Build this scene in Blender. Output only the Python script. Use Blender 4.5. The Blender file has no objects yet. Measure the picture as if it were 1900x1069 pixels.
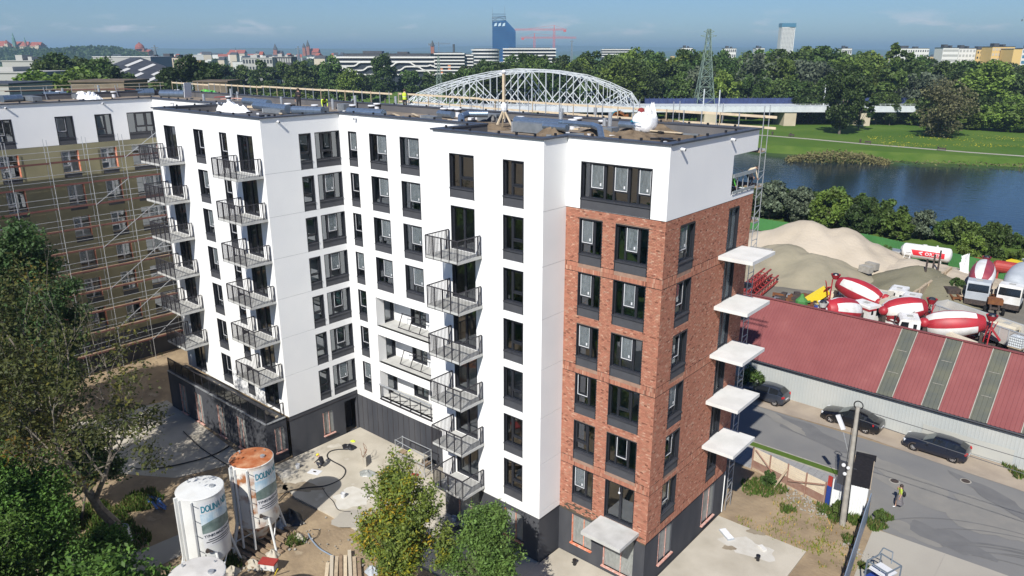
import bpy, bmesh, math, random
import numpy as np
from mathutils import Vector, Matrix

random.seed(7)
S = bpy.context.scene
COL = S.collection
R = math.radians
HAZE = 0.00016

# ------------------------------------------------------------------ camera
CAM = Vector((16.855, -30.885, 28.559))
PITCH, YAW, FPX = R(17.54), R(40.52), 1384.4
cd = bpy.data.cameras.new('camera')
cam = bpy.data.objects.new('camera', cd)
COL.objects.link(cam)
cam.location = CAM
cam.rotation_euler = (R(90) - PITCH, 0, YAW)
cd.sensor_width = 36.0
cd.lens = 36.0 * FPX / 1900.0
cd.clip_start = 0.5
cd.clip_end = 60000
S.camera = cam

# ------------------------------------------------------------------ sky and sun
SUN = Vector((-0.36, 1.067, -1.0)).normalized()          # the way the light travels
SUN_EL = math.asin(-SUN.z)
w = bpy.data.worlds.new('World')
S.world = w
w.use_nodes = True
wn, wl = w.node_tree.nodes, w.node_tree.links
wn.clear()
wo = wn.new('ShaderNodeOutputWorld')
bg = wn.new('ShaderNodeBackground')
sky = wn.new('ShaderNodeTexSky')
sky.sky_type = 'NISHITA'
sky.sun_disc = False
sky.sun_elevation = SUN_EL
sky.sun_rotation = math.atan2(-SUN.x, -SUN.y)
sky.altitude = 200
sky.air_density = 1.1
sky.dust_density = 0.0
sky.ozone_density = 4.0
bg.inputs['Strength'].default_value = 0.082
# thin broken fair-weather clouds low over the horizon, all the way round
tc = wn.new('ShaderNodeTexCoord')
mp = wn.new('ShaderNodeMapping')
mp.inputs['Scale'].default_value = (14, 14, 55)
nz = wn.new('ShaderNodeTexNoise')
nz.inputs['Scale'].default_value = 1.0
nz.inputs['Detail'].default_value = 6
nz.inputs['Roughness'].default_value = 0.6
cr = wn.new('ShaderNodeValToRGB')
cr.color_ramp.elements[0].position = 0.53
cr.color_ramp.elements[1].position = 0.68
sx = wn.new('ShaderNodeSeparateXYZ')
band = wn.new('ShaderNodeValToRGB')
be = band.color_ramp.elements
be[0].position = 0.018; be[0].color = (0, 0, 0, 1)
be[1].position = 0.026; be[1].color = (1, 1, 1, 1)
e = be.new(0.034); e.color = (0.5, 0.5, 0.5, 1)
e = be.new(0.05); e.color = (0, 0, 0, 1)
mu = wn.new('ShaderNodeMath'); mu.operation = 'MULTIPLY'
mu2 = wn.new('ShaderNodeMath'); mu2.operation = 'MULTIPLY'; mu2.inputs[1].default_value = 0.8
mx = wn.new('ShaderNodeMix'); mx.data_type = 'RGBA'
mx.inputs['B'].default_value = (9.5, 8.8, 9.2, 1)
wl.new(tc.outputs['Generated'], mp.inputs['Vector'])
wl.new(mp.outputs[0], nz.inputs['Vector'])
wl.new(nz.outputs[0], cr.inputs[0])
wl.new(tc.outputs['Generated'], sx.inputs[0])
wl.new(sx.outputs['Z'], band.inputs[0])
wl.new(cr.outputs[0], mu.inputs[0])
wl.new(band.outputs[0], mu.inputs[1])
wl.new(mu.outputs[0], mu2.inputs[0])
wl.new(mu2.outputs[0], mx.inputs['Factor'])
tn = wn.new('ShaderNodeMix'); tn.data_type = 'RGBA'; tn.blend_type = 'MULTIPLY'; tn.inputs['Factor'].default_value = 1
tn.inputs['B'].default_value = (.47, .61, .84, 1)
wl.new(sky.outputs[0], tn.inputs['A'])
wl.new(tn.outputs['Result'], mx.inputs['A'])
wl.new(mx.outputs['Result'], bg.inputs['Color'])
wl.new(bg.outputs[0], wo.inputs['Surface'])

sd = bpy.data.lights.new('sun', 'SUN')
sd.energy = 5.0
sd.angle = R(0.53)
sd.color = (1.0, 0.96, 0.89)
so = bpy.data.objects.new('sun', sd)
COL.objects.link(so)
so.location = (40, -80, 90)
so.rotation_euler = SUN.to_track_quat('-Z', 'Y').to_euler()

vs = S.view_settings
S.display_settings.display_device = 'sRGB'
vs.view_transform = 'Standard'
vs.look = 'None'
vs.exposure = 0.38
vs.gamma = 1.0
vs.use_curve_mapping = False
S.cycles.use_denoising = True
S.cycles.max_bounces = 6
S.cycles.diffuse_bounces = 3
S.cycles.glossy_bounces = 3
S.cycles.transmission_bounces = 4
S.cycles.transparent_max_bounces = 12
S.cycles.volume_bounces = 1
S.cycles.sample_clamp_indirect = 6

# ------------------------------------------------------------------ places
FWD = Vector((-math.sin(YAW), math.cos(YAW)))
RGT = Vector((math.cos(YAW), math.sin(YAW)))
def far(px, D, z=0.0):
    """ground point D metres ahead of the drone, seen px across the 1900 wide photograph"""
    d = D * math.cos(PITCH) + (CAM.z - z) * math.sin(PITCH)
    lat = (px - 950) / FPX * d
    q = Vector((CAM.x, CAM.y)) + FWD * D + RGT * lat
    return Vector((q.x, q.y, z))
def zat(py, D):
    v = (534.5 - py) / FPX
    return CAM.z + D * (v * math.cos(PITCH) - math.sin(PITCH)) / (math.cos(PITCH) + v * math.sin(PITCH))
def gpt(px, py, z=0.0):
    """the place at height z that the photograph shows at px, py"""
    v = (534.5 - py) / FPX
    D = (CAM.z - z) / (math.sin(PITCH) - v * math.cos(PITCH)) * (math.cos(PITCH) + v * math.sin(PITCH))
    return far(px, D, z)

# ------------------------------------------------------------------ materials
def mat(name, c, c2=None, scale=4.0, rough=0.7, metal=0.0, bump=0.0, bscale=None, detail=4, lo=0.35, hi=0.65,
        spec=0.5, stretch=None, c3=None, attr=None, trans=0.0, dist=0.02, coat=0.0):
    m = bpy.data.materials.new(name)
    m.use_nodes = True
    n, l = m.node_tree.nodes, m.node_tree.links
    b = n['Principled BSDF']
    b.inputs['Roughness'].default_value = rough
    b.inputs['Metallic'].default_value = metal
    b.inputs['Specular IOR Level'].default_value = min(spec, .12) if rough >= .85 else spec
    if coat: b.inputs['Coat Weight'].default_value = coat
    b.inputs['Base Color'].default_value = (*c, 1)
    vec = None
    if c2 or bump:
        t = n.new('ShaderNodeNewGeometry')
        vec = t.outputs['Position']
        if stretch:
            g = n.new('ShaderNodeMapping'); g.inputs['Scale'].default_value = stretch
            l.new(vec, g.inputs['Vector']); vec = g.outputs[0]
    colout = None
    if c2:
        z = n.new('ShaderNodeTexNoise'); z.inputs['Scale'].default_value = scale; z.inputs['Detail'].default_value = detail
        l.new(vec, z.inputs['Vector'])
        r = n.new('ShaderNodeValToRGB')
        r.color_ramp.elements[0].position = lo; r.color_ramp.elements[0].color = (*c, 1)
        r.color_ramp.elements[1].position = hi; r.color_ramp.elements[1].color = (*c2, 1)
        if c3:
            k = r.color_ramp.elements.new(min(0.98, hi + 0.12)); k.color = (*c3, 1)
        l.new(z.outputs[0], r.inputs[0])
        colout = r.outputs[0]
    if attr:
        a = n.new('ShaderNodeAttribute'); a.attribute_name = attr
        if colout is None:
            colout = a.outputs['Color']
        else:
            x = n.new('ShaderNodeMix'); x.data_type = 'RGBA'; x.blend_type = 'MULTIPLY'; x.inputs['Factor'].default_value = 1
            l.new(colout, x.inputs['A']); l.new(a.outputs['Color'], x.inputs['B']); colout = x.outputs['Result']
    if colout is not None:
        l.new(colout, b.inputs['Base Color'])
    if bump:
        z2 = n.new('ShaderNodeTexNoise'); z2.inputs['Scale'].default_value = bscale or scale * 6; z2.inputs['Detail'].default_value = 5
        l.new(vec, z2.inputs['Vector'])
        bu = n.new('ShaderNodeBump'); bu.inputs['Strength'].default_value = bump; bu.inputs['Distance'].default_value = dist
        l.new(z2.outputs[0], bu.inputs['Height']); l.new(bu.outputs[0], b.inputs['Normal'])
    if trans:
        o = n['Material Output']
        td = n.new('ShaderNodeBsdfTranslucent')
        if colout is not None: l.new(colout, td.inputs['Color'])
        else: td.inputs['Color'].default_value = (*c, 1)
        ms = n.new('ShaderNodeMixShader'); ms.inputs[0].default_value = trans
        l.new(b.outputs[0], ms.inputs[1]); l.new(td.outputs[0], ms.inputs[2]); l.new(ms.outputs[0], o.inputs['Surface'])
    return m

def glass(name, tint, refl=1.0, ior=1.5, add=0.03):
    """thin pane: sees through, tinted, mirrors by Fresnel"""
    m = bpy.data.materials.new(name); m.use_nodes = True
    n, l = m.node_tree.nodes, m.node_tree.links
    n.clear()
    o = n.new('ShaderNodeOutputMaterial')
    t = n.new('ShaderNodeBsdfTransparent'); t.inputs[0].default_value = (*tint, 1)
    g = n.new('ShaderNodeBsdfGlossy'); g.inputs['Roughness'].default_value = 0.01
    g.inputs['Color'].default_value = (.9, .95, 1, 1)
    f = n.new('ShaderNodeFresnel'); f.inputs['IOR'].default_value = ior
    k = n.new('ShaderNodeMath'); k.operation = 'MULTIPLY_ADD'; k.inputs[1].default_value = refl; k.inputs[2].default_value = add
    x = n.new('ShaderNodeMixShader')
    l.new(f.outputs[0], k.inputs[0]); l.new(k.outputs[0], x.inputs[0])
    l.new(t.outputs[0], x.inputs[1]); l.new(g.outputs[0], x.inputs[2]); l.new(x.outputs[0], o.inputs[0])
    return m

def film(name, c, a):
    m = bpy.data.materials.new(name); m.use_nodes = True
    n, l = m.node_tree.nodes, m.node_tree.links
    b = n['Principled BSDF']; b.inputs['Base Color'].default_value = (*c, 1); b.inputs['Roughness'].default_value = .25
    t = n.new('ShaderNodeNewGeometry'); g = n.new('ShaderNodeMapping'); g.inputs['Scale'].default_value = (5, 5, 1.6)
    z = n.new('ShaderNodeTexNoise'); z.inputs['Scale'].default_value = 1.2; z.inputs['Detail'].default_value = 5; z.inputs['Distortion'].default_value = 1.5
    r = n.new('ShaderNodeMapRange'); r.inputs['From Min'].default_value = .35; r.inputs['From Max'].default_value = .68
    r.inputs['To Min'].default_value = max(0, a - .1); r.inputs['To Max'].default_value = min(1, a + .16)
    l.new(t.outputs['Position'], g.inputs[0]); l.new(g.outputs[0], z.inputs['Vector']); l.new(z.outputs[0], r.inputs[0])
    l.new(r.outputs[0], b.inputs['Alpha'])
    bu = n.new('ShaderNodeBump'); bu.inputs['Strength'].default_value = .3; bu.inputs['Distance'].default_value = .03
    l.new(z.outputs[0], bu.inputs['Height']); l.new(bu.outputs[0], b.inputs['Normal'])
    return m

M = {}
M['white'] = mat('white_render', (.80, .80, .79), (.745, .75, .75), scale=.35, rough=.85, bump=.08, bscale=60, lo=.4, hi=.75, spec=.2)
M['joint'] = mat('joint_shadow_gap', (.42, .43, .44), rough=.9)
M['brownwall'] = mat('dull_brown_wall', (.20, .165, .12), (.15, .125, .095), scale=.4, rough=.9)
M['brownroof'] = mat('dull_brown_roof', (.12, .095, .075), (.16, .13, .10), scale=.3, rough=.9)
M['anth'] = mat('anthracite_sheet', (.035, .037, .045), (.045, .047, .055), scale=3, rough=.42, bump=.03)
M['spandrel'] = mat('dark_render_panel', (.050, .052, .060), (.060, .062, .070), scale=2, rough=.8, bump=.2, bscale=90)
M['frame'] = mat('window_frame', (.020, .022, .028), rough=.38)
M['tape'] = mat('white_tape', (.62, .63, .65), rough=.6)
M['pane'] = glass('window_glass', (.60, .82, .82), 1.8, add=.115)
M['film'] = film('plastic_film', (.27, .31, .33), .42)
M['filmg'] = film('grey_dust_sheet', (.30, .315, .30), .8)
M['floor'] = mat('pale_screed', (.56, .60, .51), (.48, .52, .44), scale=.8, rough=.9)
M['room'] = mat('room_plaster', (.40, .46, .44), (.34, .39, .375), scale=.5, rough=.9)
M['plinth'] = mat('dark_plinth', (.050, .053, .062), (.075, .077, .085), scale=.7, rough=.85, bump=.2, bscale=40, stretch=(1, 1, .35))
M['coping'] = mat('dark_coping', (.045, .05, .065), (.055, .06, .075), scale=2, rough=.45, metal=.0)
M['slab'] = mat('pale_concrete', (.52, .52, .50), (.40, .40, .38), scale=1.6, rough=.9, bump=.12, bscale=40, lo=.3, hi=.75)
M['slabw'] = mat('white_concrete_slab', (.66, .66, .64), (.58, .58, .56), scale=1.1, rough=.85, bump=.08, bscale=40)
M['rail'] = mat('dark_steel_rail', (.030, .028, .034), rough=.45)
M['mortar'] = mat('brick_mortar', (.27, .17, .125), (.33, .22, .165), scale=3, rough=.95)
M['brick'] = mat('brick_face', (.9, .9, .9), (1.05, 1.05, 1.05), scale=30, rough=.9, attr='tint', bump=.2, bscale=80, dist=.006)
M['groove'] = mat('dark_groove', (.04, .03, .028), rough=.9)
M['wool'] = mat('mineral_wool_base_coat', (.27, .25, .155), (.20, .19, .125), scale=.35, rough=.95, bump=.25, bscale=14, c3=(.27, .25, .165))
M['orange'] = mat('orange_seal_tape', (.62, .16, .07), (.70, .38, .28), scale=6, rough=.7)
M['salmon'] = mat('salmon_reveal_foam', (.52, .22, .16), (.62, .45, .40), scale=9, rough=.85)
M['galv'] = mat('galvanised_steel', (.50, .52, .54), (.40, .42, .44), scale=8, rough=.42, metal=.55)
M['steelred'] = mat('red_toe_board', (.15, .05, .042), (.11, .045, .038), scale=2, rough=.75)
M['plank'] = mat('scaffold_plank', (.30, .22, .15), (.22, .16, .11), scale=2.5, rough=.9, stretch=(1, 1, 1))
M['wood'] = mat('weathered_timber', (.46, .37, .26), (.35, .28, .20), scale=3, rough=.9, bump=.15)
M['woodpale'] = mat('fresh_timber', (.60, .50, .36), (.50, .41, .29), scale=3, rough=.85, bump=.1)
M['soil'] = mat('roof_soil', (.19, .145, .10), (.12, .092, .065), scale=2.2, rough=1, bump=.9, bscale=9, dist=.08, c3=(.20, .16, .11))
M['membrane'] = mat('bitumen_membrane', (.085, .085, .092), (.12, .115, .115), scale=.6, rough=.75)
M['gravelroof'] = mat('roof_ballast', (.27, .225, .18), (.18, .15, .12), scale=.9, rough=1, bump=.5, bscale=12, c3=(.33, .29, .24))
M['duct'] = mat('blue_duct_foil', (.30, .38, .47), (.24, .31, .40), scale=6, rough=.28, metal=.75, bump=.2, bscale=25)  # foil is bluish all over, with slight random tone
M['ductdark'] = mat('grey_duct_box', (.15, .17, .19), (.20, .22, .24), scale=3, rough=.5, metal=.2)
M['bag'] = mat('woven_white_bag', (.78, .79, .80), (.70, .71, .73), scale=4, rough=.75, bump=.5, bscale=7, dist=.06)
M['plastic'] = mat('black_plastic', (.014, .014, .017), rough=.4)
M['yellow'] = mat('yellow_plastic', (.72, .55, .03), rough=.45)
M['hivis'] = mat('hi_vis_yellow', (.55, .70, .05), (.48, .62, .05), scale=12, rough=.8)
M['hivisgreen'] = mat('hi_vis_green', (.10, .46, .07), (.08, .38, .06), scale=12, rough=.8)
M['skin'] = mat('skin', (.45, .27, .19), rough=.6)
M['cloth'] = mat('dark_work_cloth', (.035, .038, .05), (.05, .052, .065), scale=12, rough=.9)
M['greycloth'] = mat('grey_skirt_cloth', (.13, .12, .125), (.17, .16, .165), scale=14, rough=.9)
M['hair'] = mat('dark_hair', (.030, .015, .011), rough=.5)
M['asphalt'] = mat('grey_asphalt', (.170, .170, .170), (.212, .208, .198), scale=.2, rough=.92, bump=.25, bscale=22, detail=7, dist=.01, c3=(.255, .24, .21))
M['dirt'] = mat('sandy_dirt', (.34, .26, .168), (.235, .178, .118), scale=.6, rough=1, bump=.7, bscale=5, detail=8, dist=.06, c3=(.41, .34, .245))
M['dustroad'] = mat('dusty_verge', (.37, .31, .245), (.30, .25, .20), scale=.7, rough=1, bump=.5, bscale=7, detail=8, dist=.04)
M['concrete'] = mat('yard_concrete', (.50, .46, .385), (.385, .35, .285), scale=.45, rough=.93, bump=.2, bscale=14, detail=9, c3=(.60, .57, .51), dist=.02)
M['paving'] = mat('drive_concrete', (.385, .36, .31), (.335, .31, .27), scale=.25, rough=.93, bump=.15, bscale=18, detail=8)
M['cobble'] = mat('grey_paving', (.30, .30, .30), (.25, .25, .25), scale=6, rough=.9)
M['grass'] = mat('grass', (.060, .115, .018), (.095, .145, .028), scale=.18, rough=1, bump=.8, bscale=3, detail=8, dist=.12)
M['lawn'] = mat('park_lawn', (.058, .120, .016), (.090, .150, .024), scale=.045, rough=1, detail=9, c3=(.13, .165, .03), bump=.6, bscale=1.2, dist=.2)
M['city'] = mat('city_ground', (.10, .115, .075), (.16, .15, .13), scale=.03, rough=1, detail=8)
M['hill'] = mat('wooded_hill', (.040, .070, .028), (.075, .10, .045), scale=.004, rough=1, detail=9)
M['redroof'] = mat('faded_red_roof_sheet', (.185, .048, .048), (.215, .062, .060), scale=.5, rough=.75, detail=8, c3=(.245, .08, .075))
M['skylight'] = mat('mossy_skylight_sheet', (.068, .076, .066), (.10, .102, .07), scale=.8, rough=.65, detail=8)
M['wallblue'] = mat('pale_sheet_wall', (.36, .385, .38), (.41, .42, .40), scale=.4, rough=.75, detail=6)
M['whitesheet'] = mat('white_ribbed_sheet', (.72, .74, .74), rough=.55)
M['roofing'] = mat('black_felt', (.016, .015, .017), (.024, .023, .025), scale=5, rough=.85)
M['conc'] = mat('post_concrete', (.36, .34, .30), (.28, .265, .235), scale=2.5, rough=.9, bump=.3, bscale=30)
M['cream'] = mat('cream_paint', (.66, .57, .42), (.60, .50, .37), scale=2, rough=.8)
M['brownslat'] = mat('brown_slat_paint', (.27, .15, .11), (.33, .22, .17), scale=2, rough=.85)
M['bluep'] = mat('blue_paint', (.02, .05, .24), rough=.5)
M['redp'] = mat('red_paint', (.36, .04, .03), (.30, .035, .03), scale=2, rough=.55)
M['bluefence'] = mat('blue_grey_sheet', (.18, .23, .30), (.24, .29, .36), scale=1, rough=.5)
M['carblack'] = mat('black_car_paint', (.006, .006, .008), rough=.16, coat=.6)
M['carblue'] = mat('dark_blue_car_paint', (.010, .013, .024), rough=.18, coat=.6)
M['cargrey'] = mat('dark_grey_blue_car_paint', (.030, .036, .050), rough=.22, coat=.6)
M['carglass'] = mat('car_glass', (.012, .014, .016), rough=.06, spec=.7)
M['windscreen'] = mat('grey_windscreen', (.10, .115, .11), rough=.08, spec=.7)
M['tyre'] = mat('tyre_rubber', (.012, .012, .012), rough=.85)
M['alloy'] = mat('alloy_rim', (.60, .60, .61), rough=.3, metal=.7)
M['redlamp'] = mat('red_lamp_lens', (.45, .015, .02), rough=.15)
M['whitelamp'] = mat('clear_lamp_lens', (.6, .62, .64), rough=.12)
M['truckwhite'] = mat('truck_white', (.70, .70, .69), (.55, .53, .48), scale=1.1, rough=.5, detail=9, lo=.42, hi=.72, c3=(.40, .36, .30))
M['truckred'] = mat('truck_red', (.40, .022, .034), (.30, .022, .03), scale=1.1, rough=.5, detail=9, c3=(.26, .10, .08))
M['truckpale'] = mat('truck_cream', (.58, .52, .40), (.50, .45, .35), scale=1.5, rough=.55)
M['truckgrey'] = mat('truck_dull_grey', (.40, .43, .46), (.34, .37, .40), scale=1.2, rough=.6)
M['maroon'] = mat('faded_maroon', (.24, .035, .055), (.30, .05, .07), scale=1, rough=.6)
M['chassis'] = mat('dirty_chassis', (.035, .028, .026), (.07, .05, .04), scale=4, rough=.8)
M['sand'] = mat('pale_sand', (.46, .40, .32), (.40, .345, .27), scale=.22, rough=1, bump=.5, bscale=2.2, detail=9, dist=.15)
M['sanddark'] = mat('damp_grit', (.165, .155, .105), (.20, .185, .13), scale=.3, rough=1, bump=.5, bscale=2.2, detail=9, dist=.12)
M['sandmid'] = mat('grey_sand', (.31, .275, .20), (.26, .235, .17), scale=.3, rough=1, bump=.5, bscale=1.5, detail=9, dist=.15)
M['yardmud'] = mat('yard_mud', (.20, .185, .155), (.145, .135, .115), scale=.35, rough=.95, detail=8, bump=.4, bscale=4)
M['greenfence'] = mat('green_fence_paint', (.055, .20, .05), (.045, .165, .045), scale=.5, rough=.7)
M['rust'] = mat('rusty_metal', (.20, .085, .035), (.13, .055, .03), scale=2, rough=.9)
M['silo'] = mat('silo_white', (.66, .67, .66), (.58, .58, .56), scale=1.2, rough=.5, detail=8, lo=.45, hi=.8)
M['silogrey'] = mat('silo_dusty_lid', (.60, .58, .55), (.50, .48, .45), scale=1.5, rough=.8, detail=8)
M['silorust'] = mat('silo_rusted', (.64, .62, .57), (.30, .12, .045), scale=1.15, rough=.75, detail=10, lo=.52, hi=.66)
M['silotop'] = mat('silo_rust_lid', (.36, .115, .045), (.50, .27, .15), scale=1.6, rough=.85, detail=10, lo=.45, hi=.72, c3=(.68, .60, .48))
M['teal'] = mat('teal_print', (.015, .20, .28), rough=.5)
M['printblack'] = mat('dark_print', (.02, .03, .05), rough=.5)
M['printsky'] = mat('print_sky', (.34, .50, .62), (.60, .68, .72), scale=2.0, rough=.5)
M['printland'] = mat('print_landscape', (.10, .15, .14), (.20, .26, .25), scale=2.4, rough=.5)
M['orlenred'] = mat('red_print', (.60, .02, .03), rough=.5)
M['paletwig'] = mat('pale_bark', (.15, .13, .105), (.23, .205, .17), scale=5, rough=1)
M['bark'] = mat('bark', (.095, .080, .062), (.16, .14, .115), scale=5, rough=1, bump=.6, bscale=16, stretch=(1, 1, .3), dist=.02)
M['twig'] = mat('dry_twig', (.16, .135, .105), (.11, .09, .07), scale=5, rough=1)
M['wrap'] = mat('white_trunk_wrap', (.68, .69, .74), rough=.8)
M['bridge'] = mat('pale_bridge_steel', (.56, .59, .60), (.48, .51, .53), scale=.5, rough=.55)
M['bluenet'] = mat('blue_barrier_net', (.022, .035, .10), (.03, .05, .14), scale=.6, rough=.8)
M['pylon'] = mat('green_lattice_steel', (.15, .21, .17), rough=.6)
M['bluetower'] = mat('blue_curtain_glass', (.018, .075, .19), (.025, .095, .22), scale=.05, rough=.22, spec=.5)
M['bluetower2'] = mat('blue_curtain_line', (.012, .045, .12), rough=.4)
M['towerwhite'] = mat('tower_pale_clad', (.58, .57, .54), rough=.7)
M['towerblue'] = mat('tower_blue_cap', (.06, .17, .26), rough=.3)
M['craneRed'] = mat('crane_red', (.46, .10, .11), rough=.6)
M['cranegrey'] = mat('crane_grey', (.14, .17, .20), rough=.6)
M['rooftile'] = mat('clay_tile_roof', (.33, .10, .07), (.27, .085, .06), scale=.2, rough=.9)
M['stone'] = mat('pale_ashlar', (.50, .44, .33), (.44, .38, .28), scale=.2, rough=.9)
M['brickfar'] = mat('church_brick', (.28, .12, .085), rough=.9)
M['copper'] = mat('green_copper', (.09, .20, .165), rough=.7)
M['darkroof'] = mat('dark_roof', (.045, .048, .055), (.065, .068, .075), scale=.3, rough=.6)
M['farwhite'] = mat('far_white_wall', (.62, .61, .58), rough=.8)
M['fargrey'] = mat('far_grey_wall', (.36, .36, .34), rough=.85)
M['farbeige'] = mat('far_beige_wall', (.48, .42, .33), rough=.85)
M['faryellow'] = mat('far_yellow_wall', (.60, .42, .17), rough=.85)
M['farwin'] = mat('far_window', (.035, .042, .05), rough=.3)
M['farorange'] = mat('far_orange_panel', (.50, .19, .08), rough=.8)
# ------------------------------------------------------------------ mesh builder
class MB:
    def __init__(s): s.v = []; s.f = []; s.m = []
    def add(s, vs, fs, m=0):
        o = len(s.v); s.v += [tuple(v) for v in vs]
        s.f += [tuple(i + o for i in f) for f in fs]; s.m += [m] * len(fs); return s
    def box(s, x0, x1, y0, y1, z0, z1, m=0):
        if x0 > x1: x0, x1 = x1, x0
        if y0 > y1: y0, y1 = y1, y0
        return s.add([(x0, y0, z0), (x1, y0, z0), (x1, y1, z0), (x0, y1, z0), (x0, y0, z1), (x1, y0, z1), (x1, y1, z1), (x0, y1, z1)],
                     [(0, 3, 2, 1), (4, 5, 6, 7), (0, 1, 5, 4), (1, 2, 6, 5), (2, 3, 7, 6), (3, 0, 4, 7)], m)
    def obox(s, c, size, rz=0, m=0, ry=0):
        a = Matrix.Rotation(rz, 3, 'Z') @ Matrix.Rotation(ry, 3, 'Y'); h = Vector(size) / 2; c = Vector(c)
        vs = [c + a @ Vector((x * h.x, y * h.y, z * h.z)) for z in (-1, 1) for x, y in ((-1, -1), (1, -1), (1, 1), (-1, 1))]
        return s.add(vs, [(0, 3, 2, 1), (4, 5, 6, 7), (0, 1, 5, 4), (1, 2, 6, 5), (2, 3, 7, 6), (3, 0, 4, 7)], m)
    def tube(s, p, q, r0, r1=None, n=6, m=0, cap=True):
        p, q = Vector(p), Vector(q); r1 = r0 if r1 is None else r1
        d = (q - p)
        if d.length < 1e-6: return s
        d.normalize(); a = d.orthogonal().normalized(); b = d.cross(a)
        vs = []
        for c, r in ((p, r0), (q, r1)):
            for i in range(n):
                t = 2 * math.pi * i / n; vs.append(c + a * (r * math.cos(t)) + b * (r * math.sin(t)))
        fs = [(i, (i + 1) % n, n + (i + 1) % n, n + i) for i in range(n)]
        if cap: fs += [tuple(range(n))[::-1], tuple(range(n, 2 * n))]
        return s.add(vs, fs, m)
    def bar(s, p, q, w, h=None, m=0, up=(0, 0, 1)):
        p, q = Vector(p), Vector(q); h = w if h is None else h
        d = (q - p)
        if d.length < 1e-6: return s
        d.normalize(); u = Vector(up)
        if abs(d.dot(u)) > .97: u = Vector((0, 1, 0))
        a = d.cross(u).normalized(); b = a.cross(d)
        vs = [c + a * (i * w / 2) + b * (j * h / 2) for c in (p, q) for i, j in ((-1, -1), (1, -1), (1, 1), (-1, 1))]
        return s.add(vs, [(0, 3, 2, 1), (4, 5, 6, 7), (0, 1, 5, 4), (1, 2, 6, 5), (2, 3, 7, 6), (3, 0, 4, 7)], m)
    def path(s, pts, r, n=6, m=0):
        for a, b in zip(pts, pts[1:]): s.tube(a, b, r, r, n, m)
        return s
    def lathe(s, prof, n=24, c=(0, 0, 0), axis=None, m=0, mf=None, cap=True):
        c = Vector(c); ax = Vector(axis or (0, 0, 1)).normalized()
        a = ax.orthogonal().normalized() if axis else Vector((1, 0, 0)); b = ax.cross(a)
        vs = [c + ax * z + (a * math.cos(2 * math.pi * i / n) + b * math.sin(2 * math.pi * i / n)) * r for r, z in prof for i in range(n)]
        for k in range(len(prof) - 1):
            pass
        o = len(s.v); s.v += [tuple(v) for v in vs]
        for k in range(len(prof) - 1):
            for i in range(n):
                s.f.append((o + k * n + i, o + k * n + (i + 1) % n, o + (k + 1) * n + (i + 1) % n, o + (k + 1) * n + i))
                s.m.append(mf(k, i) if mf else m)
        if cap:
            s.f.append(tuple(o + i for i in range(n))[::-1]); s.m.append(mf(0, 0) if mf else m)
            s.f.append(tuple(o + (len(prof) - 1) * n + i for i in range(n))); s.m.append(mf(len(prof) - 2, 0) if mf else m)
        return s
    def prism(s, poly, z0, z1, m=0):
        n = len(poly); vs = [(x, y, z0) for x, y in poly] + [(x, y, z1) for x, y in poly]
        return s.add(vs, [tuple(range(n))[::-1], tuple(range(n, 2 * n))] + [(i, (i + 1) % n, n + (i + 1) % n, n + i) for i in range(n)], m)
    def sheet(s, poly, z, m=0): return s.add([(x, y, z) for x, y in poly], [tuple(range(len(poly)))], m)
    def quad(s, a, b, c, d, m=0): return s.add([a, b, c, d], [(0, 1, 2, 3)], m)
    def ball(s, c, r, n=10, k=6, sq=(1, 1, 1), m=0):
        c = Vector(c); vs = []; fs = []
        for j in range(k + 1):
            t = math.pi * j / k
            for i in range(n):
                p = 2 * math.pi * i / n
                vs.append(c + Vector((r * sq[0] * math.sin(t) * math.cos(p), r * sq[1] * math.sin(t) * math.sin(p), r * sq[2] * math.cos(t))))
        for j in range(k):
            for i in range(n): fs.append((j * n + i, (j + 1) * n + i, (j + 1) * n + (i + 1) % n, j * n + (i + 1) % n))
        return s.add(vs, fs, m)
    def mesh(s, name, mats, smooth=False):
        me = bpy.data.meshes.new(name); me.from_pydata(s.v, [], s.f)
        for x in (mats if isinstance(mats, (list, tuple)) else [mats]): me.materials.append(M[x] if isinstance(x, str) else x)
        if any(s.m): me.polygons.foreach_set('material_index', s.m)
        if smooth: me.polygons.foreach_set('use_smooth', [True] * len(me.polygons))
        me.update(); return me
    def build(s, name, mats, parent=None, smooth=False, loc=None, rz=0, world=False):
        """world=True: the shape was given in world coordinates, the parent stands elsewhere"""
        if world and parent is not None:
            iv = mw(parent).inverted(); s.v = [tuple(iv @ Vector(v)) for v in s.v]
        o = bpy.data.objects.new(name, s.mesh(name, mats, smooth)); COL.objects.link(o)
        if parent is not None: o.parent = parent
        if loc is not None: o.location = loc
        if rz: o.rotation_euler = (0, 0, rz)
        return o

def mw(o):
    m = o.matrix_basis.copy() if False else Matrix.LocRotScale(o.location, o.rotation_euler, o.scale)
    return mw(o.parent) @ m if o.parent else m

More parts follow.
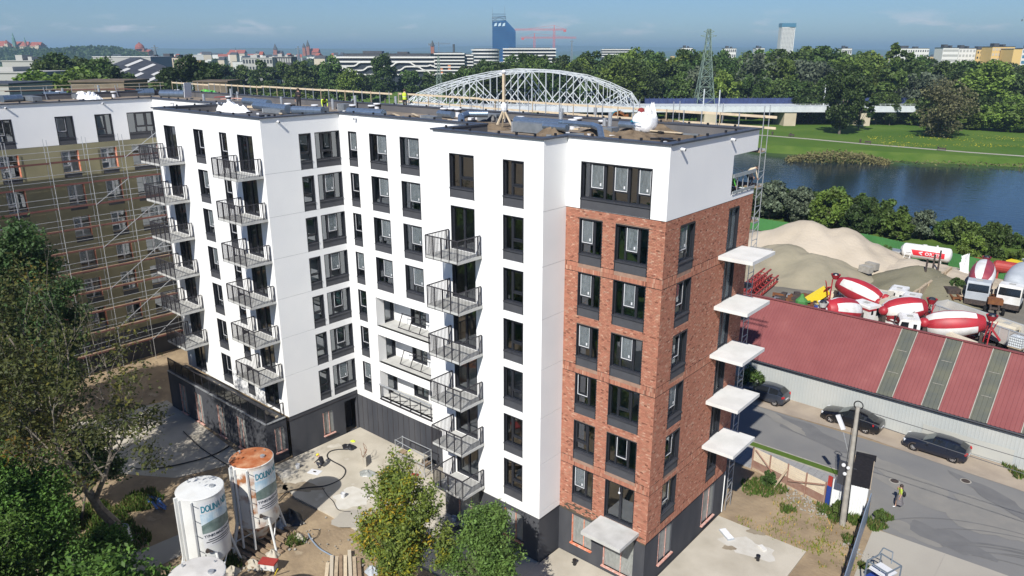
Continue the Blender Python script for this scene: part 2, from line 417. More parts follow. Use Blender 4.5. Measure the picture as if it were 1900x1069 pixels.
def tag(o, label=None, cat=None, group=None, kind=None):
    if label: o['label'] = label
    if cat: o['category'] = cat
    if group: o['group'] = group
    if kind: o['kind'] = kind
    return o
def thing(name, label, cat, loc=(0, 0, 0), rz=0, group=None):
    o = bpy.data.objects.new(name, None); COL.objects.link(o)
    o.empty_display_size = .3
    o.location = loc; o.rotation_euler = (0, 0, rz)
    return tag(o, label, cat, group)
def struct(name, mb, m, smooth=False): return tag(mb.build(name, m, smooth=smooth), kind='structure')
KIDS = {}
def inst(name, me, parent=None, loc=(0, 0, 0), rz=0, scale=None):
    o = bpy.data.objects.new(name, me); COL.objects.link(o)
    if parent is not None: o.parent = parent
    o.location = loc; o.rotation_euler = (0, 0, rz)
    if scale is not None: o.scale = scale if hasattr(scale, '__len__') else (scale,) * 3
    return o
def copy_tree(o, loc=None, rz=None, label=None, scale=None, parent=None):
    c = o.copy(); COL.objects.link(c)
    if parent is not None: c.parent = parent
    if loc is not None: c.location = loc
    if rz is not None: c.rotation_euler = (0, 0, rz)
    if scale is not None: c.scale = scale if hasattr(scale, '__len__') else (scale,) * 3
    if label: c['label'] = label
    for ch in list(o.children): copy_tree(ch, parent=c)
    return c
def single(name, mb, m, label, cat, group=None, smooth=False, loc=None, rz=0):
    return tag(mb.build(name, m, smooth=smooth, loc=loc, rz=rz), label, cat, group)

def text_mesh(name, txt, size, font_shear=0.0, extrude=0.004, bold=0.0, spacing=1.0):
    cu = bpy.data.curves.new(name, 'FONT'); cu.body = txt; cu.size = size; cu.extrude = extrude; cu.shear = font_shear
    cu.offset = bold; cu.space_character = spacing; cu.resolution_u = 3
    ob = bpy.data.objects.new(name, cu); COL.objects.link(ob)
    dg = bpy.context.evaluated_depsgraph_get()
    me = bpy.data.meshes.new_from_object(ob.evaluated_get(dg))
    bpy.data.objects.remove(ob); bpy.data.curves.remove(cu)
    me.name = name
    return me

# ------------------------------------------------------------------ walls with openings
def wall(mb, O, u, n, u0, u1, z0, z1, holes, depth=.22, joints=(), m=0, mj=1, jw=.022):
    """outer skin of a wall in the plane O + u, with reveals round each hole (hu0, hu1, hz0, hz1) and recessed joint lines"""
    O, u, n = Vector(O), Vector(u), Vector(n); Z = Vector((0, 0, 1))
    def P(a, z, d=0): return O + u * a + Z * z - n * d
    rect = [(a, b, c, d, depth, None) for a, b, c, d in holes]
    zs = sorted({z0, z1, *[h[2] for h in rect if z0 < h[2] < z1], *[h[3] for h in rect if z0 < h[3] < z1], *[j - jw for j in joints], *[j for j in joints]})
    flip = u.cross(Z).dot(n) < 0
    def face(a, b, c, d, mm):
        mb.add([a, b, c, d] if not flip else [d, c, b, a], [(0, 1, 2, 3)], mm)
    js = {round(j, 4) for j in joints}
    for za, zb in zip(zs, zs[1:]):
        zm = (za + zb) / 2
        row = sorted([(max(h[0], u0), min(h[1], u1)) for h in rect if h[2] < zm < h[3]])
        x = u0; segs = []
        for a, b in row:
            if a > x + 1e-6: segs.append((x, a))
            x = max(x, b)
        if x < u1 - 1e-6: segs.append((x, u1))
        isj = round(zb, 4) in js and abs(zb - za - jw) < 1e-4
        for a, b in segs:
            if isj:
                g = .02
                face(P(a, za, g), P(b, za, g), P(b, zb, g), P(a, zb, g), mj)
                face(P(a, za), P(b, za), P(b, za, g), P(a, za, g), m)
                face(P(a, zb, g), P(b, zb, g), P(b, zb), P(a, zb), m)
            else:
                face(P(a, za), P(b, za), P(b, zb), P(a, zb), m)
    for a, b, c, d, dp, _ in rect:
        a2, b2 = max(a, u0), min(b, u1); c2, d2 = max(c, z0), min(d, z1)
        if a > u0: face(P(a, c2), P(a, c2, dp), P(a, d2, dp), P(a, d2), m)
        if b < u1: face(P(b, c2, dp), P(b, c2), P(b, d2), P(b, d2, dp), m)
        if d < z1: face(P(a2, d, 0), P(a2, d, dp), P(b2, d, dp), P(b2, d, 0), m)
        if c > z0: face(P(a2, c, dp), P(a2, c, 0), P(b2, c, 0), P(b2, c, dp), m)

# ------------------------------------------------------------------ windows
WIN = {}
def window(parent, X, Y, z0, rz, wd, ht, sp, cols, filmv=None, name='window', tape=True, kind='dark'):
    """wd, ht outer size, sp height of the dark panel under the sill, cols [(share, 'f' fixed | 's' sash over a low light | 'd' door leaf)]"""
    key = (round(wd, 2), round(ht, 2), round(sp, 2), tuple(cols), filmv, tape, kind)
    if key not in WIN:
        e = .045; yf = .13
        fr = MB(); pn = MB(); sl = MB(); pa = MB(); ex = []
        zb = sp + (.05 if sp else 0)
        if kind == 'dark':
            fr.box(0, e, -.012, .24, 0, ht).box(wd - e, wd, -.012, .24, 0, ht).box(e, wd - e, -.012, .24, ht - e, ht)
        else:
            e = .0
        if sp:
            pa.box(e, wd - e, .008, .16, .0, sp - .06)
            sl.box(e - .05, wd - e + .05, -.05, yf + .02, sp - .06, sp)
        else:
            sl.box(e, wd - e, .0, yf + .02, 0, .05)
        f = .07
        x = e; z1 = ht - e
        zb = sp if sp else .05
        W_ = wd - 2 * e
        for i, (sh, k) in enumerate(cols):
            x2 = x + W_ * sh
            yy = yf
            g = f if k != 'f' else .05
            fr.box(x, x + g, yy, yy + .09, zb, z1).box(x2 - g, x2, yy, yy + .09, zb, z1)
            fr.box(x + g, x2 - g, yy, yy + .09, z1 - g, z1).box(x + g, x2 - g, yy, yy + .09, zb, zb + g)
            a, b, c, d = x + g, x2 - g, zb + g, z1 - g
            tp, fl = MB(), MB(); ex.append((tp, fl))
            if k == 's':
                zt = zb + (z1 - zb) * .30
                fr.box(a, b, yy, yy + .09, zt - .06, zt + .05)
                pn.quad((a, yy + .05, c), (b, yy + .05, c), (b, yy + .05, zt - .06), (a, yy + .05, zt - .06))
                c = zt + .05
                # opening sash proud of the frame, pale gasket tape left and below
                fr.box(a, a + .05, yy - .03, yy + .05, c, d).box(b - .05, b, yy - .03, yy + .05, c, d).box(a + .05, b - .05, yy - .03, yy + .05, c, c + .05).box(a + .05, b - .05, yy - .03, yy + .05, d - .05, d)
                if tape:
                    t = .035
                    tp.box(a + .01, a + .01 + t, yy - .045, yy - .031, c - .02, d).box(a + .01 + t, b - .01, yy - .045, yy - .031, c - .02, c - .02 + t)
                    tp.box(b - .03, b - .012, yy - .045, yy - .031, c + t, d)
                a += .05; b -= .05; c += .05; d -= .05
                if filmv:
                    fl.quad((a - .02, yy - .036, c - .02), (b + .02, yy - .036, c - .02), (b + .02, yy - .036, d + .03), (a - .02, yy - .036, d + .03))
                    tp.box(b - .16, b - .08, yy - .05, yy - .04, c + .06, c + .2)
            elif k == 'd' and filmv:
                fl.quad((a, yy + .03, c), (b, yy + .03, c), (b, yy + .03, d), (a, yy + .03, d))
            pn.quad((a, yy + .05, c), (b, yy + .05, c), (b, yy + .05, d), (a, yy + .05, d))
            x = x2
        q = [('frame', fr, 'frame' if kind == 'dark' else 'galv'), ('pane', pn, 'pane'), ('sill', sl, 'anth')]
        for tp, fl in ex:
            if tp.v: q.append(('gasket_tape', tp, 'tape'))
            if fl.v: q.append(('plastic_sheet', fl, filmv))
        if pa.v: q.append(('spandrel_panel', pa, 'spandrel'))
        WIN[key] = [(nm, b.mesh(nm, mt)) for nm, b, mt in q]
    ms = WIN[key]
    f = inst(name, ms[0][1], parent, (X, Y, z0), rz)
    for nm, me in ms[1:]:
        o = inst(nm, me, f)
        if nm == 'pane': o.rotation_euler = (random.uniform(-.009, .009), 0, random.uniform(-.010, .010))
    return f
# ================================================================== THE APARTMENT BUILDING
T = 24.58; ZR = 24.0; SP = 2.88
TOP = [23.33 - SP * i for i in range(7)]
BOT = [t - 2.42 for t in TOP]
XA, YB, XC, D1, XE, YG, YH, XK = -5.84, -1.93, -13.65, 9.87, -27.03, 1.81, -4.355, -41.78
X5, Y6, XB, YE = -54.7, 1.5, -69.0, -34.0
FOOT = [(0, 0), (0, D1), (XB, D1), (XB, YE), (X5, YE), (X5, Y6), (XK, Y6), (XK, YH), (XE, YH), (XE, YG), (XC, YG), (XC, YB), (XA, YB), (XA, 0)]
def offset(poly, d):
    """move each edge outwards by d (footprint runs anticlockwise seen from above)"""
    n = len(poly); out = []
    for i in range(n):
        a, b, c = Vector(poly[i - 1]), Vector(poly[i]), Vector(poly[(i + 1) % n])
        e1 = (b - a).normalized(); e2 = (c - b).normalized()
        n1 = Vector((e1.y, -e1.x)); n2 = Vector((e2.y, -e2.x))
        out.append(tuple(b + n1 * d + n2 * d if abs(n1.dot(n2)) < .5 else b + n1 * d))
    return out
B = thing('apartment_building', 'large new apartment building with white rendered walls and a brick corner', 'apartment block')

def interval(mb, z0, z1, p0, p1, m=0):
    n = len(p0)
    for i in range(n):
        a, b, c, d = p0[i], p0[(i + 1) % n], p1[(i + 1) % n], p1[i]
        mb.quad((*a, z0), (*b, z0), (*c, z1), (*d, z1), m)
# roof, parapet, coping
mb = MB().sheet(offset(FOOT, -.30), ZR); mb.build('roof', ['gravelroof'], B)
mb = MB(); interval(mb, ZR, T - .09, offset(FOOT, -.36), offset(FOOT, -.36)); mb.build('parapet_lining', ['membrane'], B)
o1, o2 = offset(FOOT, .11), offset(FOOT, -.40)
mb = MB(); interval(mb, T, T, o1, o2); interval(mb, T - .09, T, o1, o1); interval(mb, T - .09, T - .09, o1, offset(FOOT, 0)); interval(mb, T - .09, T, o2, o2)
mb.build('coping', ['coping'], B)
mb = MB()
for i in range(len(FOOT)):
    a, b = Vector(FOOT[i]), Vector(FOOT[(i + 1) % len(FOOT)]); L = (b - a).length; d = (b - a).normalized(); nn = Vector((d.y, -d.x))
    k = 1.3
    while k < L - .6:
        q = a + d * k - nn * .30
        mb.box(q.x - .05, q.x + .05, q.y - .05, q.y + .05, T + .002, T + .12); k += random.uniform(1.1, 2.6)
mb.build('coping_clip', ['plastic'], B)['kind'] = 'stuff'

ZT = T - .09
jl = [BOT[i] + .03 for i in range(6)]
FX, FN = (1, 0, 0), (0, -1, 0)
SY, SN = (0, 1, 0), (1, 0, 0)
def cols(*q): return tuple(q)
C2L = (( .62, 's'), (.38, 'f'))          # sash left, fixed light right
C2R = ((.36, 'f'), (.64, 's'))
C1 = ((1.0, 's'),)
C3 = ((.27, 'f'), (.44, 's'), (.29, 'f'))
CD = ((.5, 'd'), (.5, 'd'))
CD2 = ((.42, 'f'), (.58, 'd'))
CB = ((.115, 'f'), (.22, 's'), (.125, 'f'), (.22, 's'), (.125, 'f'), (.195, 's'))
def win_f(Y, x0, x1, i, c, fv=None, tape=True, zb=None, sp=.55):
    z = BOT[i] if zb is None else zb
    window(B, x0, Y, z, 0, x1 - x0, TOP[i] - z, sp, c, fv, tape=tape)
def win_s(X, y0, y1, i, c, fv=None, tape=True, zb=None, sp=.55):
    z = BOT[i] if zb is None else zb
    window(B, X, y0, z, R(90), y1 - y0, TOP[i] - z, sp, c, fv, tape=tape)
def rows(a, b, r, z=None): return [(a, b, BOT[i] if z is None else TOP[i] + z, TOP[i]) for i in r]

rnd = random.Random(3)
# front block, white
h = rows(-12.41, -10.56, [0]) + rows(-12.38, -10.56, range(1, 7), -2.47) + rows(-8.51, -7.10, range(7))
mb = MB(); wall(mb, (0, YB, 0), FX, FN, XC, XA, 3.05, ZT, h, .24, jl); mb.build('white_wall', ['white', 'joint'], B)
win_f(YB, -12.41, -10.56, 0, C2R, None, False)
for i in range(1, 7): window(B, -12.38, YB, TOP[i] - 2.47, 0, 1.82, 2.47, 0, CD)
for i in range(7): win_f(YB, -8.51, -7.10, i, C2R, None, False)
# notch side and the hidden left flank of the front block
mb = MB(); wall(mb, (XA, 0, 0), SY, SN, YB, 0, 3.05, ZT, [], .2, jl + [3.45]); mb.build('white_wall', ['white', 'joint'], B)
mb = MB(); wall(mb, (XC, 0, 0), SY, (-1, 0, 0), YB, YG, 3.05, ZT, []); mb.build('white_wall', ['white', 'joint'], B)
# set back front with the loggias
LX0, LX1 = -24.15, -18.50
LOG = [(LX0, LX1, TOP[i] - 2.44, TOP[i] - .22) for i in (4, 5, 6)]
h = rows(-26.12, -25.18, range(7)) + rows(-23.83, -22.04, range(4)) + rows(-20.73, -18.90, range(4)) + LOG
mb = MB(); wall(mb, (0, YG, 0), FX, FN, XE, XC, 3.0, ZT, h, .24); mb.build('white_wall', ['white', 'joint'], B)
for i in range(7): win_f(YG, -26.12, -25.18, i, C1, 'film' if i in (0, 3, 6) else None)
for i in range(4):
    win_f(YG, -23.83, -22.04, i, C2R, 'film'); win_f(YG, -20.73, -18.90, i, C2R, 'film')
# wing side
h = rows(-1.58, -.63, range(7)) + rows(-.31, 1.74, range(7))
mb = MB(); wall(mb, (XE, 0, 0), SY, SN, YH, YG, 3.36, ZT, h, .24, jl); mb.build('white_wall', ['white', 'joint'], B)
for i in range(7):
    win_s(XE, -1.58, -.63, i, C1, None, False); win_s(XE, -.31, 1.74, i, C3, 'film' if i in (1, 2, 3, 6) else None, i > 0)
# wing front
h = rows(-40.4, -38.62, range(7), -2.47) + rows(-35.92, -34.55, range(7)) + rows(-32.33, -31.38, range(7)) + rows(-30.0, -28.14, range(7), -2.47)
mb = MB(); wall(mb, (0, YH, 0), FX, FN, XK, XE, 3.36, ZT, h, .24); mb.build('white_wall', ['white', 'joint'], B)
for i in range(7):
    window(B, -40.4, YH, TOP[i] - 2.47, 0, 1.78, 2.47, 0, CD2)
    win_f(YH, -35.92, -34.55, i, C2R, 'film' if i in (1, 2, 3) else None)
    win_f(YH, -32.33, -31.38, i, C1)
    window(B, -30.0, YH, TOP[i] - 2.47, 0, 1.86, 2.47, 0, CD)
mb = MB(); wall(mb, (XK, 0, 0), SY, (-1, 0, 0), YH, Y6, 3.36, ZT, []); mb.build('white_wall', ['white', 'joint'], B)
mb = MB(); wall(mb, (0, Y6, 0), FX, FN, X5, XK, 3.05, ZT, []); mb.build('white_wall', ['white', 'joint'], B)
# back and far ends
mb = MB(); wall(mb, (0, D1, 0), FX, (0, 1, 0), XB, 0, 0, ZT, [(-3.0, 0.0, 21.2, 23.37)], .3)
mb.build('white_wall', ['white', 'joint'], B)
mb = MB(); wall(mb, (XB, 0, 0), SY, (-1, 0, 0), YE, D1, 0, ZT, []); wall(mb, (0, YE, 0), FX, FN, XB, X5, 0, ZT, []); mb.build('white_wall', ['white', 'joint'], B)
# far wing: white top storey, base coat below
F5 = [(-.95, 1.46, CB), (-3.72, -2.30, C2L), (-6.92, -5.50, C2L), (-11.6, -10.15, C2L), (-14.9, -13.5, C2L), (-19.2, -17.2, C2L), (-22.6, -21.2, C2L), (-27.0, -25.0, C2L), (-30.5, -29.1, C2L)]
C3w = ((.3, 'f'), (.4, 's'), (.3, 's'))
mb = MB(); wall(mb, (X5, 0, 0), SY, SN, YE, Y6, 20.95, ZT, [(a, b, BOT[0] if BOT[0] > 20.95 else 20.951, TOP[0]) for a, b, _ in F5], .24)
mb.build('white_wall', ['white', 'joint'], B)
for a, b, c in F5: win_s(X5, a, b, 0, C3w if b > 1 else C2L, None, b < -5, zb=20.951)
h = []
for a, b, c in F5: h += [(a, b, TOP[i] - 2.35, TOP[i] - .05) for i in range(1, 7)]
mb = MB(); wall(mb, (X5 + .02, 0, 0), SY, SN, YE, Y6, 3.05, 20.93, h, .24); mb.build('base_coat_wall', ['wool', 'joint'], B)
WT = {}
for a, b, c in F5:
    for i in range(1, 7):
        f = window(B, X5, a, TOP[i] - 2.35, R(90), b - a, 2.30, .5, C3w if b > 1 else ((.5, 's'), (.5, 'f')), 'film', kind='bare')
        k = round(b - a, 2)
        if k not in WT:
            m2 = MB(); m2.box(k - .06, k - .002, -.02, .22, .5, 2.3); WT[k] = (m2.mesh('seal_tape', 'orange'), MB().box(-.04, k + .04, -.10, .2, .46, .49).mesh('sill_board', 'woodpale'))
        inst('seal_tape', WT[k][0], f); inst('sill_board', WT[k][1], f)

# ------------------------------------------------------------------ brick corner
HB1 = rows(-4.97, -3.55, range(1, 7)) + rows(-2.78, -.88, range(1, 6)) + [(-2.74, -.86, 3.64, TOP[6])]
HB2 = rows(1.48, 3.03, range(1, 7)) + rows(6.9, 8.19, range(1, 6), -2.45) + rows(6.9, 8.19, [6])
ZB0, ZB1 = 3.05, 20.95
for O, u, n, u0, u1, hh in (((0, -.0 + .02, 0), FX, FN, XA, -.02, HB1), ((-.02, 0, 0), SY, SN, .02, D1, HB2)):
    mb = MB(); wall(mb, O, u, n, u0, u1, ZB0, ZB1 - .03, hh, .2); mb.build('mortar_wall', ['mortar', 'mortar'], B)
BANDS = [(20.44, 20.93), (17.55, 18.08), (11.79, 12.32), (6.03, 6.56)]
def bricks(O, u, n, u0, u1, z0, z1, holes, bands, seed, corner):
    rg = np.random.RandomState(seed); O, u, n = np.array(O, float), np.array(u, float), np.array(n, float)
    bx = []
    def free(a, b, za, zb):
        segs = [(a, b)]
        for h0, h1, g0, g1 in holes:
            if g0 < zb - .005 and g1 > za + .005:
                ns = []
                for s0, s1 in segs:
                    if h1 <= s0 or h0 >= s1: ns.append((s0, s1)); continue
                    if h0 > s0: ns.append((s0, h0))
                    if h1 < s1: ns.append((h1, s1))
                segs = ns
        return segs
    J = .011
    def course(za, zb, L, off):
        for s0, s1 in free(u0, u1, za, zb):
            x = u0 - off
            while x < s1:
                a, b = max(x, s0), min(x + L - J, s1)
                if b - a > .03: bx.append((a, b, za, zb - J))
                x += L
    edges = sorted({z0, z1, *[b for q in bands for b in q]})
    for za, zb in zip(edges, edges[1:]):
        if any(abs(za - q[0]) < 1e-4 and abs(zb - q[1]) < 1e-4 for q in bands):
            hgt = (zb - za - .05) / 2
            for k in range(2): course(za + .025 + k * hgt, za + .025 + (k + 1) * hgt, .078, .03 * k)
        else:
            nc = max(1, round((zb - za) / .078)); hgt = (zb - za) / nc
            for k in range(nc): course(za + k * hgt, za + (k + 1) * hgt, .172, .086 * (k % 2))
    N = len(bx); q = np.array(bx)
    pr = rg.uniform(.0, .008, N)
    V = np.zeros((N, 8, 3))
    for k, (ia, iz, dpt) in enumerate([(0, 2, -.02), (1, 2, -.02), (1, 3, -.02), (0, 3, -.02), (0, 2, 1), (1, 2, 1), (1, 3, 1), (0, 3, 1)]):
        V[:, k] = O + u * q[:, ia:ia + 1] + np.array([0, 0, 1.]) * q[:, iz:iz + 1] + n * (pr[:, None] if dpt == 1 else dpt)
    F = np.array([(4, 5, 6, 7), (0, 1, 5, 4), (1, 2, 6, 5), (2, 3, 7, 6), (3, 0, 4, 7)])
    if np.cross(u, [0, 0, 1]) @ n < 0: F = F[:, ::-1]
    Fa = (F[None] + np.arange(N)[:, None, None] * 8).reshape(-1, 4)
    me = bpy.data.meshes.new('brick'); me.from_pydata(V.reshape(-1, 3).tolist(), [], Fa.tolist())
    base = np.array([.385, .168, .112]); t = rg.uniform(0, 1, N)
    c = base[None] * rg.uniform(.86, 1.14, (N, 1))
    dk = t < .05; c[dk] = np.array([.22, .095, .065]) * rg.uniform(.8, 1.2, (dk.sum(), 1))
    pl = t > .92; c[pl] = np.array([.45, .26, .185]) * rg.uniform(.85, 1.2, (pl.sum(), 1))
    md = (t > .55) & (t < .75); c[md] = np.array([.40, .195, .13]) * rg.uniform(.85, 1.15, (md.sum(), 1))
    ca = me.color_attributes.new('tint', 'FLOAT_COLOR', 'POINT')
    cc = np.ones((N, 8, 4)); cc[:, :, :3] = c[:, None]
    ca.data.foreach_set('color', cc.ravel()); me.materials.append(M['brick'])
    o = bpy.data.objects.new('brick_facing', me); COL.objects.link(o); o.parent = B; o['kind'] = 'stuff'
bricks((0, 0, 0), FX, FN, XA + .004, -.006, ZB0, ZB1 - .03, HB1, BANDS, 1, 0)
bricks((0, 0, 0), SY, SN, .0, D1, ZB0, ZB1 - .03, HB2, BANDS + [(3.05, 3.58)], 2, 0)
h = [(-4.95, -.85, 20.953, 23.35)]
mb = MB(); wall(mb, (0, -.012, 0), FX, FN, XA + .003, 0.012, 20.95, ZT, h, .24); mb.build('white_wall', ['white', 'joint'], B)
mb = MB(); wall(mb, (.012, 0, 0), SY, SN, -.012, D1, 20.95, ZT, [(6.87, D1, 21.2, 23.37)], .3); mb.build('white_wall', ['white', 'joint'], B)
mb = MB().box(XA + .01, .0, .0, .05, 20.925, 20.95); mb.box(-.05, -.001, .05, D1, 20.925, 20.95); mb.build('drip_profile', ['groove'], B)
window(B, -4.95, -.012, 20.953, 0, 4.10, 2.39, .55, CB, 'film')
for i in range(1, 7):
    win_f(0, -4.97, -3.55, i, C2L, 'film' if i < 4 or i == 6 else None, i < 5 or i == 6)
    if i < 6: win_f(0, -2.78, -.88, i, C3, 'film' if i < 4 else None, i != 4)
    win_s(0, 1.48, 3.03, i, C2L, 'film' if i in (1, 4) else None)
    if i < 6: window(B, 0, 6.9, TOP[i] - 2.45, R(90), 1.29, 2.45, 0, CD, 'film' if i < 4 else None)
    else: win_s(0, 6.9, 8.19, i, CD)
window(B, -2.74, 0, 3.64, 0, 1.88, TOP[6] - 3.64, 0, CD)
MB().tube((-1.75, -.10, TOP[6] - .12), (-1.75, -.10, TOP[6] - .38), .012, m=0).lathe([(.05, -.03), (.075, 0), (.05, .03)], 10, (-1.75, -.1, TOP[6] - .45), (0, 1, 0)).build('hanging_hook', ['tape'], B)
# corner loggia on the top storey
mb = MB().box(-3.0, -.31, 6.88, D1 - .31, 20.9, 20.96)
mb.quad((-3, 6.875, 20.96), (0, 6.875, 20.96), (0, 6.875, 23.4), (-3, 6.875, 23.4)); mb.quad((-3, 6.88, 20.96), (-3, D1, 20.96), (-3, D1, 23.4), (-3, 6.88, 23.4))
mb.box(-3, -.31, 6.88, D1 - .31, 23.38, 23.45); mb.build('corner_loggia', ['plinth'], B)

# ------------------------------------------------------------------ dark plinth
PI_ = .06
ph1 = [(-4.95, -3.55, .90, 2.78), (-2.72, -.76, .40, 2.80)]
ph2 = [(1.55, 3.10, .84, 2.88), (6.9, 8.5, .55, 2.90)]
ph3 = [(-12.36, -10.6, .28, 2.75), (-8.5, -7.1, .85, 2.65)]
ph4 = [(-1.5, -.56, .66, 2.53), (.52, 1.70, 0, 2.75)]
for O, u, n, a, b, hh, nm in (((0, PI_, 0), FX, FN, XA - PI_, -PI_, ph1, 0), ((-PI_, 0, 0), SY, SN, PI_, D1, ph2, 0), ((0, YB + PI_, 0), FX, FN, XC + PI_, XA - PI_, ph3, 0),
                        ((XA - PI_, 0, 0), SY, SN, YB + PI_, PI_, [], 0), ((0, YG + .03, 0), FX, FN, XE - .04, XC, [], 0), ((XE - .04, 0, 0), SY, SN, YH, YG + .03, ph4, 0),
                        ((XC + PI_, 0, 0), SY, (-1, 0, 0), YB + PI_, YG, [], 0), ((X5 + .02, 0, 0), SY, SN, YE, Y6, [], 0)):
    mb = MB(); wall(mb, O, u, n, a, b, -.3, 3.36 if n == SN and O[0] == XE - .04 else 3.06, hh, .25); mb.build('plinth_wall', ['plinth', 'plinth'], B)
mb = MB(); z0 = 3.05
interval(mb, 3.05, 3.05, FOOT, offset(FOOT, -.1)); mb.build('soffit_strip', ['groove'], B)
mb = MB().box(XA + .02, -2.95, -.002, .06, 2.93, 3.52); mb.box(-.46, -.012, -.002, .06, 2.95, 3.4)
mb.build('bare_backing_strip', [mat('brown_backing', (.075, .065, .05), (.10, .085, .065), scale=2, rough=.95)], B)
mb = MB()
for k in range(22):
    x = XE + .5 + k * .6; mb.box(x - .012, x + .012, YG + .018, YG + .031, .02, 2.98)
mb.build('board_joint', ['groove'], B)['kind'] = 'stuff'
def sheeted(X, Y, z0, z1, wd, rz, door=False, col='salmon'):
    """plinth opening: grey dust sheet, tape round the reveal, ledge"""
    g = MB().box(0, .07, .10, .18, 0, z1 - z0).box(wd - .07, wd, .10, .18, 0, z1 - z0).box(.07, wd - .07, .10, .18, z1 - z0 - .07, z1 - z0).box(.07, wd - .07, .10, .18, 0, .08)
    g.box(wd * .56, wd * .56 + .08, .10, .18, .08, z1 - z0 - .07)
    f = g.build('window', ['tape' if not door else 'frame'], B, loc=(X, Y, z0), rz=rz)
    MB().quad((.0, .09, 0), (wd, .075, 0), (wd, .09, z1 - z0), (0, .075, z1 - z0)).build('dust_sheet', ['filmg'], f)
    MB().box(.002, .05, -.012, .2, 0, z1 - z0).box(-.06, wd + .06, -.14, .1, -.07, 0).box(wd * .57, wd * .57 + .05, .04, .07, 0, z1 - z0).build('seal_tape', [col], f)
sheeted(-4.95, PI_, .9, 2.78, 1.4, 0, False, 'orange'); sheeted(-2.72, PI_, .4, 2.8, 1.96, 0, True)
sheeted(-PI_, 1.55, .84, 2.88, 1.55, R(90)); sheeted(-PI_, 6.9, .55, 2.9, 1.6, R(90))
sheeted(-12.36, YB + PI_, .28, 2.75, 1.76, 0, True); sheeted(-8.5, YB + PI_, .85, 2.65, 1.4, 0, False, 'orange')
sheeted(XE - .04, -1.5, .66, 2.53, .94, R(90))
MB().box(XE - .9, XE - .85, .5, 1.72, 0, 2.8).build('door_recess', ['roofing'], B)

# ------------------------------------------------------------------ floors and rooms
ip = offset(FOOT, -.30)
for i in range(7):
    z = TOP[i] - 2.50 if i else 20.90
    MB().prism(ip, z - .28, z).build('floor_slab', ['floor'], B)
mb = MB()
for a in (-6.25, -9.7, -13.3, -17.6, -21.4, -26.6, -31.2, -34.0, -37.6, -44, -50): mb.box(a - .08, a + .08, (YG if -27 < a < -13.6 else (Y6 if a < -42 else (YB if a > -13.6 and a < -6 else YH))) + (1.95 if -24.5 < a < -18 else .3), 5.2, 3.2, 23.9)
mb.box(X5 + .5, -.4, 5.2, 5.35, 3.2, 23.9); mb.box(-60.1, -60, YE + .4, D1 - .4, 3.2, 23.9)
for b in (-4.7, -8.5, -12.5, -16, -20.2, -24, -28): mb.box(-60, X5 - .3, b - .08, b + .08, 3.2, 23.9)
mb.build('partition_wall', ['room'], B)

# ------------------------------------------------------------------ loggias
for q, i in enumerate((4, 5, 6)):
    zf, zc = TOP[i] - 2.44, TOP[i] - .22; yb = YG + 1.75
    mb = MB().box(LX0 + .001, LX1 - .001, YG + .02, yb, zf - .24, zf); mb.build('loggia_floor', ['slab'], B)
    mb = MB(); wall(mb, (0, yb, 0), FX, FN, LX0, LX1, zf, zc, [(-22.35, -20.75, zf + .05, zf + 2.1), (-19.05, LX1, zf, zf + 2.1)], .15)
    wall(mb, (LX0 + .0, 0, 0), SY, SN, YG + .24, yb, zf, zc, [(YG + .75, yb - .1, zf, zf + 2.1)], .15)
    mb.quad((LX1, YG + .24, zf), (LX1, yb, zf), (LX1, yb, zc), (LX1, YG + .24, zc)); mb.quad((LX0, YG + .24, zc), (LX1, YG + .24, zc), (LX1, yb, zc), (LX0, yb, zc))
    mb.build('loggia_wall', ['white', 'joint'], B)
    window(B, -22.35, yb, zf + .05, 0, 1.6, 2.05, 0, CD); window(B, LX0, YG + .75, zf, R(90), .9, 2.1, 0, ((1.0, 'd'),))
    mb = MB()
    if q < 2:          # railing frame stood inside, leaning back
        for k in range(4):
            x = LX0 + 1.55 + k * 1.1; mb.bar((x, YG + .72, zf + .02), (x + .12, YG + 1.05, zf + 1.05), .05)
        mb.bar((LX0 + 1.5, YG + .72, zf + .04), (LX0 + 5.4, YG + .72, zf + .04), .05).bar((LX0 + 1.6, YG + 1.05, zf + 1.05), (LX0 + 5.4, YG + 1.05, zf + 1.05), .05)
        mb.build('railing_frame', ['rail'], B)
    else:
        for k in range(6): mb.bar((LX0 + .08 + k * 1.1, YG - .08, zf - .1), (LX0 + .08 + k * 1.1, YG - .08, zf + 1.05), .05)
        for k in range(5): mb.bar((LX0 + .15 + k * 1.1, YG - .05, zf + .05), (LX0 + 1.05 + k * 1.1, YG + .75, zf + .05), .03)
        mb.bar((LX0, YG - .08, zf - .08), (LX1, YG - .08, zf - .08), .09)
        rl = mb.build('railing', ['rail'], B)
        MB().tube((LX0, YG - .08, zf + 1.1), (LX1, YG - .08, zf + 1.1), .07, n=8).build('wrapped_handrail', ['galv'], rl)

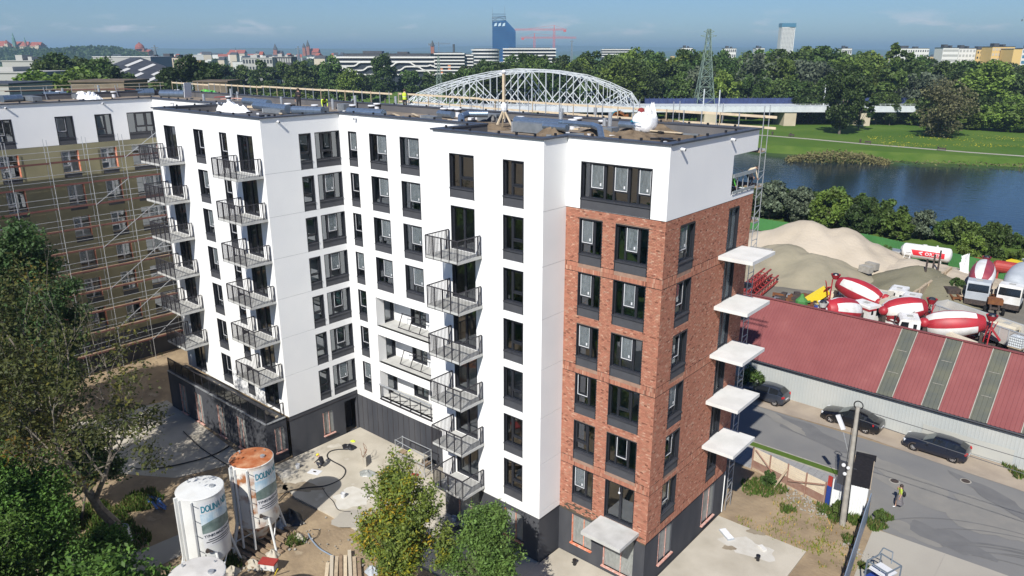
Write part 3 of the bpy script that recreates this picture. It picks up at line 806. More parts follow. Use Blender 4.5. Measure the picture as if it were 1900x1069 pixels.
# ------------------------------------------------------------------ balconies
BAL = {}; BALP = {}; POST = MB().box(-.026, .026, -.026, .026, -.17, 1.12).mesh('post', 'rail')
def balcony(x0, x1, yw, z, d=1.92):
    k = (round(x1 - x0, 2), d)
    if k not in BAL:
        L = x1 - x0; hgt = 1.12
        slab = MB().box(0, L, -d, -.02, -.17, 0)
        r = MB(); pp = []; t = MB()
        pts = [(0.03, -.12), (0.03, -d + .02), (L - .03, -d + .02), (L - .03, -.12)]
        for (a, b), (c, e) in zip(pts, pts[1:]):
            ln = math.hypot(c - a, e - b); nb = int(ln / .105)
            for q in range(1, nb): r.bar((a + (c - a) * q / nb, b + (e - b) * q / nb, -.15), (a + (c - a) * q / nb, b + (e - b) * q / nb, hgt - .02), .020)
            t.bar((a, b, hgt), (c, e, hgt), .06, .05); t.bar((a, b, -.15), (c, e, -.15), .04, .04)
            for q in range(0, 5 if ln > 2.2 else 2):
                n_ = 4 if ln > 2.2 else 1; pp.append((a + (c - a) * q / n_, b + (e - b) * q / n_))
        for x in (.03, L - .03): pp.append((x, -.32))
        BALP[k] = sorted({(round(a_, 3), round(b_, 3)) for a_, b_ in pp})
        BAL[k] = [('balcony', slab.mesh('balcony', 'slab')), ('railing', r.mesh('railing', 'rail')), ('handrail', t.mesh('handrail', 'rail'))]
    ms = BAL[k]; b = inst('balcony', ms[0][1], B, (x0, yw, z))
    for px_, py_ in BALP[k]: inst('post', POST, b, (px_, py_, 0))
    for nm, me in ms[1:]: inst(nm, me, b)
for i in range(1, 7): balcony(-12.52, -10.04, YB, TOP[i] - 2.5)
for i in range(0, 6): balcony(-30.2, -27.18, YH, TOP[i] - 2.5); balcony(-40.75, -37.73, YH, TOP[i] - 2.5)
# bare slabs on the brick flank and the door canopy
me = MB().box(-.05, 1.95, 6.0, 9.0, -.2, 0).mesh('bare_slab', 'slabw')
for i in range(1, 6): inst('bare_slab', me, B, (0, 0, TOP[i] - 2.40))
MB().box(-2.95, -.44, -1.93, .03, 3.40, 3.60).build('door_canopy', ['slab'], B)
me = MB().box(-.008, .016, -.06, 0, -.03, .0).mesh('band_groove', 'groove')
mb = MB()
for a, b in BANDS + [(3.05, 3.58)]:
    for z in (a, b):
        if 3.06 < z < 20.9: mb.box(XA + .01, -.03, -.001, .015, z - .017, z + .017); mb.box(-.015, .001, .0, D1, z - .017, z + .017)
# grooves only where there is wall
mb = MB()
def grooves(u0, u1, hh, z, side):
    segs = [(u0, u1)]
    for h0, h1, g0, g1 in hh:
        if g0 < z < g1 - .01:
            ns = []
            for a, b in segs:
                if h1 <= a or h0 >= b: ns.append((a, b)); continue
                if h0 > a: ns.append((a, h0))
                if h1 < b: ns.append((h1, b))
            segs = ns
    for a, b in segs:
        if side: mb.box(-.018, .0015, a, b, z - .02, z + .02)
        else: mb.box(a, b, -.0015, .018, z - .02, z + .02)
for a, b in BANDS + [(3.0, 3.58)]:
    for z in (a, b):
        if 3.06 < z < 20.9:
            if z != 3.58: grooves(XA + .01, -.02, HB1, z, 0)
            grooves(.02, D1, HB2, z, 1)
mb.build('band_groove', ['groove'], B)

# ------------------------------------------------------------------ terrace over the plinth of the wing
TY = -6.0; TZ = 3.2
mb = MB(); wall(mb, (0, TY, 0), FX, FN, XK - .5, -27.5, -.3, TZ, [(-31.5, -30.4, .1, 2.6), (-34.4, -33.4, .1, 2.6), (-37.8, -36.8, .1, 2.6), (-40.4, -39.4, .1, 2.6)], .3)
wall(mb, (-27.5, 0, 0), SY, SN, TY, YH, -.3, TZ, [(-5.36, -4.55, .7, 2.6)], .25); wall(mb, (XK - .5, 0, 0), SY, (-1, 0, 0), TY, YH, -.3, TZ, []); mb.sheet([(XK - .5, TY), (-27.5, TY), (-27.5, YH), (XK - .5, YH)], TZ)
mb.build('terrace_base', ['plinth', 'plinth'], B)
for a in (-31.5, -34.4, -37.8, -40.4): sheeted(a, TY, .1, 2.6, 1.0, 0, True)
sheeted(-27.5, -5.36, .7, 2.6, .8, R(90))
mb = MB(); k = 0
x = XK - .45
while x < -27.6:
    mb.box(x, min(x + 1.3, -27.5), TY - .05, TY + .06, TZ + .0, TZ + .07); x += 1.36
mb.box(-27.56, -27.44, TY + .1, YH - .02, TZ, TZ + .07); mb.build('terrace_edge', ['galv'], B)
mb = MB(); n = 13
for q in range(n + 1):
    x = -27.62 + (XK - .4 + 27.62) * q / n; mb.bar((x, TY + .12, TZ), (x, TY + .12, TZ + 1.15), .05)
mb.bar((-27.62, TY + .12, TZ + 1.15), (XK - .4, TY + .12, TZ + 1.15), .06).bar((-27.62, TY + .12, TZ + .14), (XK - .4, TY + .12, TZ + .14), .04).bar((-27.62, TY + .12, TZ + 1.15), (-27.62, YH - .05, TZ + 1.15), .05)
mb.bar((-27.62, YH - .06, TZ), (-27.62, YH - .06, TZ + 1.15), .05).bar((-27.62, YH - .3, TZ), (-27.62, YH - .3, TZ + 1.15), .05)
rl = mb.build('terrace_railing', ['rail'], B)
MB().quad((-27.62, TY + .121, TZ + .16), (XK - .4, TY + .121, TZ + .16), (XK - .4, TY + .121, TZ + 1.12), (-27.62, TY + .121, TZ + 1.12)).build('smoked_pane', [glass('smoked_glass', (.02, .02, .025), .2, add=0)], rl)
MB().box(XK, -27.8, TY + .3, YH - .1, TZ + .002, TZ + .03).build('terrace_deck', ['anth'], B)  # dark sheet colour stands in for the shadow lying on the deck
mb = MB()
for q in range(16):
    x = -28.2 - q * .85; mb.obox((x, YH - .55 + random.uniform(-.1, .1), TZ + .1), (.7, .22, .1), random.uniform(-.2, .2))
mb.build('deck_board', ['woodpale'], B)

# ------------------------------------------------------------------ rain spouts
me = MB().tube((0, .02, 0), (0, -.26, -.03), .075, .075, 12).mesh('rain_spout', 'tape')
me2 = MB().tube((0, -.262, -.03), (0, -.264, -.03), .058, .058, 12).mesh('spout_mouth', 'plastic')
for x, y, rz in ((.01, .93, 1), (.01, 6.3, 1), (XE, -3.1, 1), (-25.05, YG, 0), (-14.3, YG, 0), (X5, -10.4, 1), (X5, -2.9, 1), (X5, -6.4 - 12, 1), (-50.5, Y6, 0)):
    a = inst('rain_spout', me, B, (x, y, 24.26), R(90) * rz); inst('spout_mouth', me2, a)
# ================================================================== GROUND, RIVER, ROADS
NEAR = [(1500, 330), (900, 230), (300, 150), (60, 118), (1.5, 110), (-40, 104), (-120, 108), (-200, 120), (-300, 128), (-420, 128), (-700, 20), (-1100, -400), (-2500, -2500)]
FARB = [(a_, b_ + 6) for a_, b_ in [(1500, 560), (900, 420), (300, 310), (60, 250), (-10.8, 227.3), (-45.6, 217.2), (-80.5, 211.4), (-150, 238), (-230, 280), (-327, 296), (-407, 291), (-440, 279), (-560, 200), (-760, 60), (-1300, -300), (-2800, -2400)]]
BIG = 22000
def sh(p, q): return [(p[0] + q[0], p[1] + q[1])]
mb = MB().sheet([(x, y) for x, y in NEAR][::-1] + [(BIG, 900), (BIG, -3000), (-2500, -3000)], -.06)
mb.f[0] = mb.f[0][::-1]
struct('ground', mb, ['dirt'])
mb = MB().sheet([(x, y) for x, y in FARB] + [(-BIG, -2400), (-BIG, BIG), (BIG, BIG), (BIG, 900)], -1.0)
mb.f[0] = mb.f[0][::-1]
struct('park_ground', mb, ['lawn'])
mb = MB()
for L, d, zt in ((NEAR, 1, -.06), (FARB, -1, -1.0)):
    for (a, b), (c, e) in zip(L, L[1:]): mb.quad((a, b, zt), (c, e, zt), (c, e + 7 * d, -3.6), (a, b + 7 * d, -3.6))
struct('river_bank', mb, ['grass'])
wm = bpy.data.materials.new('river_water'); wm.use_nodes = True
n, l = wm.node_tree.nodes, wm.node_tree.links
b = n['Principled BSDF']; b.inputs['Base Color'].default_value = (.012, .022, .030, 1); b.inputs['Roughness'].default_value = .09; b.inputs['IOR'].default_value = 1.33
t = n.new('ShaderNodeNewGeometry'); g = n.new('ShaderNodeMapping'); g.inputs['Scale'].default_value = (.5, 1.0, 1)
z = n.new('ShaderNodeTexNoise'); z.inputs['Scale'].default_value = .9; z.inputs['Detail'].default_value = 4
bu = n.new('ShaderNodeBump'); bu.inputs['Strength'].default_value = .22; bu.inputs['Distance'].default_value = .25
l.new(t.outputs['Position'], g.inputs[0]); l.new(g.outputs[0], z.inputs['Vector']); l.new(z.outputs[0], bu.inputs['Height']); l.new(bu.outputs[0], b.inputs['Normal'])
M['water'] = wm
mb = MB().sheet([(x, y - 20) for x, y in NEAR][::-1] + [(x, y + 20) for x, y in FARB], -3.0)
struct('river', mb, ['water'])
# far wooded hills that close the horizon
mb = MB(); rr = random.Random(5)
def hills(D0, D1, h, nseg, seed):
    rr = random.Random(seed); ph = [rr.uniform(0, 6.3) for _ in range(7)]
    prev = None
    for k in range(nseg + 1):
        px = -900 + 3700 * k / nseg; t = k / nseg
        y = h * (.62 + .18 * math.sin(9 * t + ph[0]) + .12 * math.sin(23 * t + ph[1]) + .07 * math.sin(51 * t + ph[2]) + .03 * math.sin(140 * t + ph[3]))
        a, b, c = far(px, D0, -2), far(px, (D0 + D1) / 2, y), far(px, D1, y * .9)
        if prev: mb.quad(prev[0], a, b, prev[1]); mb.quad(prev[1], b, c, prev[2])
        prev = (a, b, c)
hills(7000, 11000, 95, 90, 2); hills(11500, 16000, 150, 90, 9)
struct('far_hills', mb, ['hill'], smooth=True)

struct('asphalt_road', MB().sheet([(-70, 20.0), (4.9, 20.0), (7.0, 17.5), (7.5, 15.2), (8.6, 14.6), (60, 15.4), (60, 26.0), (-70, 26.4)], -.052), ['asphalt'])
struct('dusty_verge', MB().sheet([(-70, 26.1), (-3, 26.2), (4, 26.5), (9, 25.9), (14, 25.6), (22, 24.6), (60, 24.5), (60, 29.4), (-70, 29.6)], -.030), ['dustroad'])
struct('concrete_drive', MB().sheet([(8.0, 14.5), (14.1, 14.75), (60, 15.6), (60, -20), (9.6, -20), (8.6, 8)], -.030), ['paving'])
struct('drive_joint', MB().box(12.0, 12.03, -20, 14.6, -.03, -.022).box(18.0, 18.03, -20, 14.8, -.03, -.022).box(8.2, 60, 8.0, 8.03, -.03, -.022), ['conc'])
struct('grass_strip', MB().box(-40, 4.6, 19.25, 19.9, -.06, .06), ['grass'])
struct('kerb', MB().box(-40, 4.6, 19.9, 20.02, -.06, .07).box(-40, 4.6, 19.15, 19.25, -.06, .07), ['conc'])
mb = MB()
for k in range(60):
    for j in range(6): mb.box(-25 + k * .5, -25 + k * .5 + .485, 16.3 + j * .475, 16.3 + j * .475 + .46, -.05, .035 + random.uniform(-.004, .004))
o = struct('paved_footpath', mb, ['cobble'])
# concrete round the building
struct('front_slab', MB().prism([(-4.9, -5.6), (5.55, -6.6), (5.65, 9.35), (.02, 9.3), (-.0, .02), (-5.8, .0), (-5.9, -5.0)], -.06, .05), ['concrete'])
struct('courtyard_slab', MB().prism([(XE - .0, -6.1), (-22.6, -7.25), (-19.3, -6.95), (-11.8, -6.6), (-8.2, -6.3), (-7.0, -4.6), (-5.9, -5.0), (-5.85, -1.87), (XC, -1.87), (XC, YG), (XE, YG)], -.06, .055), ['concrete'])
pl = [gpt(*q) for q in ((120, 790), (310, 742), (352, 772), (446, 842), (418, 864), (325, 886), (225, 878))]
struct('service_path', MB().sheet([(p.x, p.y) for p in pl], -.045), ['concrete'])
pl = [gpt(*q) for q in ((238, 1010), (262, 1020), (345, 985), (335, 1030), (240, 1075), (190, 1075), (222, 1030))]
struct('concrete_track', MB().sheet([(p.x, p.y) for p in pl], -.042), ['paving'])
struct('yard_floor', MB().sheet([(-60, 33), (60, 31), (60, 84), (20, 83), (-5, 86), (-30, 92), (-60, 92)], -.045), ['yardmud'])
struct('lawn_strip', MB().sheet([(-60, 91), (-28, 92.5), (-3, 87), (60, 84), (60, 117), (1.5, 109.8), (-40, 103.8), (-60, 104)], -.03), ['grass'])
# city floor left of the building, beyond the near bank
struct('left_bank_ground', MB().sheet([(-75, 30), (-75, 90), (-200, 119.9), (-300, 127.9), (-420, 127.9), (-700, 19.9), (-900, -400), (-200, -150)], -.035), ['lawn'])
struct('unseen_lawn', MB().sheet([(-160, -90), (120, -90), (120, -24), (9.3, -24), (-4, -13), (-8, -26), (-30, -30), (-160, -40)], -.05), ['grass'])  # grass sheet out of view, added to turn the window reflections green
# worn earth and weeds round the site
def scatter_grass(name, spots, n, hgt, seed, m='grassblade'):
    rg = np.random.RandomState(seed); V = []; F = []; C = []
    for (cx, cy, r, dens) in spots:
        k = int(n * dens)
        a = rg.uniform(0, 6.283, k); rad = r * np.sqrt(rg.uniform(0, 1, k)) * (1 + .25 * np.sin(3 * a))
        for x, y in zip(cx + rad * np.cos(a), cy + rad * np.sin(a)):
            hh = hgt * rg.uniform(.4, 1.3); t = rg.uniform(0, 3.14); w_ = hh * rg.uniform(.12, .3); dx, dy = math.cos(t) * w_, math.sin(t) * w_; lx, ly = rg.uniform(-.5, .5, 2) * hh
            o = len(V); V += [(x - dx, y - dy, -.03), (x + dx, y + dy, -.03), (x + lx, y + ly, hh)]; F.append((o, o + 1, o + 2))
            g = rg.uniform(.7, 1.4); q = rg.uniform()
            c = (.075 * g, .125 * g, .025 * g, 1) if q > .25 else (.17 * g, .15 * g, .06 * g, 1)
            C += [c] * 3
    me = bpy.data.meshes.new(name); me.from_pydata(V, [], F)
    ca = me.color_attributes.new('tint', 'FLOAT_COLOR', 'POINT'); ca.data.foreach_set('color', np.array(C).ravel())
    me.materials.append(M[m]); o = bpy.data.objects.new(name, me); COL.objects.link(o); o['kind'] = 'stuff'
    return o
M['grassblade'] = mat('grass_blade', (1, 1, 1), (.85, .9, .85), scale=3, rough=.9, attr='tint', trans=.25)
sp = []
for q, r, d in (((1425, 905), 1.1, 1.2), ((1460, 945), .5, .35), ((1530, 945), .55, .6), ((1550, 960), .6, .6), ((1588, 965), .6, .7), ((1575, 1000), .5, .3), ((1625, 975), .6, .7), ((1640, 960), .5, .5), ((1600, 1050), .3, .2), ((1398, 905), .9, .7),
                ((1570, 755), .35, .2), ((1530, 748), .25, .2), ((1465, 730), .4, .3), ((1840, 845), .5, .2), ((1875, 858), .9, .7), ((1890, 880), .6, .4), ((1690, 800), .4, .2)):
    p = gpt(*q); sp.append((p.x, p.y, r, d))
scatter_grass('weed_tuft', sp, 520, .27, 4)
sp = []
for q, r, d in (((200, 1000), 2.2, 2.2), ((170, 960), 1.6, 1.2), ((250, 935), 1.2, .9), ((270, 925), 1.0, .5), ((150, 1040), 1.5, 1.0), ((420, 1045), .8, .5), ((548, 1005), .5, .3), ((60, 1060), 2.0, 1.2), ((90, 960), 2, 1.0)):
    p = gpt(*q); sp.append((p.x, p.y, r, d))
scatter_grass('rough_grass', sp, 1500, .30, 6)
# rubble
rg = random.Random(11)
mb = MB()
for q, r, k in (((1490, 925), 1.3, 110), ((1520, 950), .9, 60), ((1570, 1010), .7, 25), ((680, 960), 1.2, 40), ((560, 985), 2.0, 30), ((640, 1030), 2.0, 30), ((470, 1040), 1.2, 20), ((1600, 1030), .4, 20)):
    p = gpt(*q)
    for _ in range(k):
        s_ = rg.uniform(.03, .13); mb.obox((p.x + rg.gauss(0, r * .6), p.y + rg.gauss(0, r * .5), rg.uniform(-.03, .05)), (s_, s_ * rg.uniform(.5, 1), s_ * .7), rg.uniform(0, 3), 0, rg.uniform(-.5, .5))
o = mb.build('rubble', ['conc']); o['kind'] = 'stuff'
# stains and patches on the concrete, manholes, hoses
def blob(c, r, z, name, m, seed, asp=1.6, rot=0):
    rg = random.Random(seed); pts = []
    for k in range(26):
        a = 6.283 * k / 26; q = r * (1 + .25 * math.sin(2 * a + seed) + .14 * math.sin(5 * a + seed * 2) + rg.uniform(-.1, .1))
        x, y = q * math.cos(a) * asp, q * math.sin(a); pts.append((c[0] + x * math.cos(rot) - y * math.sin(rot), c[1] + x * math.sin(rot) + y * math.cos(rot)))
    struct(name, MB().sheet(pts, z), [m])
M['wetstain'] = mat('mud_stain', (.22, .175, .12), (.28, .235, .17), scale=2, rough=.8)
M['slurry'] = mat('pale_slurry', (.55, .53, .48), (.50, .475, .42), scale=2, rough=.8)
for q, r, nm, m, s_, a, z in (((1353, 1018), .26, 'mud_stain', 'wetstain', 1, 1.3, .056), ((1402, 989), .30, 'mud_stain', 'wetstain', 2, 1.5, .056), ((1390, 1018), .9, 'slurry_patch', 'slurry', 3, 1.6, .054),
                        ((655, 925), 1.0, 'slurry_patch', 'slurry', 5, 1.5, .060), ((560, 905), .55, 'mud_stain', 'wetstain', 6, 2.6, .061), ((505, 905), .7, 'mud_stain', 'wetstain', 8, 1.5, .061), ((680, 965), 1.3, 'slurry_patch', 'paving', 7, 1.4, .062)):
    p = gpt(*q); blob((p.x, p.y), r, z, nm, m, s_, a, .4)
M['roadpatch'] = mat('dark_road_patch', (.14, .14, .142), (.16, .16, .16), scale=1, rough=.95)
M['roaddust'] = mat('dusty_road_patch', (.235, .225, .205), (.205, .20, .187), scale=.8, rough=.95, detail=9)
for q, r, m, s_, a in (((1500, 800), 1.1, 'roadpatch', 3, 3.2), ((1700, 905), 1.3, 'roaddust', 4, 2.8), ((1830, 960), 1.6, 'roaddust', 5, 2.2), ((1760, 1000), .9, 'roadpatch', 6, 2.6), ((1640, 860), .7, 'roaddust', 7, 3.0), ((1860, 930), .8, 'roadpatch', 9, 4.0), ((1450, 780), .6, 'roaddust', 8, 3.5), ((1690, 985), .8, 'roaddust', 2, 1.8)):
    p = gpt(*q); blob((p.x, p.y), r, -.046 + .0018 * s_, 'road_patch', m, s_, a, -.05 * s_)
mb = MB(); rg = random.Random(6)
for k in range(9):
    cx_, cy_, r0_ = 17.5 + rg.uniform(-1.2, 1.2), 12.2 + rg.uniform(-1, 1), 6.2 + k * .34; a0 = rg.uniform(1.3, 1.7)
    for j in range(14):
        a, b = a0 + .075 * j, a0 + .075 * (j + 1); w_ = .05
        P_ = [(cx_ + (r0_ + o) * math.cos(t_), cy_ + (r0_ + o) * .8 * math.sin(t_), -.0265 + .0006 * k) for o, t_ in ((-w_, a), (w_, a), (w_, b), (-w_, b))]
        if all(15.3 < y for _, y, _ in P_): mb.quad(*P_)
struct('tyre_mark', mb, ['roadpatch'])
sp = []; rg = random.Random(12)
for _ in range(60):
    p = gpt(rg.uniform(1370, 1580), rg.uniform(930, 1060)); sp.append((p.x, p.y, rg.uniform(.3, .9), rg.uniform(.05, .2)))
sp = [q for q in sp if q[0] > 5.7 or q[1] > 9.6]
M['strawblade'] = mat('dry_grass_blade', (2.2, 1.55, 1.3), (1.9, 1.4, 1.2), scale=3, rough=.9, attr='tint')
scatter_grass('dry_grass', sp, 260, .16, 14, 'strawblade')
for q, lab in (((1660, 892), 'round manhole cover in the asphalt near the walking woman'), ((1792, 892), 'manhole cover in the asphalt near the dark coupe')):
    p = gpt(*q); t = thing('manhole_cover', lab, 'manhole cover', (p.x, p.y, -.036))
    MB().lathe([(.36, 0), (.36, .012)], 20).build('frame_ring', ['conc'], t); MB().lathe([(.27, .012), (.27, .022)], 20).build('lid', ['chassis'], t)
# ================================================================== STREET
# slatted site fence
fp, fq = Vector((-.75, 16.35)), Vector((4.75, 15.05))
fd = (fq - fp).normalized(); fl = (fq - fp).length; fa = math.atan2(fd.y, fd.x)
t = thing('slat_fence', 'slatted fence of cream upper and brown lower boards between brown posts', 'fence', (fp.x, fp.y, 0), fa)
nb = 4; bl = fl / nb; ns = 19
me1 = MB().box(.02, bl - .02, -.012, .012, 0, .058).mesh('slat', 'cream'); me2 = MB().box(.02, bl - .02, -.012, .012, 0, .058).mesh('slat', 'brownslat')
for k in range(nb):
    for j in range(ns):
        o = inst('slat', me1 if j > 6 else me2, t, (k * bl, random.uniform(-.006, .006), .08 + j * .083)); o.rotation_euler = (0, random.uniform(-.003, .003), 0)
me = MB().box(-.04, .04, -.10, -.02, -.05, 1.72).mesh('post', 'brownslat')
for k in range(nb + 1): inst('post', me, t, (k * bl, 0, 0))
MB().bar((.2, -.12, 1.6), (bl * 1.5, -.14, .25), .07).build('brace', ['brownslat'], t)
MB().bar((bl * 2.1, -.12, .5), (bl * 3.95, -.12, 1.5), .08).build('brace', ['brownslat'], t)
MB().bar((bl * 1.98, -.1, 1.3), (bl * 1.75, -1.0, 0), .14, .05).build('prop', ['wood'], t)
MB().box(-.1, fl, -.06, .06, -.06, .07).build('base_beam', ['wood'], t)
t = thing('gate_post', 'gate post painted red on top and blue below at the fence end', 'post', (4.95, 15.05, 0), fa)
MB().box(-.14, .14, -.05, .05, 0, 1.5).build('blue_panel', ['bluep'], t); MB().box(-.14, .14, -.05, .05, 1.5, 2.2).build('red_panel', ['redp'], t)
def ribbed(mb, x0, x1, y, z0, z1, step=.14, d=.03, m=0):
    n = int((x1 - x0) / step); pts = []
    for k in range(n):
        a = x0 + (x1 - x0) * k / n; b = (x1 - x0) / n
        pts += [(a, 0), (a + b * .62, 0), (a + b * .72, -d), (a + b * .92, -d)]
    pts.append((x1, 0))
    for (a, c), (e, f) in zip(pts, pts[1:]): mb.quad((a, y + c, z0), (e, y + f, z0), (e, y + f, z1), (a, y + c, z1), m)
t = thing('sheet_hoarding', 'white ribbed sheet panel between the blue gate post and the concrete pole', 'hoarding', (5.15, 15.0, 0), R(-8))
mb = MB(); ribbed(mb, 0, .95, 0, .05, 2.15); mb.build('ribbed_sheet', ['whitesheet'], t); MB().box(-.03, .0, -.04, .05, 0, 2.2).box(.95, .99, -.04, .05, 0, 2.2).build('post', ['galv'], t)
# site hut with black roof
t = thing('site_hut', 'narrow site hut with black felt roof and white ribbed front', 'hut', (6.2, 15.0, 0), R(12))
mb = MB(); ribbed(mb, 0, 1.05, 0, 0, 2.12); mb.build('front_sheet', ['whitesheet'], t)
MB().box(0, .03, .04, 4.5, 0, 2.1).box(1.02, 1.05, .04, 4.5, 0, 2.1).box(0, 1.05, 4.47, 4.5, 0, 2.1).build('side_wall', ['conc'], t)
MB().box(-.06, 1.1, .0, 3.75, 2.14, 2.2).box(-.06, 1.22, 3.75, 4.6, 2.14, 2.2).build('roof', ['roofing'], t)
MB().box(-.09, -.05, -.05, 4.0, 2.1, 2.22).box(1.11, 1.15, -.05, 3.7, 2.1, 2.22).build('edge_board', ['wood'], t)
# blue sheet fence
bp_ = [(7.45, 15.1), (7.75, 12.7), (8.2, 9.6), (8.7, 6.0), (9.4, .5)]
t = thing('sheet_metal_fence', 'blue grey sheet metal fence running from the hut to the lower edge', 'fence', (bp_[0][0], bp_[0][1], 0))
for k, ((a, b), (c, d)) in enumerate(zip(bp_, bp_[1:])):
    n = max(1, int(math.hypot(c - a, d - b) / 1.2))
    for j in range(n):
        p = Vector((a + (c - a) * j / n, b + (d - b) * j / n)); q = Vector((a + (c - a) * (j + 1) / n, b + (d - b) * (j + 1) / n))
        MB().bar((p.x, p.y, 1.0), (q.x, q.y, 1.0), .05, 1.95).build('fence_sheet', ['bluefence'], t, world=True)
        MB().box(q.x - .10, q.x - .05, q.y - .03, q.y + .03, 0, 2.05).build('post', ['chassis'], t, world=True)
# concrete pole with wires
pb = Vector((6.4, 13.6, -.05)); ptop = Vector((6.25, 13.65, 8.15))
t = thing('utility_pole', 'tall grey concrete pole carrying cables beside the site hut', 'utility pole', pb)
mb = MB(); mb.tube(pb, ptop, .19, .12, 12); mb.build('shaft', ['conc'], t, world=True)
mb = MB()
for k in range(14):
    a = 6.283 * k / 14; a2 = 6.283 * (k + 1) / 14
    mb.tube(ptop + Vector((.26 * math.cos(a), .05, .1 + .26 * math.sin(a))), ptop + Vector((.26 * math.cos(a2), .05, .1 + .26 * math.sin(a2))), .035, n=5)
mb.build('cable_coil', ['plastic'], t, world=True)
mb = MB().tube(ptop + Vector((-.16, -.1, -.2)), pb + Vector((-.24, -.16, .6)), .022, n=5).tube(ptop + Vector((.16, -.08, -.2)), pb + Vector((.24, -.12, .4)), .03, n=5); mb.build('riser_cable', ['plastic'], t, world=True)
mb = MB().bar(pb + Vector((-.35, .05, 4.1)), pb + Vector((.3, .05, 4.1)), .04); mb.obox(pb + Vector((-.45, .0, 3.6)), (.5, .12, 1.6)); mb.build('cable_box', ['anth'], t, world=True)
for a_, b_, c_, r_ in ((-.42, -.12, 4.2, .13), (-.12, -.2, 4.15, .11), (-.28, -.14, 3.65, .12)): MB().ball(pb + Vector((a_, b_, c_)), r_).build('camera_head', ['tape'], t, world=True)
mb = MB().tube(pb + Vector((-.3, .05, 5.0)), pb + Vector((-.75, .02, 6.3)), .025); mb.build('lamp_arm', ['galv'], t, world=True)
mb = MB().obox(pb + Vector((-1.0, .05, 6.9)), (.24, .14, .95), 0, 0, R(-28)); mb.build('lamp_head', ['tape'], t, world=True)
def wire(p, q, sag, lab, n=16, r=.022):
    p, q = Vector(p), Vector(q); pts = [p.lerp(q, k / n) + Vector((0, 0, -sag * 4 * (k / n) * (1 - k / n))) for k in range(n + 1)]
    tag(MB().path(pts, r, 5).build('cable', ['plastic']), lab, 'cable')
wire(ptop + Vector((.1, 0, -.1)), (45, 16.5, 7.4), .5, 'upper black cable strung from the concrete pole out to the right')
wire(ptop + Vector((.1, 0, -.75)), (45, 16.0, 6.4), .6, 'lower black cable strung from the concrete pole out to the right')

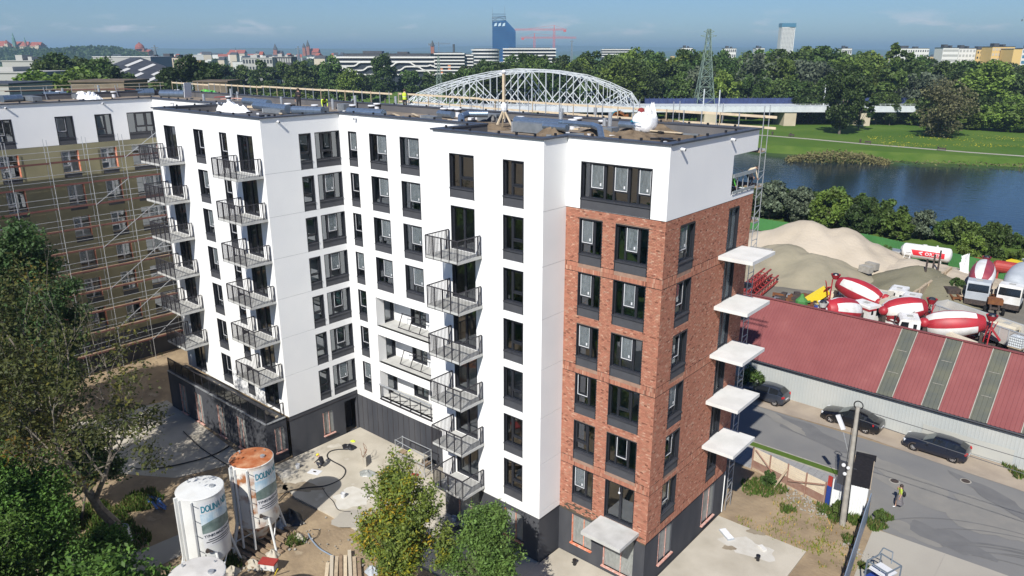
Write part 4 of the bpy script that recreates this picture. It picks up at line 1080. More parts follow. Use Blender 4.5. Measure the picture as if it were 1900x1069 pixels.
# ------------------------------------------------------------------ parked cars
def car(name, label, loc, rz, kind, paint):
    """front towards local -X; the side facing the drone is local -Y"""
    L, W_ = {'hatch': (3.95, 1.72), 'sedan': (4.6, 1.80), 'coupe': (4.35, 1.78)}[kind]
    t = thing(name, label, 'car', loc, rz, 'dark cars parked along the sheet wall')
    # stations: x, sill z, belt z, roof z, half width low, half width belt, half width roof
    if kind == 'hatch':
        st = [(0, .32, .52, .60, .60, .58, .45), (.08, .24, .66, .74, .74, .72, .58), (.35, .20, .78, .86, .82, .80, .66), (.95, .20, .90, .99, .86, .84, .66), (1.15, .20, .92, 1.06, .86, .84, .60), (1.85, .20, .95, 1.44, .86, .84, .60), (2.0, .20, .955, 1.47, .86, .84, .60), (2.55, .20, .98, 1.50, .86, .84, .60), (2.65, .20, .985, 1.50, .86, .84, .60),
              (3.2, .20, 1.02, 1.46, .86, .84, .58), (3.4, .22, 1.04, 1.42, .85, .83, .58), (3.80, .26, 1.02, 1.12, .82, .80, .58), (3.92, .30, .88, .92, .76, .74, .55), (3.95, .40, .60, .64, .70, .68, .5)]
        gl = (4, 11); wheels = (.78, 3.25)
    elif kind == 'sedan':
        st = [(0, .32, .50, .56, .62, .60, .45), (.08, .22, .62, .70, .78, .76, .6), (.4, .19, .74, .82, .87, .85, .7), (1.15, .19, .86, .94, .90, .88, .7), (1.4, .19, .88, 1.0, .90, .88, .62), (2.1, .19, .90, 1.38, .90, .87, .60), (2.25, .19, .905, 1.41, .90, .87, .60), (2.75, .19, .92, 1.43, .90, .87, .60), (2.85, .19, .925, 1.42, .90, .87, .60),
              (3.35, .19, .95, 1.34, .90, .87, .58), (3.55, .20, .96, 1.27, .90, .87, .58), (4.1, .24, .97, 1.02, .88, .85, .62), (4.50, .30, .92, .95, .82, .79, .6), (4.6, .42, .62, .66, .74, .70, .5)]
        gl = (4, 11); wheels = (.92, 3.62)
    else:
        st = [(0, .30, .50, .56, .62, .60, .45), (.08, .22, .64, .71, .78, .76, .6), (.4, .18, .74, .82, .86, .84, .7), (1.1, .18, .85, .94, .89, .87, .7), (1.35, .18, .87, 1.0, .89, .87, .62), (2.05, .18, .90, 1.37, .89, .86, .60), (2.2, .18, .905, 1.40, .89, .86, .60), (2.85, .18, .94, 1.41, .89, .86, .60), (2.95, .18, .945, 1.41, .89, .86, .60),
              (3.5, .18, .99, 1.36, .89, .86, .57), (3.75, .20, 1.01, 1.31, .88, .85, .56), (4.18, .26, 1.0, 1.10, .84, .81, .56), (4.30, .30, .88, .92, .78, .74, .55), (4.35, .42, .60, .64, .72, .68, .5)]
        gl = (4, 11); wheels = (.86, 3.5)
    def ring(s):
        x, zs, zb, zr, w0, w1, w2 = s
        h = [(w0 - .06, zs), (w0, zs + .1), (w0 + .01, (zs + zb) / 2), (w1, zb - .03), (w1 - .03, zb), (w2, zr - .03), (w2 * .8, zr), (0, zr + .015)]
        return [(x, -y, z) for y, z in h] + [(x, y, z) for y, z in h[::-1][1:]]
    rings = [ring(s) for s in st]; nr = len(rings[0])
    body, win, scr = MB(), MB(), MB()
    body.v = [v for r in rings for v in r]
    for i in range(len(st) - 1):
        for j in range(nr - 1):
            f = (i * nr + j, i * nr + j + 1, (i + 1) * nr + j + 1, (i + 1) * nr + j)
            q = [body.v[k] for k in f]
            side = j in (4, nr - 6); top = j in (5, 6, nr - 8, nr - 7)
            if side and gl[0] <= i < gl[1] - (0 if kind != 'sedan' else 1) and i not in (7,): win.add(q, [(0, 1, 2, 3)])
            elif top and i == gl[0]: scr.add(q, [(0, 1, 2, 3)])
            elif top and i == (10 if kind != 'sedan' else 10): scr.add(q, [(0, 1, 2, 3)], 1)
            else: body.f.append(f[::-1]); body.m.append(0)
    body.f.append(tuple(range(nr))); body.m.append(0); body.f.append(tuple((len(st) - 1) * nr + k for k in range(nr))[::-1]); body.m.append(0)
    body.v = [(x - L / 2, y, z) for x, y, z in body.v]
    for b_ in (win, scr): b_.v = [(x - L / 2, y, z) for x, y, z in b_.v]
    o = body.build('body', [paint], t, smooth=True)
    o.modifiers.new('e', 'EDGE_SPLIT').split_angle = R(38)
    win.build('side_window', ['carglass'], t)
    scr.build('windscreen', ['windscreen' if kind != 'hatch' else 'carglass', 'carglass'], t)
    for x in wheels:
        for s_ in (-1, 1):
            yy = s_ * (W_ / 2 - .10); x_ = x - L / 2
            wh = MB().lathe([(.20, -.10), (.30, -.10), (.315, -.06), (.315, .06), (.30, .10), (.20, .10)], 22, (0, 0, 0), (0, 1, 0), cap=False).build('wheel', ['tyre'], t, loc=(x_, yy, .31))
            r = MB().lathe([(.205, -.075), (.205, .075)], 20, (0, 0, 0), (0, 1, 0)); r.build('rim_well', ['chassis'], wh)
            r = MB(); ns_ = 5 if kind == 'sedan' else 9
            for k in range(ns_):
                a = 6.283 * k / ns_; r.bar((0, s_ * .085, 0), (.2 * math.cos(a), s_ * .085, .2 * math.sin(a)), .07 if ns_ == 5 else .035, .02, up=(0, 1, 0))
            for k in range(18):
                a, b = 6.283 * k / 18, 6.283 * (k + 1) / 18; r.bar((.205 * math.cos(a), s_ * .085, .205 * math.sin(a)), (.205 * math.cos(b), s_ * .085, .205 * math.sin(b)), .025, .02, up=(0, 1, 0))
            r.build('rim', ['alloy'], wh)
            MB().lathe([(.37, -.012), (.37, .012)], 22, (x_, s_ * (W_ / 2 - .02 - (.03 if kind == 'hatch' else 0)), .32), (0, 1, 0)).build('wheel_arch', ['chassis'], t)
    # lamps, mirrors, handles, plate
    s2 = st[-3]; zr = s2[2] - .12
    for s_ in (-1, 1):
        MB().obox((s2[0] + .05 - L / 2, s_ * (s2[4] - .13), zr), (.16, .26, .16), s_ * R(25)).build('tail_lamp', ['redlamp'], t)
        MB().obox((.22 - L / 2, s_ * .66, .64), (.30, .22, .13), s_ * R(-28)).build('headlamp', ['whitelamp'], t)
        MB().obox((st[4][0] + .42 - L / 2, s_ * (W_ / 2 + .07), st[4][2] + .08), (.14, .20, .13)).build('mirror', [paint], t)
        MB().obox((st[7][0] + .25 - L / 2, s_ * (W_ / 2 + .012), .84), (.16, .03, .03)).build('door_handle', [paint], t)
    MB().obox((L / 2 + .005, 0, .62), (.02, .5, .11)).build('number_plate', ['tape'], t)
    MB().box(-L / 2 + .3, L / 2 - .3, -W_ / 2 + .1, W_ / 2 - .1, .16, .3).build('underbody', ['chassis'], t)
    mb = MB(); yb = -(W_ / 2 + .006)
    for x in (st[4][0] + .30, st[7][0] + .08, st[9][0] + .1): mb.box(x - L / 2 - .006, x - L / 2 + .006, yb, yb + .02, .30, .84)
    mb.build('door_seam', ['plastic'], t)
    return t
car('parked_car', 'dark blue grey hatchback parked in the building shade, its tail lit', (-4.7, 27.95, -.03), R(-3), 'hatch', 'cargrey')
car('parked_car', 'black saloon car parked behind the concrete pole', (2.55, 27.95, -.03), R(-2.5), 'sedan', 'carblack')
car('parked_car', 'black blue three-door coupe parked rightmost along the wall', (8.72, 27.45, -.03), R(-1.5), 'coupe', 'carblue')

# ------------------------------------------------------------------ low warehouse with red roof
WO = Vector((4.4, 28.75, 0)); WR = -.028
t = thing('warehouse', 'long low warehouse with faded red sheet roof and pale wall', 'warehouse', WO, WR)
we, wr, hr, wx0, wx1 = 2.8, 7.0, 4.75, -32, 48
mb = MB(); ribbed(mb, wx0, wx1, .25, -.1, we - .05, .25, .010); mb.quad((wx0, .25, -.1), (wx0, 9.3, -.1), (wx0, 9.3, we), (wx0, .25, we)); mb.quad((wx1, .25, -.1), (wx1, 9.3, -.1), (wx1, 9.3, we), (wx1, .25, we))
mb.quad((wx0, 9.3, -.1), (wx1, 9.3, -.1), (wx1, 9.3, we), (wx0, 9.3, we)); mb.add([(wx0, .25, we), (wx0, hr, wr), (wx0, 9.3, we)], [(0, 1, 2)]); mb.add([(wx1, .25, we), (wx1, hr, wr), (wx1, 9.3, we)], [(0, 1, 2)])
mb.build('sheet_wall', ['wallblue'], t)
MB().box(3, 9, .19, .215, .1, 1.3).build('wall_patch', [mat('warm_wall_sheet', (.42, .42, .38), (.39, .395, .37), scale=.6, rough=.85)], t)
sky_x = [(-.62, .62), (2.62, 3.85), (5.85, 7.05), (9.1, 10.3), (12.3, 13.5), (15.6, 16.8)]
def roof_sheet(x0, x1, m, nm, dz=0, step=.26):
    mb = MB(); k = max(1, int((x1 - x0) / step)); pts = []
    for i in range(k):
        a = x0 + (x1 - x0) * i / k; b = (x1 - x0) / k
        pts += [(a, 0), (a + b * .55, 0), (a + b * .65, .025), (a + b * .9, .025)]
    pts.append((x1, 0))
    for (a, c), (e, f) in zip(pts, pts[1:]):
        mb.quad((a, 0, we + dz + c), (e, 0, we + dz + f), (e, hr, wr + dz + f), (a, hr, wr + dz + c)); mb.quad((a, hr, wr + dz + c), (e, hr, wr + dz + f), (e, 9.6, we + dz + f), (a, 9.6, we + dz + c))
    return mb.build(nm, [m], t)
edges = [wx0 - .2, -22, -15, -8] + [v for q in sky_x for v in q] + [24, 32, 40, wx1 + .2]
sk = {round(a, 2) for a, _ in sky_x}
for a, b in zip(edges, edges[1:]):
    if round(a, 2) in sk:
        o = roof_sheet(a, b, 'skylight', 'skylight_strip', .015, .3)
        mb = MB()
        for f in (.33, .66):
            y, z_ = hr * f, we + (wr - we) * f; mb.bar((a + .25, y, z_ + .07), (b - .25, y + .02, z_ + .07), .03)
        mb.bar((a + .04, 0, we + .06), (a + .04, hr, wr + .06), .06, .03).bar((b - .04, 0, we + .06), (b - .04, hr, wr + .06), .06, .03)
        mb.build('skylight_batten', ['conc'], o)
    else: roof_sheet(a, b, 'redroof', 'roof_sheet')
MB().tube((wx0, -.06, we - .06), (wx1, -.06, we - .06), .08, n=8).box(wx0, wx1, .02, .24, we - .22, we - .02).build('gutter', ['anth'], t)
MB().bar((wx0, hr, wr + .06), (wx1, hr, wr + .06), .3, .05).build('ridge_cap', ['redroof'], t)
# ================================================================== CONCRETE YARD BEHIND THE WAREHOUSE
def pile(name, label, bumps, m, seed, res=.55, cat='sand heap', rough=.26):
    rg = np.random.RandomState(seed)
    x0 = min(b[0] - b[2] for b in bumps) - 1; x1 = max(b[0] + b[2] for b in bumps) + 1; y0 = min(b[1] - b[3] for b in bumps) - 1; y1 = max(b[1] + b[3] for b in bumps) + 1
    nx, ny = int((x1 - x0) / res) + 2, int((y1 - y0) / res) + 2
    X, Y = np.meshgrid(np.linspace(x0, x1, nx), np.linspace(y0, y1, ny))
    Z = np.full_like(X, -.3)
    for cx, cy, rx, ry, h in bumps:
        ang = np.arctan2(Y - cy, X - cx)
        q = np.sqrt(((X - cx) / rx) ** 2 + ((Y - cy) / ry) ** 2) * (1 + .07 * np.sin(3 * ang + seed) + .05 * np.sin(7 * ang + 2 * seed))
        Z = np.maximum(Z, h * (1 - q) - .06 * h * np.exp(-(q / .12) ** 2))
    for k in range(5):
        f = .35 * 1.9 ** k; a, b_ = rg.uniform(0, 6.28, 2); Z += rough * .6 ** k * np.sin(f * X + a + 1.3 * np.sin(f * .6 * Y)) * np.sin(f * Y + b_) * (Z > .1)
    V = np.stack([X, Y, Z], -1).reshape(-1, 3)
    F = [(j * nx + i, j * nx + i + 1, (j + 1) * nx + i + 1, (j + 1) * nx + i) for j in range(ny - 1) for i in range(nx - 1) if max(Z[j, i], Z[j, i + 1], Z[j + 1, i + 1], Z[j + 1, i]) > -.25]
    me = bpy.data.meshes.new(name); me.from_pydata(V.tolist(), [], F); me.polygons.foreach_set('use_smooth', [True] * len(F)); me.materials.append(M[m])
    o = bpy.data.objects.new(name, me); COL.objects.link(o); return tag(o, label, cat, 'heaps of sand in the concrete yard')
pile('sand_heap', 'big pale sand heap in front of the green fence', [(-24, 77, 9, 8, 3.6), (-19.5, 78, 11, 9.5, 5.6), (-15, 79, 10, 9, 5.0), (-11, 80, 8, 7, 3.4)], 'sand', 1)
pile('sand_heap', 'grey sand heap at the foot of the big pale heap', [(-19.5, 71, 8, 8, 3.2), (-15, 69.5, 8, 8, 2.7), (-21, 66, 7, 6, 1.2)], 'sandmid', 2)
pile('sand_heap', 'low pale sand bank below the white fuel tank', [(-5.5, 77.5, 7, 7, 1.9), (0, 77, 7, 7, 1.7)], 'sand', 3)
pile('grit_heap', 'dark olive grit heap in front of the fuel tank', [(-2.6, 72, 6.4, 7, 2.8), (0.0, 71, 6, 6.5, 2.3)], 'sanddark', 4)
# green fence
gp = [(-60, 88), (-44, 89.5), (-29, 88.9), (-14, 88.6), (-4.5, 85.5), (7.5, 81.8), (22, 79.5), (40, 78)]
t = thing('sheet_fence', 'long green sheet fence between the yard and the river bushes', 'fence', (-29, 88.9, 0))
gm = {}
for (a, b), (c, d) in zip(gp, gp[1:]):
    L = math.hypot(c - a, d - b); n = int(L / 2.4); rz = math.atan2(d - b, c - a); w_ = round(L / n, 2)
    if w_ not in gm:
        mb = MB(); ribbed(mb, 0, w_ - .06, 0, .05, 2.1, .2, .035); gm[w_] = mb.mesh('fence_panel', 'greenfence')
    for k in range(n): inst('fence_panel', gm[w_], t, (a + (c - a) * k / n + 29, b + (d - b) * k / n - 88.9, 0), rz)
mb = MB()
for (a, b), (c, d) in zip(gp, gp[1:]):
    n = int(math.hypot(c - a, d - b) / 2.4)
    for k in range(n): mb.box(a + (c - a) * k / n + 29 - .05, a + (c - a) * k / n + 29 + .05, b + (d - b) * k / n - 88.9 - .09, b + (d - b) * k / n - 88.9 - .04, 0, 2.2)
mb.build('fence_posts', ['greenfence'], t)
# fuel tank with lettering
pt = gpt(1719, 470, 2.0)
t = thing('fuel_tank', 'white cylindrical fuel tank with a red band reading ORLEN', 'fuel tank', (pt.x, pt.y, 0), R(3))
Lt, rt = 5.6, .98; zc = 2.1
MB().lathe([(.15, -Lt / 2 - .32), (.6, -Lt / 2 - .24), (.9, -Lt / 2 - .08), (rt, -Lt / 2 + .15), (rt, Lt / 2 - .15), (.9, Lt / 2 + .08), (.6, Lt / 2 + .24), (.15, Lt / 2 + .32)], 28, (0, 0, zc), (1, 0, 0)).build('tank_shell', ['truckwhite'], t, smooth=True)
mb = MB(); R0 = rt + .006
def cyl(x, s_): a = s_ / R0; return (x, -R0 * math.cos(a), zc + R0 * math.sin(a))
for k in range(8):
    for j in range(6):
        s0, s1 = -.40 + .8 * j / 6, -.40 + .8 * (j + 1) / 6
        def xx(u, s_): return (-1.55 - (s_ - .4) * -.5 if False else -1.45 - .45 * (s_ + .4)) * (1 - u) + 2.35 * u
        a, b = k / 8, (k + 1) / 8
        mb.quad(cyl(xx(a, s0), s0), cyl(xx(b, s0), s0), cyl(xx(b, s1), s1), cyl(xx(a, s1), s1))
band = mb.build('red_band', ['orlenred'], t)
me = text_mesh('lettering', 'ORLEN', .62, 0, .004, .018, 1.05)
for v in me.vertices: x, y, z_ = v.co; c = cyl(x - .05, y - .22); v.co = Vector((c[0], c[1] - .012 + z_ * -.2, c[2]))
me.materials.append(M['tape']); inst('lettering', me, t)
mb = MB()
for pts in ([(-.85, .12), (-.35, .27), (-.35, .12), (-.62, .04)], [(-.85, .06), (-.50, -.02), (-.30, -.26), (-.52, -.22)]):
    mb.add([(c[0], c[1] - .012, c[2]) for c in (cyl(x, s_) for x, s_ in pts)], [tuple(range(len(pts)))])
mb.build('emblem', ['tape'], t)
for x in (-1.9, 1.9): MB().box(x - .09, x + .09, -.7, .7, 0, 1.35).build('leg', ['truckwhite'], t)
mb = MB().bar((-2.75, -1.7, 0), (-2.4, -1.0, 2.2), .07).bar((-2.05, -1.7, 0), (-1.7, -1.0, 2.2), .07)
for k in range(6): mb.bar((-2.70 + .058 * k, -1.6 + .115 * k, .3 + .36 * k), (-2.0 + .058 * k, -1.6 + .115 * k, .3 + .36 * k), .16, .03)
mb.build('ladder', ['truckwhite'], t)
MB().lathe([(.28, 0), (.28, .1)], 14, (-.3, 0, zc + rt - .03)).lathe([(.12, 0), (.12, .2)], 10, (1.2, 0, zc + rt - .03)).build('hatch', ['farwhite'], t)

# ------------------------------------------------------------------ concrete mixers
def wheel_set(t, xs, half=1.05, r=.5):
    me = MB().lathe([(.28, -.15), (r - .04, -.15), (r, -.1), (r, .1), (r - .04, .15), (.28, .15)], 16, (0, 0, 0), (0, 1, 0)).lathe([(.27, -.06), (.27, .06)], 14, (0, 0, 0), (0, 1, 0), m=1).mesh('wheel', ['tyre', 'redp'])
    for x in xs:
        for s_ in (-1, 1): inst('wheel', me, t, (x, s_ * half, r))
def cab(t, x, paint, red=False, rz=0, L=2.0, zb=1.0, zt=3.1):
    """cab with its nose at local +X end"""
    c = MB(); w_ = 1.18
    prof = [(x, zb), (x + L, zb), (x + L + .05, zb + .9), (x + L - .16, zt - .18), (x + L - .38, zt), (x + .08, zt), (x, zt - .12)]
    n = len(prof)
    vs = [(a, -w_, z) for a, z in prof] + [(a, w_, z) for a, z in prof]
    c.add(vs, [tuple(range(n)), tuple(range(n, 2 * n))[::-1]] + [(i, n + i, n + (i + 1) % n, (i + 1) % n) for i in range(n)])
    o = c.build('cab', [paint], t)
    g = MB(); e = .012
    a, b = Vector((x + L + .05, 0, zb + .9)), Vector((x + L - .16, 0, zt - .18)); nn = Vector(((b - a).z, 0, -(b - a).x)).normalized() * e
    p0, p1 = a.lerp(b, .06) + nn, a.lerp(b, .92) + nn
    g.quad((p0.x, -w_ + .1, p0.z), (p0.x, w_ - .1, p0.z), (p1.x, w_ - .14, p1.z), (p1.x, -w_ + .14, p1.z)); g.build('windscreen', ['carglass'], o)
    g = MB()
    for s_ in (-1, 1): g.quad((x + L - .95, s_ * (w_ + e), zb + .95), (x + L - .12, s_ * (w_ + e), zb + .95), (x + L - .3, s_ * (w_ + e), zt - .3), (x + L - .95, s_ * (w_ + e), zt - .3)); g.quad((x + .3, s_ * (w_ + e), zb + 1.15), (x + .62, s_ * (w_ + e), zb + 1.15), (x + .62, s_ * (w_ + e), zt - .45), (x + .3, s_ * (w_ + e), zt - .45))
    g.build('side_window', ['carglass'], o)
    MB().box(x + .6, x + 1.15, -.32, .32, zt, zt + .05).build('roof_hatch', ['fargrey'], o)
    MB().box(x + L - .05, x + L + .14, -w_, w_, zb - .55, zb + .02).build('bumper', ['chassis' if not red else 'truckred'], o)
    for s_ in (-1, 1): MB().box(x + L - .05, x + L + .1, s_ * (w_ + .1), s_ * (w_ + .3), zb + 1.0, zb + 1.55).build('mirror', ['plastic'], o)
    if red: MB().box(x - .02, x + L * .55, -w_ - .012, w_ + .012, zt - .55, zt - .32).build('red_stripe', ['truckred'], o)
    return o
def drum(t, xr, xf, zr, zf, ca, cb, cend, n=48, ph=0, rmax=1.20, seg=6):
    """mixing drum from the open rear at (xr, zr) down to the front bearing at (xf, zf)"""
    a, b = Vector((xr, 0, zr)), Vector((xf, 0, zf)); L = (b - a).length
    pr = [(r_ * 1.15, z_ * L) for r_, z_ in ((.5, 0), (.64, .02), (.84, .13), (.90, .15), (1.13, .36), (rmax, .52), (rmax, .68), (1.08, .86), (.82, .99), (.5, 1.0))]
    def mf(k, i):
        if k < 3: return 2
        return ((i + ph) // seg) % 2
    MB().lathe(pr, n, a, b - a, mf=mf).build('drum', [ca, cb, cend], t, smooth=True)
def mixer(name, label, pf, pr, cabp, ca='truckwhite', cb='truckred', cend='truckred', ph=0, withcab=True, hop='truckred', ball=True, sc=1.0, redstripe=False):
    """pf / pr world places of the drum's front and rear ends"""
    d = Vector((pf[0] - pr[0], pf[1] - pr[1])); L = d.length; rz = math.atan2(d.y, d.x)
    t = thing(name, label, 'mixer truck', (pr[0], pr[1], 0), rz, 'concrete mixer trucks in the yard')
    drum(t, .1, L - .1, 3.25, 2.35, ca, cb, cend, ph=ph)
    mb = MB().box(-1.2, L + 2.4, -.45, -.3, .75, 1.05).box(-1.2, L + 2.4, .3, .45, .75, 1.05)
    for k in range(6): mb.box(-1 + k * (L + 3) / 6, -.85 + k * (L + 3) / 6, -.3, .3, .8, 1.0)
    mb.box(L - .1, L + .25, -.8, .8, 1.0, 2.4).box(.3, .55, -.9, -.7, 1.0, 2.5).box(.3, .55, .7, .9, 1.0, 2.5); mb.build('chassis', ['chassis'], t)
    # charging hopper, chute and ladder at the rear
    mb = MB().lathe([(.3, -.2), (.55, .35)], 12, (-.35, 0, 3.75), cap=False); mb.bar((-.2, .8, 1.0), (-.35, .5, 3.6), .1).bar((-.2, -.8, 1.0), (-.35, -.5, 3.6), .1).bar((-.6, -.5, 2.6), (-1.5, -.3, 1.5), .5, .12).bar((-.5, -.7, 1.2), (-1.1, -.7, 3.3), .05).bar((-.2, -1.0, 1.2), (-.8, -1.0, 3.3), .05)
    for k in range(5): mb.bar((-.55 - .1 * k, -.7, 1.4 + .4 * k), (-.3 - .1 * k, -1.0, 1.4 + .4 * k), .04)
    mb.build('hopper', [hop], t)
    MB().lathe([(.42, 0), (.3, .2)], 10, (-.35, 0, 4.0)).build('hopper_lid', ['plastic'], t)
    if ball: MB().ball((L + .15, .55, 2.75), .5, 14, 8).ball((L + .1, -.55, 2.45), .45, 14, 8).build('water_tank', [hop], t, smooth=True)
    MB().box(.3, L, -1.15, -1.05, 1.05, 1.4).box(.3, L, 1.05, 1.15, 1.05, 1.4).build('mudguard', [hop], t)
    wheel_set(t, [.4, 1.75, L + .0, L + 1.6])
    if withcab: cab(t, L + .55, cabp, redstripe)
    return t
def g2(x, y, z): p = gpt(x, y, z); return (p.x, p.y)
mixer('mixer_truck', 'red and white striped mixer nearest the grey sand, nose to the right', g2(1634, 562, 2.3), g2(1554, 526, 3.1), 'truckpale', ph=2)
mixer('mixer_truck', 'red and white mixer in the middle with its hopper to the right', g2(1638, 581, 2.3), g2(1720, 571, 3.1), 'truckwhite', ph=6, withcab=False, ball=True)
mixer('mixer_truck', 'largest striped mixer just behind the red roof', g2(1716, 602, 2.4), g2(1830, 602, 3.1), 'truckwhite', ph=0)
mixer('mixer_truck', 'half hidden striped mixer with white cab close to the roof ridge', g2(1588, 580, 2.2), g2(1530, 578, 3.0), 'truckwhite', ph=1, redstripe=True, hop='truckwhite', ball=False)
mixer('mixer_truck', 'faded maroon and white mixer facing the drone by the green fence', g2(1818, 527, 2.3), g2(1828, 492, 3.1), 'truckgrey', 'maroon', 'truckwhite', 'maroon', 1, hop='maroon', ball=False)
mixer('mixer_truck', 'dull grey mixer at the right edge of the yard', g2(1880, 535, 2.3), g2(1902, 497, 3.1), 'truckwhite', 'truckgrey', 'truckgrey', 'truckgrey', hop='truckgrey', ball=False)
for q, lab, pnt, rz in (((1648, 556), 'cream truck cab left of two white cabs', 'truckpale', 8), ((1676, 547), 'white truck cab with dark side window beside the grit heap', 'truckwhite', 4), ((1700, 560), 'low white truck cab in front of the grey tipper trailer', 'truckwhite', 6)):
    p = g2(*q, 2.4); t = thing('tractor_unit', lab, 'truck', (p[0], p[1], 0), R(180 + rz), 'truck cabs in the yard')
    cab(t, -.4, pnt, L=2.0); MB().box(-4.2, -.2, -.5, .5, .7, 1.0).build('chassis', ['chassis'], t); wheel_set(t, [.9, -2.8])
p = g2(1676, 586, 2.2); t = thing('wrecked_truck', 'stripped white truck cab with a blue tarpaulin and bent bumper', 'truck', (p[0], p[1], 0), R(-100))
cab(t, -.5, 'truckwhite', L=1.7); MB().box(-4.5, -.3, -.5, .5, .7, 1.0).build('chassis', ['chassis'], t); wheel_set(t, [.7, -3])
MB().obox((-.6, .9, 3.15), (.8, .7, .25), .4).ball((-.9, .6, 3.2), .4, 8, 5, (1, 1, .5)).build('tarpaulin', [mat('bright_blue_tarp', (.03, .14, .50), rough=.6)], t)
MB().bar((1.5, -1.2, 1.6), (1.9, 3.6, 1.2), .16).bar((1.4, -1.1, 2.0), (1.7, 3.0, 1.7), .12).bar((1.8, 2.6, 1.4), (2.3, 4.2, .3), .12).bar((1.7, 2.1, 1.4), (2.2, 3.6, .3), .12).build('loose_frame', ['truckwhite'], t)
mixer('mixer_truck', 'white mixer mostly hidden by the two white cabs, drum end showing', g2(1668, 556, 2.2), g2(1720, 548, 2.9), 'truckwhite', 'truckwhite', 'truckwhite', 'truckgrey', withcab=False, hop='truckgrey', ball=False) if False else None
for q, lab, pnt, rz in (((1762, 540), 'rusty flat chassis parked beside the bay wall', 'rust', -60), ((1845, 560), 'dark chassis between the maroon and the grey mixer', 'chassis', -80), ((1608, 592), 'dark chassis frame behind the half hidden mixer', 'chassis', 10), ((1735, 585), 'red chassis frame between the mixers and the trailer', 'redp', 5)):
    p = g2(*q, 1.0); t = thing('truck_chassis', lab, 'chassis', (p[0], p[1], 0), R(rz), 'bare truck frames in the yard')
    MB().box(-2.6, 2.6, -.5, -.3, .7, 1.0).box(-2.6, 2.6, .3, .5, .7, 1.0).box(-2.4, -2.1, -.3, .3, .75, .95).box(0, .3, -.3, .3, .75, .95).box(2.1, 2.4, -.3, .3, .75, .95).build('frame_rails', [pnt], t); MB().obox((.6, 0, 1.3), (1.3, 1.5, .6), .1).obox((-1.3, .2, 1.25), (.9, .9, .5), .4).build('load', ['rust' if pnt != 'rust' else 'chassis'], t); wheel_set(t, [-1.8, 1.7], .9, .45)
# tipper trailer
p0, p1 = gpt(1728, 572, 2.2), gpt(1925, 640, 2.2)
d = p1 - p0; L = d.length; t = thing('tipper_trailer', 'long pale grey open tipper trailer with lettered side', 'trailer', (p0.x, p0.y, 0), math.atan2(d.y, d.x))
mb = MB().box(0, L, 0, .06, 1.1, 2.75).box(0, L, 2.4, 2.46, 1.1, 2.75).box(0, .06, .06, 2.4, 1.1, 2.9).box(L - .06, L, .06, 2.4, 1.1, 2.7).box(0, L, .06, 2.4, 1.05, 1.15)
mb.build('tub', [mat('trailer_grey', (.47, .46, .43), (.40, .39, .37), scale=.8, rough=.6)], t)
mb = MB().box(0, L, -.04, .0, 2.68, 2.8).box(0, L, 2.46, 2.5, 2.68, 2.8)
for k in range(12): mb.box(L * k / 12, L * k / 12 + .07, -.04, 0, 1.1, 2.68)
mb.build('rim_rail', ['truckgrey'], t)
me = text_mesh('lettering', 'ANHOBET', .62, 0, .006, .01); me.materials.append(M['truckgrey']); o = inst('lettering', me, t, (1.9, -.045, 1.7)); o.rotation_euler = (R(90), 0, 0)
MB().box(.5, L - 1, .8, 1.0, .7, 1.05).box(.5, L - 1, 1.5, 1.7, .7, 1.05).build('chassis', ['chassis'], t)
me = MB().lathe([(.28, -.15), (.5, -.15), (.5, .15), (.28, .15)], 16, (0, 0, 0), (0, 1, 0)).mesh('wheel', 'tyre')
for k in range(3):
    for y in (.25, 2.2): inst('wheel', me, t, (L - 5 + k * 1.35, y, .5))
# pickup and IBC
p = gpt(1868, 618, 1.5); t = thing('pickup_truck', 'cream flat truck with open cab behind the caged tank', 'truck', (p.x, p.y, 0), R(-110)); cab(t, -.6, 'truckpale', L=1.8, zb=.8, zt=2.6); MB().box(-4, -.7, -1.1, 1.1, .8, 1.0).build('bed', ['truckpale'], t); wheel_set(t, [.6, -2.6], .9, .42)
p = gpt(1884, 652, 1.2); t = thing('caged_tank', 'white plastic cube tank in a steel cage behind the red roof', 'tank', (p.x, p.y, 1.6), R(-15))
MB().box(-.56, .56, -.46, .46, .14, 1.1).lathe([(.12, 1.1), (.12, 1.16)], 10).build('bottle', [mat('ibc_plastic', (.62, .66, .68), rough=.5)], t)
mb = MB()
for k in range(8):
    x = -.6 + 1.2 * k / 7; mb.bar((x, -.5, .12), (x, -.5, 1.14), .025).bar((x, .5, .12), (x, .5, 1.14), .025).bar((x, -.5, 1.14), (x, .5, 1.14), .025)
for k in range(5):
    z_ = .14 + k * .25; mb.bar((-.6, -.5, z_), (.6, -.5, z_), .025).bar((-.6, -.5, z_), (-.6, .5, z_), .025).bar((.6, -.5, z_), (.6, .5, z_), .025)
mb.build('cage', ['galv'], t); MB().box(-.6, .6, -.5, .5, 0, .12).build('pallet', ['wood'], t)
MB().box(-.5, .5, -.4, .4, -1.6, 0).build('stand', ['chassis'], t)
